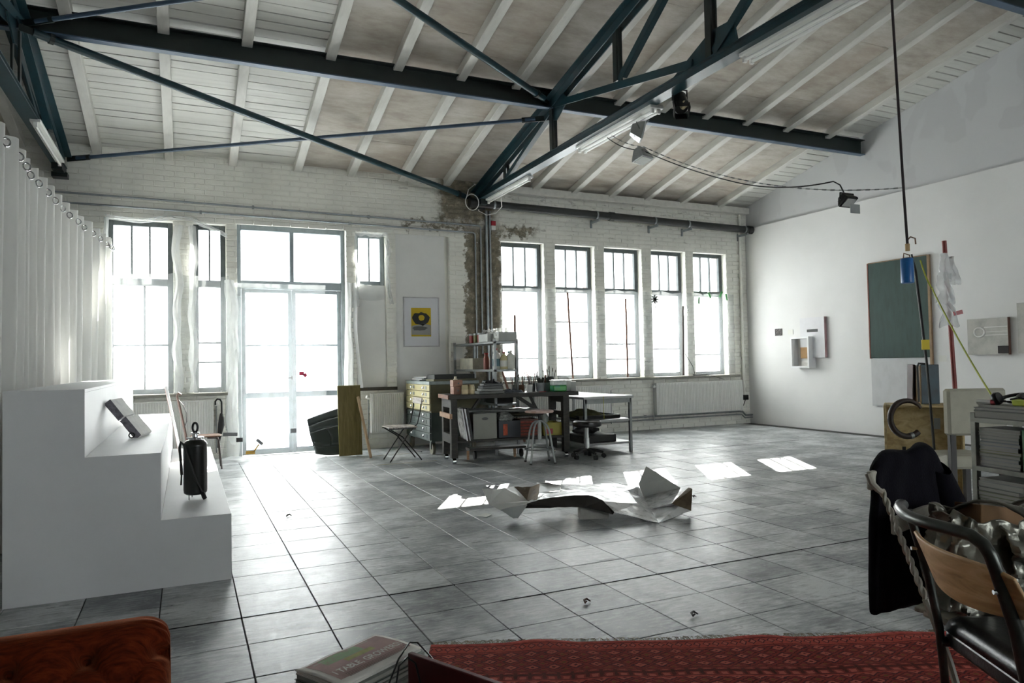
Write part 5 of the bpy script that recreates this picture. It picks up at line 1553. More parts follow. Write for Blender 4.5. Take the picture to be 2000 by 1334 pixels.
t = thing('black_lens_cap', 'small black cap lying on the metal table top', 'cap', (5.25, 9.1, .80))
MB().lathe([(0, .0), (.035, .0), (.03, .02), (0, .022)], 14, (5.2, 9.3, .801)).build('cap', M_BLACK, t, smooth=True)
t = thing('yellow_string', 'thin yellow string dangling from the metal table edge', 'string', (5.25, 8.49, .5))
MB().tube([(5.28, 8.49, .80), (5.28, 8.488, .64), (5.285, 8.49, .48)], .004, 5).build('string', simple('yellow_string', 'a8a43a', .7), t)

# ================================================================== SCULPTURE ON THE FLOOR
SV = {'f0':(2.476,5.159,0.170), 'f1':(2.643,5.197,0.180), 'f2':(2.814,5.224,0.180), 'f3':(3.049,5.165,0.180), 'f4':(3.106,5.033,0.150), 'f5':(3.128,4.901,0.080), 'tip':(3.408,4.693,0.004), 'g0':(2.482,5.230,0.120), 'g1':(2.729,5.112,0.120), 'g2':(2.939,5.048,0.110), 'g3':(3.126,4.922,0.060), 'b0':(2.980,5.979,0.160), 'b1':(3.164,5.869,0.160), 'b2':(3.397,5.798,0.150), 'b3':(3.668,5.737,0.140), 'b4':(3.803,5.531,0.130), 'v0':(3.855,5.536,0.030), 'v1':(3.616,5.098,0.015), 'pk':(3.699,5.263,0.360), 'pl':(3.778,5.502,0.160), 'pr':(4.116,5.318,0.120), 'pm':(3.949,5.305,0.220), 'r0':(3.843,4.837,0.030), 'r1':(3.802,4.764,0.220), 'r2':(3.822,4.835,0.220), 'r3':(3.674,4.875,0.100), 'r4':(3.775,4.883,0.080), 'l0':(2.225,5.491,0.260), 'l1':(2.231,5.369,0.150), 'l2':(2.284,5.275,0.120), 'l3':(2.431,5.331,0.020), 'l4':(2.463,5.312,0.020), 'l5':(2.480,5.167,0.160), 'l6':(2.521,5.204,0.170), 'l7':(2.314,5.486,0.240), 'l8':(2.484,5.628,0.220), 'l9':(2.640,5.756,0.200), 'l10':(2.699,5.727,0.100), 'w0':(2.629,5.733,0.200), 'w1':(2.735,5.640,0.200), 'w2':(2.786,5.550,0.240), 'w3':(2.660,5.322,0.200), 'w4':(2.583,5.207,0.180), 'w5':(2.633,5.485,0.120), 's0':(2.904,5.847,0.200), 's1':(2.938,5.689,0.220), 's2':(3.047,5.642,0.190), 's3':(2.967,5.524,0.170), 's4':(2.757,5.507,0.170)}
scu = thing('crumpled_sheet', 'large crumpled white metal sheet with torn edges lying on the floor', 'sculpture', (3.1, 5.3, 0))
M_SHEETW = simple('white_flaking_sheet', 'e8e9e9', .25, .12, var=.06, scale=14, bump=.2, bscale=25, col2='9b9c9a', spec=.8)
M_SHEETG = simple('grey_sheet', 'cbccc8', .4, var=.05, scale=6, bump=.05, bscale=20)
M_RUST = simple('brown_rusty_sheet', '6b5c48', .75, var=.25, scale=12, bump=.3, bscale=40)
M_UNDER = simple('shaded_sheet_underside', '1d1814', .8, var=.2, scale=10)  # brown underside darkened: shade of the backlit flap is put into the colour
def patch(name, mat, polys, sub=3, amp=.006, solid=.004):
    bm = bmesh.new()
    vm = {}
    for poly in polys:
        vs = []
        for k in poly:
            if k not in vm: vm[k] = bm.verts.new(SV[k])
            vs.append(vm[k])
        bm.faces.new(vs)
    bmesh.ops.triangulate(bm, faces=bm.faces)
    bmesh.ops.subdivide_edges(bm, edges=bm.edges, cuts=sub, use_grid_fill=True)
    for v in bm.verts:
        n = nz(v.co, 14) + .6 * nz(v.co, 31)
        v.co += Vector((.4 * amp * nz(v.co, 19), .4 * amp * nz(v.co, 23), amp * n if v.co.z > .012 else 0))
        v.co.z = max(v.co.z, .003)
    me = bpy.data.meshes.new(name)
    bm.to_mesh(me); bm.free()
    me.materials.append(mat)
    o = bpy.data.objects.new(name, me)
    COL.objects.link(o)
    attach(o, scu)
    md = o.modifiers.new('thickness', 'SOLIDIFY'); md.thickness = solid; md.offset = -1
    return o
SV['m0'] = (2.80, 5.45, .165); SV['m1'] = (3.10, 5.45, .175); SV['m2'] = (3.35, 5.35, .15); SV['m3'] = (3.45, 5.05, .09); SV['m4'] = (3.62, 5.45, .12)
patch('white_top', M_SHEETW, [('w4', 'f1', 'm0', 's4'), ('f1', 'f2', 'm0'), ('f2', 'f3', 'm1', 'm0'), ('m0', 'm1', 's3', 's4'), ('f3', 'f4', 'm2', 'm1'), ('f4', 'f5', 'm3', 'm2'), ('f5', 'tip', 'v1', 'm3'), ('s3', 'm1', 'b1', 's2'), ('m1', 'm2', 'b2', 'b1'), ('m2', 'm4', 'b3', 'b2'), ('m2', 'm3', 'm4'), ('m3', 'v1', 'v0', 'm4'), ('m4', 'v0', 'b4', 'b3')], 3, .010)
patch('right_wing', M_SHEETW, [('v1', 'tip', 'r0', 'r4'), ('v1', 'r4', 'r3'), ('v1', 'r3', 'pr', 'v0'), ('r3', 'r4', 'pr')], 3, .008)
patch('raised_corner', M_SHEETG, [('pl', 'pk', 'pm', 'v0'), ('pm', 'pr', 'v0')], 3, .004)
patch('rusty_fold', M_RUST, [('r3', 'r2', 'r1', 'r0'), ('r3', 'r0', 'r4')], 3, .006)
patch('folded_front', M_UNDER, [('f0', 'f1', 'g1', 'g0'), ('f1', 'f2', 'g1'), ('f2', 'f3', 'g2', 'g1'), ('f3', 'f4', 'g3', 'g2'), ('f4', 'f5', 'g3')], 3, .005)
patch('left_fold', M_SHEETG, [('l2', 'l3', 'l4', 'l5'), ('l1', 'l2', 'l5', 'l6'), ('l1', 'l6', 'w5', 'l8'), ('l0', 'l1', 'l8', 'l7'), ('l6', 'w4', 'w5'), ('l8', 'w5', 'l9')], 3, .006)
patch('rusty_curl', M_RUST, [('w1', 'w2', 'w3', 'w5'), ('w3', 'w4', 'w5'), ('w0', 'w1', 'w5')], 3, .008)
patch('grey_flap', M_SHEETG, [('s0', 's1', 's2', 's3'), ('s0', 's3', 's4')], 3, .004)
t = thing('brick_support', 'pale brick propping up the crumpled sheet', 'brick', (3.07, 5.14, 0))
MB().obox((3.06, 5.12, .05), (.24, .115, .10), RZ(-.35)).build('brick', simple('pale_sand_lime_brick', 'a3a199', .85, var=.08, scale=14, bump=.2), t, bevel=.004)
t = thing('paper_scrap', 'small white paper scrap lying beside the left end of crumpled sheet', 'paper', (2.3, 5.64, 0))
MB().add([(2.236, 5.658, .004), (2.332, 5.697, .008), (2.366, 5.631, .004), (2.286, 5.562, .004)], [(0, 1, 2, 3)]).build('scrap', M_LABEL, t, solid=.002)
for k, ((x, y), lb) in enumerate((((1.95, 3.35), 'dry curled brown leaf on tiles near the rug'), ((2.33, 2.93), 'dark twig scrap on tiles left of the chairs'), ((.80, 6.45), 'dark smudge of debris on tiles near platform'), ((4.33, 5.4), 'small dark crumb right of the crumpled sheet'))):
    t = thing('floor_debris', lb, 'debris', (x, y, 0))
    MB().tube([(x + .025 * math.cos(i) * (1 - i * .1), y + .02 * math.sin(i * 1.3), .006 + .01 * abs(math.sin(i * 2))) for i in range(6)], [.003, .006, .007, .006, .004, .002], 6).build('scrap', simple('brown_leaf', '54362c', .8) if k == 0 else M_RUBBER, t)

# ================================================================== GABLE WALL: BOARDS AND PICTURES
xw = XR
t = thing('green_board', 'tall dark green painted board with wooden edges on gable wall', 'board', (xw - .03, 7.62, .5))
M_GREENB = simple('chalky_green_paint', '27403a', .7, var=.12, scale=5, bump=.05, stretch=(1, 3, .7))
MB().box(xw - .04, xw - .012, 7.12, 8.14, 1.255, 2.80).build('green_panel', M_GREENB, t)
MB().box(xw - .04, xw - .012, 7.12, 8.14, .48, 1.25).build('white_panel', simple('chalky_white_panel', 'b9babb', .75, var=.04, scale=4, stretch=(1, 2, 1)), t)
MB().box(xw - .045, xw - .008, 8.14, 8.16, 1.25, 2.81).build('red_edge', simple('red_brown_edge', '7a4638', .7), t)
MB().box(xw - .045, xw - .008, 7.085, 7.12, .9, 2.81).build('wooden_edge', simple('raw_wood_edge', '8a7358', .7), t)
MB().box(xw - .045, xw - .008, 7.12, 8.14, 2.80, 2.815).build('top_edge', MATS['raw_wood_edge'], t)
def canvas(name, label, y0, y1, z0, z1, d, mat, side, cat='painting'):
    t = thing(name, label, cat, (xw - d / 2, (y0 + y1) / 2, z0))
    MB().box(xw - d, xw - .003, y0, y1, z0, z1).build('stretcher', side, t)
    MB().box(xw - d - .004, xw - d, y0, y1, z0, z1).build('canvas', mat, t)
    return t
M_PLASTC = simple('crackled_grey_canvas', 'b3b2ac', .8, var=.1, scale=7, bump=.35, bscale=22)
t = canvas('relief_painting', 'grey plaster relief painting with white ring and dark square', 5.98, 6.53, 1.28, 1.79, .06, M_PLASTC, simple('red_brown_canvas_side', '6f5247', .8))
MB().tube([(xw - .068, 6.36 + .07 * math.cos(q), 1.60 + .065 * math.sin(q)) for q in [2 * PI * k / 26 for k in range(26)]], .011, 8, closed=True).build('white_ring', M_WHITE, t, smooth=True)
MB().box(xw - .07, xw - .064, 5.975, 6.115, 1.295, 1.40).build('dark_square', simple('dark_wine_square', '160f11', .7), t)
for k, (z, w) in enumerate(((1.665, .012), (1.60, .006), (1.555, .008))):
    MB().box(xw - .069, xw - .064, 5.985, 6.29, z - w / 2, z + w / 2).build('ridge', M_PANEL, t)
canvas('relief_painting', 'grey textured canvas cut by the right edge of the picture', 5.2, 5.86, 1.29, 1.97, .05, M_PLASTC, M_PLASTC)
t = canvas('white_canvas', 'white canvas with small black bar behind the open frame', 9.04, 9.58, 1.28, 2.0, .06, simple('white_canvas_paint', 'd3d3d6', .8, var=.03, scale=5), simple('pink_canvas_side', 'a98a8c', .8))
MB().box(xw - .067, xw - .064, 9.18, 9.42, 1.74, 1.79).build('black_bar', M_RUBBER, t)
t = thing('shadow_box_frame', 'open white box frame holding a brown cardboard piece', 'picture', (xw - .16, 9.5, 1.1))
for a_ in ((9.69, 9.72, 1.10, 1.66), (9.30, 9.33, 1.10, 1.66), (9.33, 9.69, 1.10, 1.13), (9.33, 9.69, 1.63, 1.66)):
    MB().box(xw - .17, xw - .003, *a_).build('frame_side', M_WHITEW, t)
MB().box(xw - .01, xw - .004, 9.33, 9.69, 1.13, 1.63).build('back_board', M_PANEL, t)
MB().box(xw - .09, xw - .01, 9.40, 9.56, 1.27, 1.47).build('cardboard_piece', simple('brown_cardboard', '9a7a52', .85, var=.08), t)
t = thing('small_print', 'small dark square print pinned high left on gable wall', 'picture', (xw - .01, 10.15, 1.72))
MB().box(xw - .012, xw - .002, 10.07, 10.24, 1.71, 1.84).build('print', simple('dark_print', '3a3535', .8, var=.5, scale=40, col2='9c9a98'), t)
for y, z, lb in ((9.86, 1.72, 'white caption card beside the small dark print'), (6.95, 1.19, 'white caption card right of the green board')):
    t = thing('caption_card', lb, 'card', (xw - .004, y, z))
    MB().box(xw - .006, xw - .002, y - .06, y + .06, z, z + .09).build('card', M_LABEL, t)

# ================================================================== RIGHT MIDDLE GROUND
CY = Matrix.Rotation(-YAW, 3, 'Z')       # camera-facing frame: x right, y away
def kbox(name, mat, parent, a0, a1, b0, b1, z0, z1, bevel=.003):
    """box in the crate's own turned frame: a right along its front, b into it"""
    m = MB().box(a0, a1, b0, b1, z0, z1).xf(Matrix.Rotation(-YAW - .5, 3, 'Z')).mv(cam2w(3.375, 6.5))
    return m.build(name, mat, parent, bevel=bevel, seg=1)
def cbox(name, mat, parent, lat0, lat1, f0, f1, z0, z1, bevel=.003, rot=0.0):
    """box given in right / away metres from the camera's floor point"""
    c = cam2w((lat0 + lat1) / 2, (f0 + f1) / 2, (z0 + z1) / 2)
    return MB().obox(c, (lat1 - lat0, f1 - f0, z1 - z0), Matrix.Rotation(-YAW + rot, 3, 'Z')).build(name, mat, parent, bevel=bevel, seg=1)
t = thing('plywood_crate', 'open-fronted plywood crate standing behind the coat chair', 'crate', cam2w(3.65, 6.75))
M_PLY = m_wood('yellowed_plywood', '94805a', 'b5a276', 'c9b88e', (2, 6, 9), .6)
L0, L1, F0, F1, H1 = 3.375, 3.925, 6.5, 7.0, .845
WK = .62
kbox('side_panel', M_PLY, t, 0, .018, 0, .42, 0, H1)
kbox('side_panel', M_PLY, t, WK - .018, WK, 0, .42, 0, H1)
kbox('top_panel', M_PLY, t, .018, WK - .018, 0, .42, H1 - .018, H1)
kbox('bottom_panel', M_PLY, t, .018, WK - .018, 0, .42, 0, .018)
kbox('back_panel', M_PLY, t, .018, WK - .018, .22, .232, .018, H1 - .018)
kbox('hand_hole', M_RUBBER, t, .14, .17, .214, .219, .36, .45, 0)
kbox('paper_patch', M_BOXG, t, .40, .45, .214, .219, .62, .72, 0)
t = thing('chipboard_sheet', 'grey unpainted panel standing on floor right of the plywood crate', 'panel', cam2w(4.0, 6.9))
cbox('panel', simple('grey_stained_panel', '8b8a86', .8, var=.08, scale=5), t, 3.98, 4.2, 6.75, 6.77, 0, .84)
t = thing('photo_album', 'thick worn dark album strapped with cord standing on the crate', 'album', cam2w(3.77, 6.62, .845))
RA = Matrix.Rotation(-YAW - .1, 3, 'Z')
def al(name, x0, x1, y0, y1, z0, z1, mat, lean=0): MB().box(x0, x1, y0, y1, z0, z1).xf(RA @ RY_(lean)).mv(cam2w(3.78, 6.62, .847)).build(name, mat, t, bevel=.004, seg=1)
al('cover', -.03, .13, -.10, -.088, .0, .36, simple('teal_black_cover', '12313b', .5, var=.25))
al('pages', -.025, .12, -.086, .05, .01, .345, simple('brown_black_pages', '2c2a22', .85, var=.2, stretch=(30, 1, 1)))
al('cover', -.075, -.055, -.02, .10, .015, .36, simple('dark_wine_cover', '38201f', .6), .04)
al('board', -.045, -.032, -.10, .05, .0, .355, simple('tan_board', '8b7355', .7), .03)
MB().tube([RA @ Vector(p) + cam2w(3.78, 6.62, .847) for p in ((-.055, -.10, .02), (-.06, -.105, .34), (-.045, -.10, .372), (.02, -.06, .368), (.05, -.04, .365))], .01, 6).build('strap', M_RUBBER, t, smooth=True)
t = thing('curved_horn', 'brown curved horn-like tube hanging over front of the crate', 'horn', cam2w(3.53, 6.44, .6))
pth = [cam2w(3.50 + .15 * math.cos(q), 6.34, .735 + .155 * math.sin(q) * 1.02) for q in [math.radians(35 + 275 * k / 26) for k in range(27)]]
MB().tube(pth, [.014 + .012 * min(1, k / 8) for k in range(27)], 10).build('tube', simple('brown_horn', '2c1e16', .5, var=.25, scale=25), t, smooth=True)
MB().tube([pth[-4], pth[-3]], .029, 10).build('grey_tape', M_GREYM, t, smooth=True)
t = thing('red_pole', 'thin red painted pole standing upright behind the cream chair', 'pole', cam2w(4.29, 7.0))
MB().tube([cam2w(4.38, 7.0, 0), cam2w(4.29, 7.0, 2.42)], .021, 12).build('pole', simple('red_brown_paint', '7c2b25', .5, var=.12), t, smooth=True)
t = thing('plastic_bag', 'white plastic bag tied to the upper part of red pole', 'bag', cam2w(4.27, 6.98, 1.8))
def bag(cl, f, z0, z1, w, seed):
    def fn(u, v):
        q = u * 2 * PI
        env = (.35 + .65 * math.sin(PI * min(1, (1 - v) * .75 + .12)))
        r = w * env * (1 + .3 * nz((math.cos(q) * 2, math.sin(q) * 2, v * 5 + seed)))
        return cam2w(cl + r * math.cos(q) + .03 * nz((v * 3, seed, 1)), f + .5 * r * math.sin(q), z0 + (z1 - z0) * v + .02 * nz((q, v * 3, seed)))
    MB().grid(20, 18, fn, closed_u=True).build('bag', M_FILM2, t, smooth=True)
def drape(cl, f, z0, z1, w0, w1, seed):
    def fn(u, v):
        w = w0 + (w1 - w0) * (1 - v)
        q = (u - .5) * 2.4
        return cam2w(cl + .5 * w * math.sin(q) + .02 * nz((v * 4, u * 2, seed)), f - .03 - .5 * w * math.cos(q) + .03 * math.sin(u * 14 + 3 * nz((v * 2, 0, seed))), z0 + (z1 - z0) * v + .04 * nz((u * 5, v, seed + 2)) * (1 - v))
    MB().grid(26, 26, fn).build('bag', M_FILM2, t, smooth=True)
drape(4.25, 7.0, 2.02, 2.29, .05, .12, 1); drape(4.22, 6.97, 1.80, 2.1, .06, .20, 4); drape(4.26, 7.0, 1.57, 1.9, .10, .20, 9); drape(4.34, 7.02, 1.98, 2.26, .03, .14, 12)
MB().obox(cam2w(4.34, 6.90, 1.70), (.09, .004, .04), CY @ RY_(-.2)).build('red_print', M_REDC, t)

# cream upholstered chair, seen from behind
M_CREAMF = simple('cream_upholstery', 'a8a596', .85, var=.06, scale=6, bump=.1, bscale=80)
M_DKLEG = simple('dark_wood_leg', '1f1a18', .5)
ch = thing('upholstered_chair', 'cream upholstered dining chair with dark legs behind metal shelf', 'chair', cam2w(3.57, 5.75))
cbox('backrest', M_CREAMF, ch, 3.345, 3.80, 5.48, 5.56, .67, 1.03, .018)
cbox('seat', M_CREAMF, ch, 3.35, 3.80, 5.56, 6.0, .40, .50, .02)
for l in (3.36, 3.75):
    for f in (5.49, 5.94):
        cbox('leg', M_DKLEG, ch, l, l + .045, f, f + .045, 0, .68 if f < 5.6 else .42)
# metal shelf rack: long side runs towards the camera
RO = cam2w(2.88, 4.5)
dv = Vector((.25, -.97, 0)).normalized(); pv = Vector((.97, .25, 0)).normalized()
D3 = cam2w(dv.x, dv.y); P3 = cam2w(pv.x, pv.y)
RR = Matrix((D3, P3, Vector((0, 0, 1)))).transposed()
ms = thing('metal_shelf', 'low grey metal shelf packed with magazines and books, right edge', 'shelf', RO + D3 * .4 + P3 * .18)
M_SHELFM = simple('scuffed_grey_metal', '77786f', .5, .3, var=.12, scale=10)
def sb(name, u0, u1, v0, v1, z0, z1, mat, parent=ms, bevel=.002, rot=None):
    m = MB().box(u0, u1, v0, v1, z0, z1)
    return m.xf(RR).mv(RO).build(name, mat, parent, bevel=bevel, seg=1)
for u in (0, .95):
    for v in (0, .34):
        sb('post', u, u + .035, v, v + .035, 0, .93, M_SHELFM)
for z in (.10, .345, .60, .90):
    sb('shelf', 0, .985, 0, .375, z - .03, z, M_SHELFM)
def book(name, label, cat, u0, u1, v0, v1, z0, z1, cover, group=None, spine=None, rz=0.0):
    """book or magazine: cover boards and page block"""
    t = thing(name, label, cat, RO + RR @ Vector(((u0 + u1) / 2, (v0 + v1) / 2, z0)), 0, group)
    th = min(.004, (z1 - z0) * .2)
    def bx(n, a0, a1, b0, b1, c0, c1, m):
        mm = MB().box(a0 - (u0 + u1) / 2, a1 - (u0 + u1) / 2, b0 - (v0 + v1) / 2, b1 - (v0 + v1) / 2, c0 - z0, c1 - z0).xf(RZ(rz)).xf(RR)
        mm.mv(RO + RR @ Vector(((u0 + u1) / 2, (v0 + v1) / 2, z0))).build(n, m, t)
    cm = simple('cover_' + cover, cover, .5, var=.08)
    bx('cover', u0, u1, v0, v1, z0, z0 + th, cm); bx('cover', u0, u1, v0, v1, z1 - th, z1, cm)
    bx('pages', u0 + .004, u1 - .004, v0 + .003, v1 - .004, z0 + th, z1 - th, simple('page_block', '8f8f88', .85, var=.06, stretch=(1, 1, 60)))
    return t
rr = random.Random(21)
z = .602
cols = ['6f7072', '85867f', '7b7c80', '5d5e55', '6d6a45', '8a8b8c', '72757a', '666a70', '7d7d78', '8b8b85', '94948e']
names = ['lowest', 'second', 'third', 'fourth', 'fifth', 'sixth', 'seventh', 'eighth', 'ninth', 'tenth', 'topmost']
for k in range(11):
    h = rr.uniform(.017, .028)
    if z + h > .862: h = .865 - z
    book('magazine', '%s magazine bundle in the tall stack on middle metal shelf' % names[k], 'magazine', .045 + rr.uniform(-.004, .006), .045 + .27 + rr.uniform(-.01, .004), .012 + rr.uniform(0, .01), .23, z, z + h - .001, cols[k], 'magazines in tall shelf stack')
    z += h
    if z > .86: break
for k, (w, c, lb) in enumerate(((.02, '1f5b33', 'green upright book beside magazine stack'), (.018, '8d9a86', 'pale green upright book on the metal shelf'), (.03, '1d2a28', 'black upright book on the metal shelf'), (.02, '6b7a55', 'sage upright book leaning on the metal shelf'), (.016, 'a39a3a', 'yellow upright book on the metal shelf'), (.03, '7d8f9a', 'pale blue upright book at right picture edge'))):
    u = .335 + [0, .026, .05, .087, .112, .132][k]
    t = thing('upright_book', lb, 'book', RO + RR @ Vector((u, .1, .602)), group='upright books on metal shelf')
    sb('cover', u, u + w, .01, .20, .602, .602 + rr.uniform(.22, .255), simple('cover_' + c, c, .5), t)
    sb('pages', u + .003, u + w - .003, .014, .205, .606, .83, MATS['page_block'], t)
z = .347
for k in range(7):
    h = rr.uniform(.02, .034)
    book('magazine', '%s magazine pile lying on the lower metal shelf' % names[k], 'magazine', .03 + rr.uniform(-.01, .03), .33 + rr.uniform(-.02, .06), -.01 + rr.uniform(0, .02), .26, z, z + h - .001, ['5d5f58', '4f5136', '6d6e66', '575a3a', '3c3d38', '7b7d7a', '8b8c88'][k], 'magazines on lower metal shelf', rz=rr.uniform(-.08, .08))
    z += h
for k in range(3):
    book('magazine', ['dark magazine under the lower pile at right edge', 'pale magazine sticking out at right edge', 'blue-edged magazine at right edge of lower shelf'][k], 'magazine', .42, .75, -.02, .25, .347 + k * .035, .347 + k * .035 + .033, ['2d2e2a', '8b8d88', '3d5c73'][k], 'magazines on lower metal shelf')
book('art_book', 'thick dark grey book at the bottom of stack on top of metal shelf', 'book', .03, .40, .0, .28, .902, .945, '55574f', 'books on top of metal shelf')
book('art_book', 'black-edged book second in the stack on top of metal shelf', 'book', .03, .41, .0, .28, .946, .966, '3f4146', 'books on top of metal shelf')
book('art_book', 'pale book topmost in the stack on top of metal shelf', 'book', .05, .40, .01, .27, .967, .982, '7f8072', 'books on top of metal shelf')
book('magazine', 'grey papers curled at the right picture edge on metal shelf top', 'papers', .47, .80, .0, .28, .902, 1.01, '6c6d6c')
t = thing('black_headphones', 'black headphones lying on books on top of metal shelf', 'headphones', RO + RR @ Vector((.2, .12, .985)))
hp0 = RO + RR @ Vector((.2, .12, .985))
MB().tube([hp0 + RR @ Vector((.09 * math.cos(q), .08 * math.sin(q), .03 + .03 * abs(math.sin(q)))) for q in [math.radians(-20 + 230 * k / 16) for k in range(17)]], .011, 8).build('headband', M_BLACK, t, smooth=True)
for a_ in (-.4, 3.6):
    MB().lathe([(0, -.015), (.035, -.015), (.04, 0), (.035, .018), (0, .02)], 16, rot=RX_(PI / 2.6)).mv(hp0 + RR @ Vector((.09 * math.cos(a_), .08 * math.sin(a_), .035))).build('ear_cup', M_BLACK, t, smooth=True)
MB().tube([hp0 + RR @ Vector((.05 * math.cos(q * 1.7) - .03, .05 * math.sin(q * 2.1), .008 + .012 * abs(math.sin(q * 3)))) for q in [k * .35 for k in range(24)]], .005, 6).build('cable', M_RUBBER, t, smooth=True)
t = thing('yellow_reel', 'bright yellow-green cord reel beside the headphones', 'reel', RO + RR @ Vector((.30, .1, .985)))
MB().obox(RO + RR @ Vector((.30, .08, 1.01)), (.11, .07, .045), RR @ RX_(.2)).build('reel', simple('yellow_green_plastic', 'a5b12e', .5, var=.08), t, bevel=.01)
MB().tube([RO + RR @ Vector((.24, .05, 1.02)), RO + RR @ Vector((.30, .04, 1.036)), RO + RR @ Vector((.36, .06, 1.02))], .007, 6).build('strap', M_BLACK, t)
t = thing('paper_tube', 'small rolled white paper with red end on shelf books', 'paper roll', RO + RR @ Vector((.06, .06, .99)))
MB().tube([RO + RR @ Vector((.03, .03, .998)), RO + RR @ Vector((.12, .06, .998))], .015, 12).build('tube', M_LABEL, t, smooth=True)
MB().tube([RO + RR @ Vector((.105, .055, .998)), RO + RR @ Vector((.125, .0617, .998))], .0158, 12).build('red_end', flat('red_pink', 'a33c48', .6), t, smooth=True)

# ================================================================== FOREGROUND RIGHT: CHAIRS, COAT, BAG
M_WCHAIR = simple('cream_painted_iron', 'a09c8e', .45, var=.08, scale=14)
M_CRW = m_wood('cream_painted_slats', '8f8c7f', 'a7a496', 'b5b2a5', (2, 10, 10), .5)
gc = thing('garden_chair', 'cream slatted garden chair with twisted iron frame under the coat', 'chair', cam2w(1.6, 2.55))
def C(l, f, z): return cam2w(l, f, z)
def twist(p, q, r, turns, name='twisted_bar', n=80):
    p, q = Vector(p), Vector(q)
    d = (q - p).normalized(); a_ = d.cross(Vector((0, 1, .2))).normalized(); b_ = d.cross(a_)
    m = MB()
    for ph in (0, PI):
        m.tube([p.lerp(q, k / n) + (a_ * math.cos(turns * 2 * PI * k / n + ph) + b_ * math.sin(turns * 2 * PI * k / n + ph)) * r * .6 for k in range(n + 1)], r * .8, 6)
    return m.build(name, M_WCHAIR, gc, smooth=True)
twist(C(1.262, 2.46, .837), C(1.309, 2.30, .517), .0085, 5.5)
MB().tube([C(1.309, 2.30, .517), C(1.325, 2.28, .45), C(1.36, 2.27, .33), C(1.37, 2.22, .2), C(1.33, 2.15, .09), C(1.29, 2.1, .03), C(1.30, 2.02, .014)], .012, 8).build('leg', M_WCHAIR, gc, smooth=True)
MB().tube([C(1.75, 2.72, .475), C(1.78, 2.7, .3), C(1.80, 2.65, .008)], .012, 8).build('leg', M_WCHAIR, gc, smooth=True)
MB().tube([C(1.45, 2.0, .44), C(1.47, 2.2, .25), C(1.46, 2.42, .15), C(1.44, 2.5, .012)], .012, 8).build('leg', M_WCHAIR, gc, smooth=True)
MB().tube([C(1.95, 2.25, .44), C(1.93, 2.4, .2), C(1.90, 2.55, .008)], .012, 8).build('leg', M_WCHAIR, gc, smooth=True)
twist(C(1.70, 2.86, .83), C(1.75, 2.72, .475), .0085, 5.5)
MB().tube([C(1.312, 2.31, .468), C(1.45, 2.0, .44)], .011, 8).build('seat_rail', M_WCHAIR, gc, smooth=True)
MB().tube([C(1.75, 2.72, .468), C(1.95, 2.25, .44)], .011, 8).build('seat_rail', M_WCHAIR, gc, smooth=True)
for k in range(6):
    f_ = k / 5.0
    MB().beam(C(1.31 + .135 * f_, 2.32 - .30 * f_, .472 - .004 * k), C(1.80 + .15 * f_, 2.70 - .42 * f_, .472 - .004 * k), .055, .016).build('seat_slat', M_CRW, gc, bevel=.004)
MB().beam(C(1.222, 2.465, .868), C(1.72, 2.85, .868), .02, .065).build('back_slat', M_CRW, gc, bevel=.006)
MB().tube([C(1.214, 2.455, .895), C(1.222, 2.45, .865), C(1.245, 2.452, .84), C(1.262, 2.46, .83)], .011, 8).build('iron_finial', M_WCHAIR, gc, smooth=True)
MB().beam(C(1.28, 2.43, .72), C(1.72, 2.80, .72), .018, .06).build('back_slat', M_CRW, gc, bevel=.006)

# coat draped over the chair back
coat = thing('dark_coat', 'heavy black-blue wool coat draped over the garden chair back', 'coat', C(1.5, 2.75, .4))
M_COAT = simple('black_blue_wool', '0c0b13', .95, var=.15, scale=30, bump=.3, bscale=150, spec=.15)
def cfn2(u, v):
    # v: 0 front hem -> .5 over the top -> 1 rear hem ; u along the chair back
    lat = 1.275 + .40 * u
    fc = 2.53 + .26 * u
    hump = .89 + .06 * math.sin(PI * min(1, u * 1.1)) ** .7 + .018 * math.sin(u * 11) - .05 * max(0, u - .8) * 4
    s = (v - .5) * 2
    ztop = hump
    hemf = .405 - .02 * u; hemr = .42
    if s < 0:
        k = -s
        z = ztop - (ztop - hemf) * max(0, (k - .12) / .88) if k > .12 else ztop - .006 * k / .12
        off = -.055 * min(1, k / .15) - .01 * k - .006 * math.sin(u * 9 + 1.5) * k
    else:
        k = s
        z = ztop - (ztop - hemr) * max(0, (k - .12) / .88) if k > .12 else ztop - .006 * k / .12
        off = .055 * min(1, k / .15) + .05 * k + .02 * math.sin(u * 12) * k
    lat += (u - .35) * .05 * min(1, abs(s) * 1.4)
    lat += .012 * nz((u * 4, v * 7, 1))
    return C(lat + off * .5, fc + off * .86 + .01 * nz((u * 6, v * 6, 3)), z + .008 * nz((u * 7, v * 9, 5)))
MB().grid(40, 60, cfn2).build('cloth', M_COAT, coat, smooth=True, solid=.03, sub=1)
def sleeve(u, v):
    q = v * 2 * PI
    p = C(1.60, 2.72, .88).lerp(C(1.70, 2.74, .55), u)
    r = .055 + .02 * math.sin(PI * u)
    return p + Vector((r * math.cos(q), r * math.sin(q), .03 * math.sin(q)))
MB().grid(20, 14, sleeve).build('sleeve', M_COAT, coat, smooth=True)
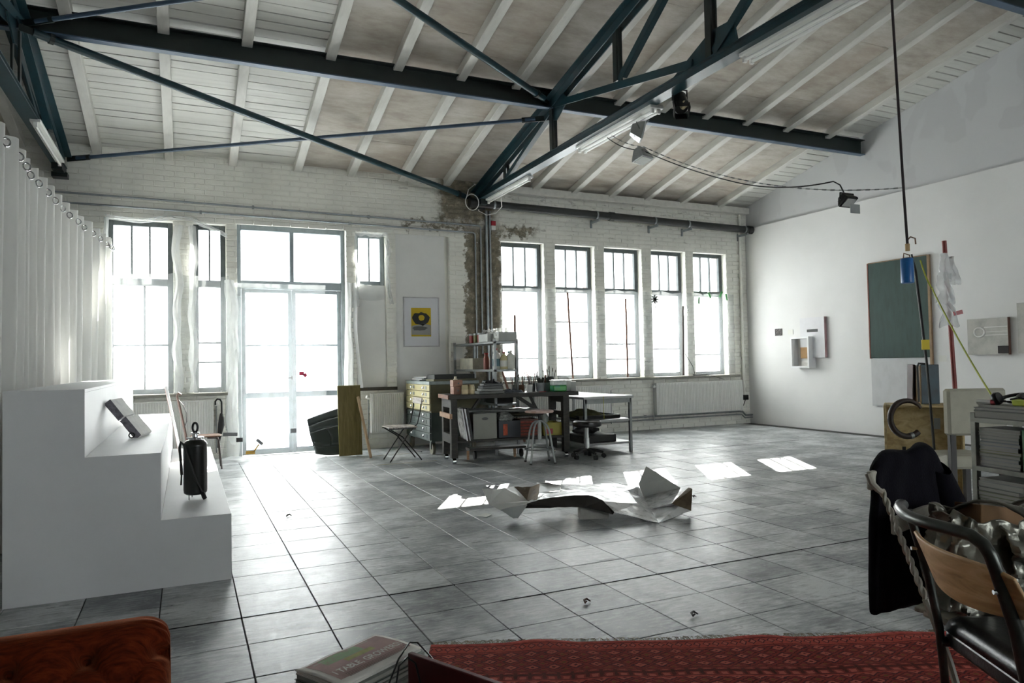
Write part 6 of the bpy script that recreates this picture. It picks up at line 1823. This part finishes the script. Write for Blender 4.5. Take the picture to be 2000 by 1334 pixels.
# silver bag with cardboard box on the garden chair seat
M_SILV = simple('silver_foil_leather', '8b8a80', .33, .6, var=.25, scale=9, bump=.55, bscale=14)
bg_ = thing('silver_bag', 'crumpled silver shopper bag sitting on the garden chair', 'bag', C(1.75, 2.4, .475))
def bagf(u, v):
    q = u * 2 * PI
    k = math.copysign(abs(math.cos(q)) ** .6, math.cos(q)); j = math.copysign(abs(math.sin(q)) ** .6, math.sin(q))
    w = (.27 - .03 * v) * (1 + .10 * nz((k * 2, j * 2, v * 4)))
    d_ = (.12 - .01 * v) * (1 + .14 * nz((k * 3, j * 2, v * 4 + 5)))
    z = .485 + .275 * v * (1 + .12 * nz((k * 3, j * 3, 2))) - .03 * v * k
    if v == 0: w *= .9
    rd = (1 - abs(nz((k * 4, j * 4, v * 3.5 + 3)))) ** 3 * .028 + (1 - abs(nz((k * 8, j * 8, v * 6)))) ** 4 * .006
    return C(1.65 + (w + rd) * k, 2.36 + (d_ + rd) * j + .02 * k, z) + Vector((0, 0, .012 * nz((q * 4, v * 7, 8))))
MB().grid(150, 60, bagf, closed_u=True).build('bag_body', M_SILV, bg_, smooth=True, solid=.004)
MB().prism([bagf(k / 32, 0) for k in range(32)], (0, 0, .004)).build('bag_base', M_SILV, bg_)
def strap(pts, w, name):
    def fn(u, v):
        k = u * (len(pts) - 1); i = min(int(k), len(pts) - 2); f = k - i
        p = Vector(pts[i]).lerp(Vector(pts[i + 1]), f)
        return p + cam2w((v - .5) * w, .0) + Vector((0, 0, .006 * nz((u * 9, v, 2))))
    MB().grid(50, 4, fn).build(name, M_SILV, bg_, smooth=True, solid=.007)
def arc(l0, l1, f0, f1, z0, ztop, n=14): return [C(l0 + (l1 - l0) * k / n, f0 + (f1 - f0) * k / n, z0 + (ztop - z0) * math.sin(PI * k / n) ** .7) for k in range(n + 1)]
strap(arc(1.47, 1.66, 2.47, 2.22, .72, .815), .03, 'strap')
strap(arc(1.66, 1.86, 2.47, 2.22, .72, .825), .03, 'strap')
def flap(u, v):
    return C(1.50 + .40 * u + .03 * v, 2.24 - .05 * math.sin(PI * v) - .03 * nz((u * 5, v * 5, 3)) - .02 * (1 - abs(nz((u * 6, v * 4, 9)))) ** 3, .765 - .16 * v - .05 * u + .03 * nz((u * 4, v * 4, 1)))
MB().grid(26, 20, flap).build('folded_rim', M_SILV, bg_, smooth=True, solid=.006)
bx_ = thing('cardboard_box', 'small brown cardboard box peeking out of silver bag', 'box', C(1.62, 2.40, .55))
MB().obox(C(1.62, 2.40, .665), (.22, .14, .24), CY @ RY_(.12) @ RX_(-.12)).build('box', simple('kraft_cardboard', '8f6f50', .85, var=.06), bx_, bevel=.003)
MB().obox(C(1.62, 2.40, .665) + (CY @ RY_(.12) @ RX_(-.12)) @ Vector((.02, .0, .121)), (.05, .05, .002), CY @ RY_(.12) @ RX_(-.12)).build('sticker', M_BOXG, bx_)

# tubular chair with plywood back, nearest the camera
tc_ = thing('tubular_chair', 'steel tube chair with curved plywood back and black leather seat', 'chair', C(1.42, 2.0, 0))
M_TUBE = simple('worn_steel_tube', '4b4e4a', .3, .75, var=.2, scale=12)
BL_ = Vector((2.075, 1.45, 0)); BR_ = Vector((1.875, 1.085, 0))
ub = (BR_ - BL_).normalized(); fb = Vector((-ub.y, ub.x, 0))
if fb.x < 0: fb = -fb
def T(s, d, z): return BL_ + ub * s + fb * d + Vector((0, 0, z))
W_ = (BR_ - BL_).length
tl = [T(-.02, .05, .0), T(-.01, .02, .25), T(0, 0, .47), T(0, -.025, .62), T(.0, -.065, .775), T(.0, -.08, .825)]
trr = [T(W_ - .04, -.10, .84), T(W_ - .01, -.088, .825), T(W_, -.078, .80), T(W_, -.065, .76), T(W_, -.025, .62), T(W_, 0, .47), T(W_ + .01, .02, .25), T(W_ + .02, .05, .0)]
mid = [T((W_ - .06) * k / 8, -.105 - .05 * math.sin(PI * k / 8), .843) for k in range(1, 8)]
MB().tube(tl, .0125, 12).build('rear_post', M_TUBE, tc_, smooth=True)
MB().tube([T(-.045, -.085, .835), T(-.03, -.088, .838)] + [T(.0, -.095, .842)] + mid + trr, [.013, .0155, .0165] + [.0165] * (len(mid) + len(trr)), 12).build('top_rail', M_TUBE, tc_, smooth=True)
def pb(u, v):
    s = -.03 + (W_ + .075) * u
    e = (abs(u - .5) * 2) ** 6
    return T(s, -.055 - .062 * math.sin(PI * min(max(u, 0), 1)) + .05 * (.5 - v) + .03, .708 + (v - .5) * (.125 - .03 * e) - .018 * math.sin(PI * u) * (1 - v))
MB().grid(26, 8, pb).build('backrest', m_wood('worn_plywood_back', '9c7a52', 'c8a274', 'dbb98c', (3, 3, 14), .45), tc_, smooth=True, solid=.012, bevel=.004)
def seat(u, v):
    s, d_ = -.01 + (W_ + .02) * u, .02 + .40 * v
    e = min(u, 1 - u, v, 1 - v)
    return T(s, d_, .462 + .045 * min(1, e * 14) ** .5)
MB().grid(30, 30, seat).build('seat', simple('black_leather', '0f1112', .28, var=.1, scale=14, bump=.12, bscale=40), tc_, smooth=True, solid=.012)
seatbase = [T(-.01, .02, .415), T(W_ + .01, .02, .415), T(W_ + .01, .42, .415), T(-.01, .42, .415)]
MB().prism(seatbase, (0, 0, .05)).build('seat_side', MATS['black_leather'], tc_, bevel=.01)
for s in (0, W_):
    MB().tube([T(s, .0, .43), T(s, .30, .42), T(s, .40, .40), T(s, .43, .34), T(s, .46, .0)], .0155, 10).build('front_leg', M_TUBE, tc_, smooth=True)
    MB().tube([T(s, .03, .20), T(s, .44, .20)], .010, 8).build('side_stretcher', M_TUBE, tc_, smooth=True)
for s in (0, W_):
    MB().tube([T(s, -.075, .71), T(s, -.045, .71)], .006, 8).build('bolt', M_CHROME, tc_)

# ================================================================== RUG, PAPERS, TRAY, COUCH
RG = Vector((1.014, 3.161, 0)); RANG = math.atan2(-.406, .914)
rug = thing('oriental_rug', 'red oriental rug with dark pattern and pale fringe, bottom right', 'rug', RG, RANG)
def m_rug():
    t = NT('red_oriental_wool')
    v = t.P('obj')
    x, y, z = t.sep(v)
    n = t.noise(v, 30, 5, .7)
    base = t.ramp(n, [(.3, lin('742a27')), (.55, lin('a8463d')), (.8, lin('c56a5c'))])
    dark, navy, rose, olive = lin('1e1110'), lin('14161e'), lin('b85c50'), lin('5e4622')
    # distance from the far edge is -y
    d = t.math('MULTIPLY', y, -1.0)
    def cells(sx, sy, oy, metric):
        vo = t.new('ShaderNodeTexVoronoi', feature='F1', distance=metric)
        vo.inputs['Randomness'].default_value = 0.0
        vo.inputs['Scale'].default_value = 1.0
        t.l.new(t.scale(v, (sx, sy, 0), (0, oy, 0)), vo.inputs['Vector'])
        return vo.outputs['Distance']
    wob = t.math('MULTIPLY', t.math('SUBTRACT', t.noise(v, 60, 3), .5), .35)
    c1 = t.math('ADD', cells(24, 17, 0, 'MANHATTAN'), wob)          # small flowers
    c2 = t.math('ADD', cells(11, 15, 0, 'MANHATTAN'), wob)          # diamonds
    c3 = t.math('ADD', cells(17, 17, .3, 'CHEBYCHEV'), wob)
    f1 = t.ramp(c1, [(0, rose), (.30, navy), (.45, base.node.color_ramp.elements[1].color), (1, dark)], 'CONSTANT')
    f2 = t.ramp(c2, [(0, dark), (.10, rose), (.30, navy), (.44, lin('7a2d28')), (.62, dark), (.72, lin('8a3832')), (.86, olive)], 'CONSTANT')
    f3 = t.ramp(c3, [(0, rose), (.22, lin('7a2f2a')), (.36, dark)], 'CONSTANT')
    per = t.math('MODULO', d, .62)
    band1 = t.box(per, .035, .095, .001)
    band2 = t.box(per, .11, .30, .001)
    band3 = t.box(per, .32, .38, .001)
    band4 = t.box(per, .40, .60, .001)
    c = base
    c = t.mix(band1, c, f1)
    c = t.mix(band2, c, f2)
    c = t.mix(band3, c, f3)
    c = t.mix(band4, c, f2)
    for a_ in (.03, .10, .305, .315, .385):
        c = t.mix(t.box(per, a_ - .003, a_ + .003, .001), c, dark)
    c = t.mix(.22, c, base)
    t.bump(t.noise(v, 220, 3, .7), .6, .004)
    return t.done(c, .95, 0, .1)
def rfn(u, v):
    x, y = 2.75 * u, -1.9 * v
    w = .010 + .010 * nz((x * 2.2, y * 2.2, 1)) + .018 * max(0, nz((x * 3 + y * 2.5, y * .8, 4)))
    wv = .02 * nz((x * 1.5, 3, 0)) * (1 - v)
    return (x, y + wv, max(.006, w))
MB().grid(110, 80, rfn).build('pile', m_rug(), rug, smooth=True, solid=.008, local=True)
fr = MB()
rr = random.Random(4)
for k in range(620):
    x = 2.75 * (k + rr.random()) / 620
    y0 = .02 * nz((x * 1.5, 3, 0))
    L = rr.uniform(.025, .05); a_ = rr.uniform(-.6, .6)
    p0 = Vector((x, y0 - .004, .008)); p1 = p0 + Vector((L * .5 * math.sin(a_), L * .5, .012 * rr.random())); p2 = p0 + Vector((L * math.sin(a_ * 1.6), L, .004))
    fr.tube([p0, p1, p2], [.0016, .0015, .0008], 3, caps=False)
tag(fr.build('fringe', simple('cream_fringe', 'a09a86', .95), rug, local=True), kind='stuff')

# stack of magazines with a newspaper on top
NV = [Vector(p) for p in ((.356, 2.740, 0), (.705, 2.943, 0), (.833, 2.727, 0), (.496, 2.537, 0))]
NC = sum(NV, Vector()) / 4
na = math.atan2((NV[1] - NV[0]).y, (NV[1] - NV[0]).x)
def flatbook(name, label, cat, w, d_, z0, z1, dx, dy, da, cover, pagec='9b9b93', group='magazines stacked on floor by tray'):
    t = thing(name, label, cat, (NC.x + dx, NC.y + dy, z0), na + da, group)
    th = min(.003, (z1 - z0) * .25)
    cm = simple('cover_' + cover, cover, .4, var=.1, scale=8)
    MB().box(-w / 2, w / 2, -d_ / 2, d_ / 2, 0, th).build('cover', cm, t, local=True)
    MB().box(-w / 2, w / 2, -d_ / 2, d_ / 2, z1 - z0 - th, z1 - z0 - .0005).build('cover', cm, t, local=True)
    MB().box(-w / 2 + .003, w / 2 - .003, -d_ / 2 + .002, d_ / 2 - .003, th, z1 - z0 - th).build('pages', simple('pages_' + pagec, pagec, .85, var=.1, stretch=(1, 1, 80)), t, local=True)
    return t
z = .002
spec = [('lowest dark book of the floor stack, nearest the tiles', .50, .36, .035, .03, -.02, .0, '3c3a36', '8d877c'),
        ('wide dark green book in floor stack, sticking out left', .53, .36, .028, -.02, .0, .02, '3b4644', 'a3a69f'),
        ('grey-blue cover magazine sticking out right in floor stack', .44, .33, .012, .10, -.04, -.06, '6d7176', '9b9b93'),
        ('brown-edged magazine in the middle of floor stack', .42, .30, .016, .03, -.01, .03, '6d5a40', '8a8578'),
        ('first pale magazine under the newspaper stack', .42, .28, .018, .02, .0, -.02, '83867f', '9b9b93'),
        ('second pale magazine directly below the newspaper', .42, .28, .02, .015, .005, .015, '767a70', 'a3a39b'),
        ('dark-edged magazine between pale magazines in floor stack', .42, .275, .016, .01, .0, -.01, '4a4f4a', '9b9b93'),
        ('topmost magazine that carries the newspaper', .41, .27, .02, .008, .0, .01, '7c7f79', '9b9b93')]
for lb, w, d_, h, dx, dy, da, cv, pg in spec:
    flatbook('magazine', lb, 'magazine', w, d_, z, z + h, dx, dy, da, cv, pg)
    z += h + .0005
ZN = z
news = thing('newspaper', 'folded newspaper with pink print and white headline on stack', 'newspaper', (NC.x, NC.y, ZN), na)
w, d_ = .405, .252
def nfn(u, v): return ((u - .5) * w, (v - .5) * d_, .012 + .006 * math.sin(PI * v) + .003 * nz((u * 4, v * 4, 1)))
MB().grid(20, 14, nfn).build('front_page', simple('newsprint', 'dbd8d2', .85, var=.04, scale=8), news, smooth=True, solid=.004, local=True)
for k in range(3):
    MB().box(-w / 2 + .002 * k, w / 2 - .003 * k, -d_ / 2 + .002, d_ / 2 - .004, .0 + k * .004, .0035 + k * .004).build('inner_pages', MATS['newsprint'], news, local=True)
def onp(x, y): 
    u, v = x / w + .5, y / d_ + .5
    return nfn(u, v)[2] + .0032
def printed(name, x0, x1, y0, y1, mat, lift=0.0, n=10):
    MB().grid(n, n, lambda u, v: (x0 + (x1 - x0) * u, y0 + (y1 - y0) * v, onp(x0 + (x1 - x0) * u, y0 + (y1 - y0) * v) + lift)).build(name, mat, news, smooth=True, local=True)
printed('pink_picture', -.17, .185, -.085, .112, simple('dusky_pink_print', 'b0938d', .85, var=.12, scale=10))
printed('green_picture', -.12, .06, .045, .105, simple('green_photo_print', '93ad86', .85, var=.2, scale=22, col2='a08a80'), .0006)
printed('yellow_picture', -.05, .09, .01, .042, simple('yellow_photo_print', 'a3a268', .85, var=.15, scale=22), .0006)
def text_mesh(s, size, name, mat, parent, loc, stretch=1.0):
    cu = bpy.data.curves.new(name, 'FONT')
    cu.body = s; cu.size = size; cu.align_x = 'CENTER'; cu.align_y = 'CENTER'; cu.offset = .0009; cu.resolution_u = 3
    tmp = bpy.data.objects.new(name + '_tmp', cu)
    COL.objects.link(tmp)
    bpy.context.view_layer.update()
    me = bpy.data.meshes.new_from_object(tmp.evaluated_get(bpy.context.evaluated_depsgraph_get()))
    bpy.data.objects.remove(tmp)
    for v in me.vertices:
        x, y = v.co.x * stretch + loc[0], v.co.y + loc[1]
        v.co = Vector((x, y, onp(x, y) + .0014))
    me.materials.clear(); me.materials.append(mat)
    o = bpy.data.objects.new(name, me)
    COL.objects.link(o)
    attach(o, parent, True)
text_mesh('I TABLE, GROWERS!', .048, 'headline', flat('headline_white', 'e4e2dd', .85), news, (.01, -.035), .78)
for k in range(4):
    printed('text_line', -.13, .17 - .02 * (k % 2), -.066 - .008 * k, -.063 - .008 * k, simple('grey_print', '6d5f5c', .85), .0007, 5)
printed('text_line', -.15, -.10, .085, .092, simple('pale_print', 'b9b4ae', .85), .0009, 4)
printed('text_line', .08, .13, .096, .102, MATS['pale_print'], .0009, 4)

tr = thing('red_tray', 'dark red wooden tray box standing on the floor beside rug', 'tray', (.9, 2.2, 0))
M_RED = simple('dark_red_paint', '5a1618', .4, var=.1, scale=5)
A_, B_ = Vector((.768, 2.63, 0)), Vector((1.07, 2.03, 0))
dd = (B_ - A_).normalized(); nn = Vector((dd.y, -dd.x, 0))
if nn.x > 0: nn = -nn
Lr = (B_ - A_).length
def rb(name, a0, a1, b0, b1, z0, z1, mat):
    vs = [A_ + dd * a + nn * b + Vector((0, 0, z)) for z in (z0, z1) for a, b in ((a0, b0), (a1, b0), (a1, b1), (a0, b1))]
    MB().add(vs, [(0, 1, 2, 3), (4, 5, 6, 7), (0, 1, 5, 4), (1, 2, 6, 5), (2, 3, 7, 6), (3, 0, 4, 7)]).build(name, mat, tr, bevel=.004)
rb('long_side', 0, Lr, 0, .022, 0, .22, M_RED); rb('long_side', 0, Lr, .40, .422, 0, .10, M_RED)
rb('short_side', Lr - .022, Lr, .022, .40, 0, .10, M_RED); rb('bottom', 0, Lr, .022, .40, .005, .02, M_RED)
def tv(a, b, z): return A_ + dd * a + nn * b + Vector((0, 0, z))
RT = math.atan2(dd.y, dd.x)
for k, (a, b, w, d2, z0, h, cv, lb) in enumerate(((.14, .16, .24, .18, .021, .05, '8a8457', 'cream-edged thick book lying in the red tray'), (.15, .15, .22, .16, .072, .03, '41504c', 'dark green book on top inside the red tray'))):
    t = thing('tray_book', lb, 'book', tv(a, b, z0), RT + .2, 'books in red tray')
    MB().box(-w / 2, w / 2, -d2 / 2, d2 / 2, h - .004, h).build('cover', simple('cover_' + cv, cv, .5), t, local=True)
    MB().box(-w / 2, w / 2, -d2 / 2, d2 / 2, 0, .004).build('cover', simple('cover_' + cv, cv, .5), t, local=True)
    MB().box(-w / 2 + .003, w / 2 - .003, -d2 / 2 + .003, d2 / 2 - .003, .004, h - .004).build('pages', simple('cream_pages', 'b3ad86', .8), t, local=True)
for k, (a, b, r, h, lb) in enumerate(((.27, .10, .022, .14, 'small pinkish candle cup in the tray, left'), (.33, .05, .028, .14, 'fluted pale cup in the tray, right'))):
    t = thing('small_cup', lb, 'cup', tv(a, b, .02), 0, 'cups in red tray')
    m = MB()
    pr = [(r * .7, 0), (r, h), (r * .9, h), (r * .6, .01)]
    m.lathe(pr, 20)
    m.v = [Vector((p.x * (1 + .06 * math.cos(10 * math.atan2(p.y, p.x))), p.y * (1 + .06 * math.cos(10 * math.atan2(p.y, p.x))), p.z)) for p in m.v]
    m.build('cup', simple('pale_pink_cup', 'b3a39c', .5), t, smooth=True, local=True)
t = thing('wire_loop', 'thin black cable looping over newspaper stack and tray', 'cable', (.80, 2.62, .1))
P_ = lambda a, b, z: Vector((a, b, z))
MB().tube([(.60, 2.49, .02), (.63, 2.50, .14), (.70, 2.57, .225), (.765, 2.65, .245), (.80, 2.66, .235), (.83, 2.62, .20), (.85, 2.55, .17)], .0035, 6).build('loop', M_BLACK, t, smooth=True)
MB().tube([(.66, 2.42, .02), (.655, 2.47, .13), (.69, 2.53, .215), (.73, 2.56, .23), (.755, 2.54, .21), (.765, 2.48, .12), (.77, 2.42, .03)], .0035, 6).build('loop', M_BLACK, t, smooth=True)

# ---- tufted velvet couch, bottom left
co = thing('velvet_couch', 'orange-brown tufted velvet couch corner at the bottom left', 'couch', (-.65, 1.9, 0))
def m_velvet():
    t = NT('orange_velvet')
    v = t.P('obj')
    lw = t.new('ShaderNodeLayerWeight')
    lw.inputs['Blend'].default_value = .35
    n = t.noise(t.scale(v, (8, 60, 8)), 3, 5, .6)
    c = t.ramp(n, [(.3, lin('3a1408')), (.55, lin('5a200c')), (.8, lin('702e14'))])
    t.b.inputs['Sheen Weight'].default_value = .8
    t.b.inputs['Sheen Tint'].default_value = lin('e08a60')
    t.b.inputs['Sheen Roughness'].default_value = .35
    t.bump(t.noise(t.scale(v, (6, 90, 6)), 3, 4, .6), .25, .006)
    return t.done(c, .9, 0, .1)
M_VELV = m_velvet()
CX0, CX1 = -1.45, -.045
PROF = [(2.375, .07), (2.385, .30), (2.38, .47), (2.36, .545), (2.315, .592), (2.255, .602), (2.205, .58), (2.165, .53), (2.10, .43), (2.03, .335), (1.95, .285), (1.80, .275), (1.50, .275)]
def spline(t):
    """smooth curve through the couch profile, t in 0..1"""
    k = t * (len(PROF) - 1); i = min(int(k), len(PROF) - 2); f = k - i
    p = [PROF[max(0, min(len(PROF) - 1, i + d))] for d in (-1, 0, 1, 2)]
    return [.5 * (2 * p[1][c] + (p[2][c] - p[0][c]) * f + (2 * p[0][c] - 5 * p[1][c] + 4 * p[2][c] - p[3][c]) * f * f + (3 * p[1][c] - p[0][c] - 3 * p[2][c] + p[3][c]) * f ** 3) for c in (0, 1)]
NS = 160
ARC = [0.0]
for k in range(1, NS + 1):
    a, b = spline((k - 1) / NS), spline(k / NS)
    ARC.append(ARC[-1] + math.hypot(a[0] - b[0], a[1] - b[1]))
CREST = ARC[int(NS * 5 / 12)]
TUFTS = [(CX1 - .20 - .175 * i - (.0875 if j % 2 else 0), CREST + .095 + .105 * j) for i in range(-1, 8) for j in range(3)]
def couch_fn(u, v):
    x = CX0 + (CX1 - CX0) * u
    y, z = spline(v)
    a, b = spline(max(0, v - .01)), spline(min(1, v + .01))
    ty, tz = b[0] - a[0], b[1] - a[1]
    L = math.hypot(ty, tz) or 1
    ny, nz_ = tz / L, -ty / L
    s = ARC[min(NS, int(v * NS))]
    b_ = min(math.hypot(x - p[0], s - p[1]) for p in TUFTS)
    d = -.040 * math.exp(-(b_ / .022) ** 2) - .022 * math.exp(-(b_ / .055) ** 2)
    sa = s - CREST - .095
    if -.03 < sa < .33:
        la = ((x - CX1 + .20) / .175 - sa / .21) % 1; la = min(la, 1 - la) * .135
        lb_ = ((x - CX1 + .20) / .175 + sa / .21) % 1; lb_ = min(lb_, 1 - lb_) * .135
        d -= .010 * (math.exp(-(la / .009) ** 2) + math.exp(-(lb_ / .009) ** 2)) * min(1, (sa + .03) / .03)
    d += .003 * math.sin(s * 190 + 3 * nz((x * 6, s * 5, 1))) * max(0, 1 - (CX1 - x) / .10)
    e = max(0, 1 - (CX1 - x) / .08)
    d -= .06 * (1 - math.sqrt(max(0, 1 - e * e)))
    return (x, y + ny * d, z + nz_ * d)
MB().grid(190, NS // 1 + 1, couch_fn).build('tufted_back', M_VELV, co, smooth=True)
cap = [couch_fn(1, k / 60) for k in range(61)]
MB().add([*cap, (CX1 + .004, 2.2, .40), (CX1, 1.5, .07), (CX1, 2.37, .07)], [(k, k + 1, 61) for k in range(60)] + [(60, 62, 61), (62, 63, 61), (63, 0, 61)]).build('end_panel', M_VELV, co, smooth=True)
MB().box(CX0, CX1 - .004, 1.5, 2.36, .07, .10).build('base_frame', M_DKLEG, co)
for (tx, ts) in TUFTS:
    if tx > CX1 - .03 or tx < -1.0: continue
    v = next(k for k in range(NS + 1) if ARC[k] >= ts) / NS
    p = couch_fn((tx - CX0) / (CX1 - CX0), v)
    MB().lathe([(0, .006), (.009, .004), (.012, -.004)], 12, rot=RX_(.75)).mv(p).build('button', M_VELV, co, smooth=True)
for x in (CX0 + .06, CX1 - .06):
    for y in (1.56, 2.30):
        MB().lathe([(.02, 0), (.028, .075)], 12, (x, y, 0)).build('foot', M_DKLEG, co, smooth=True)
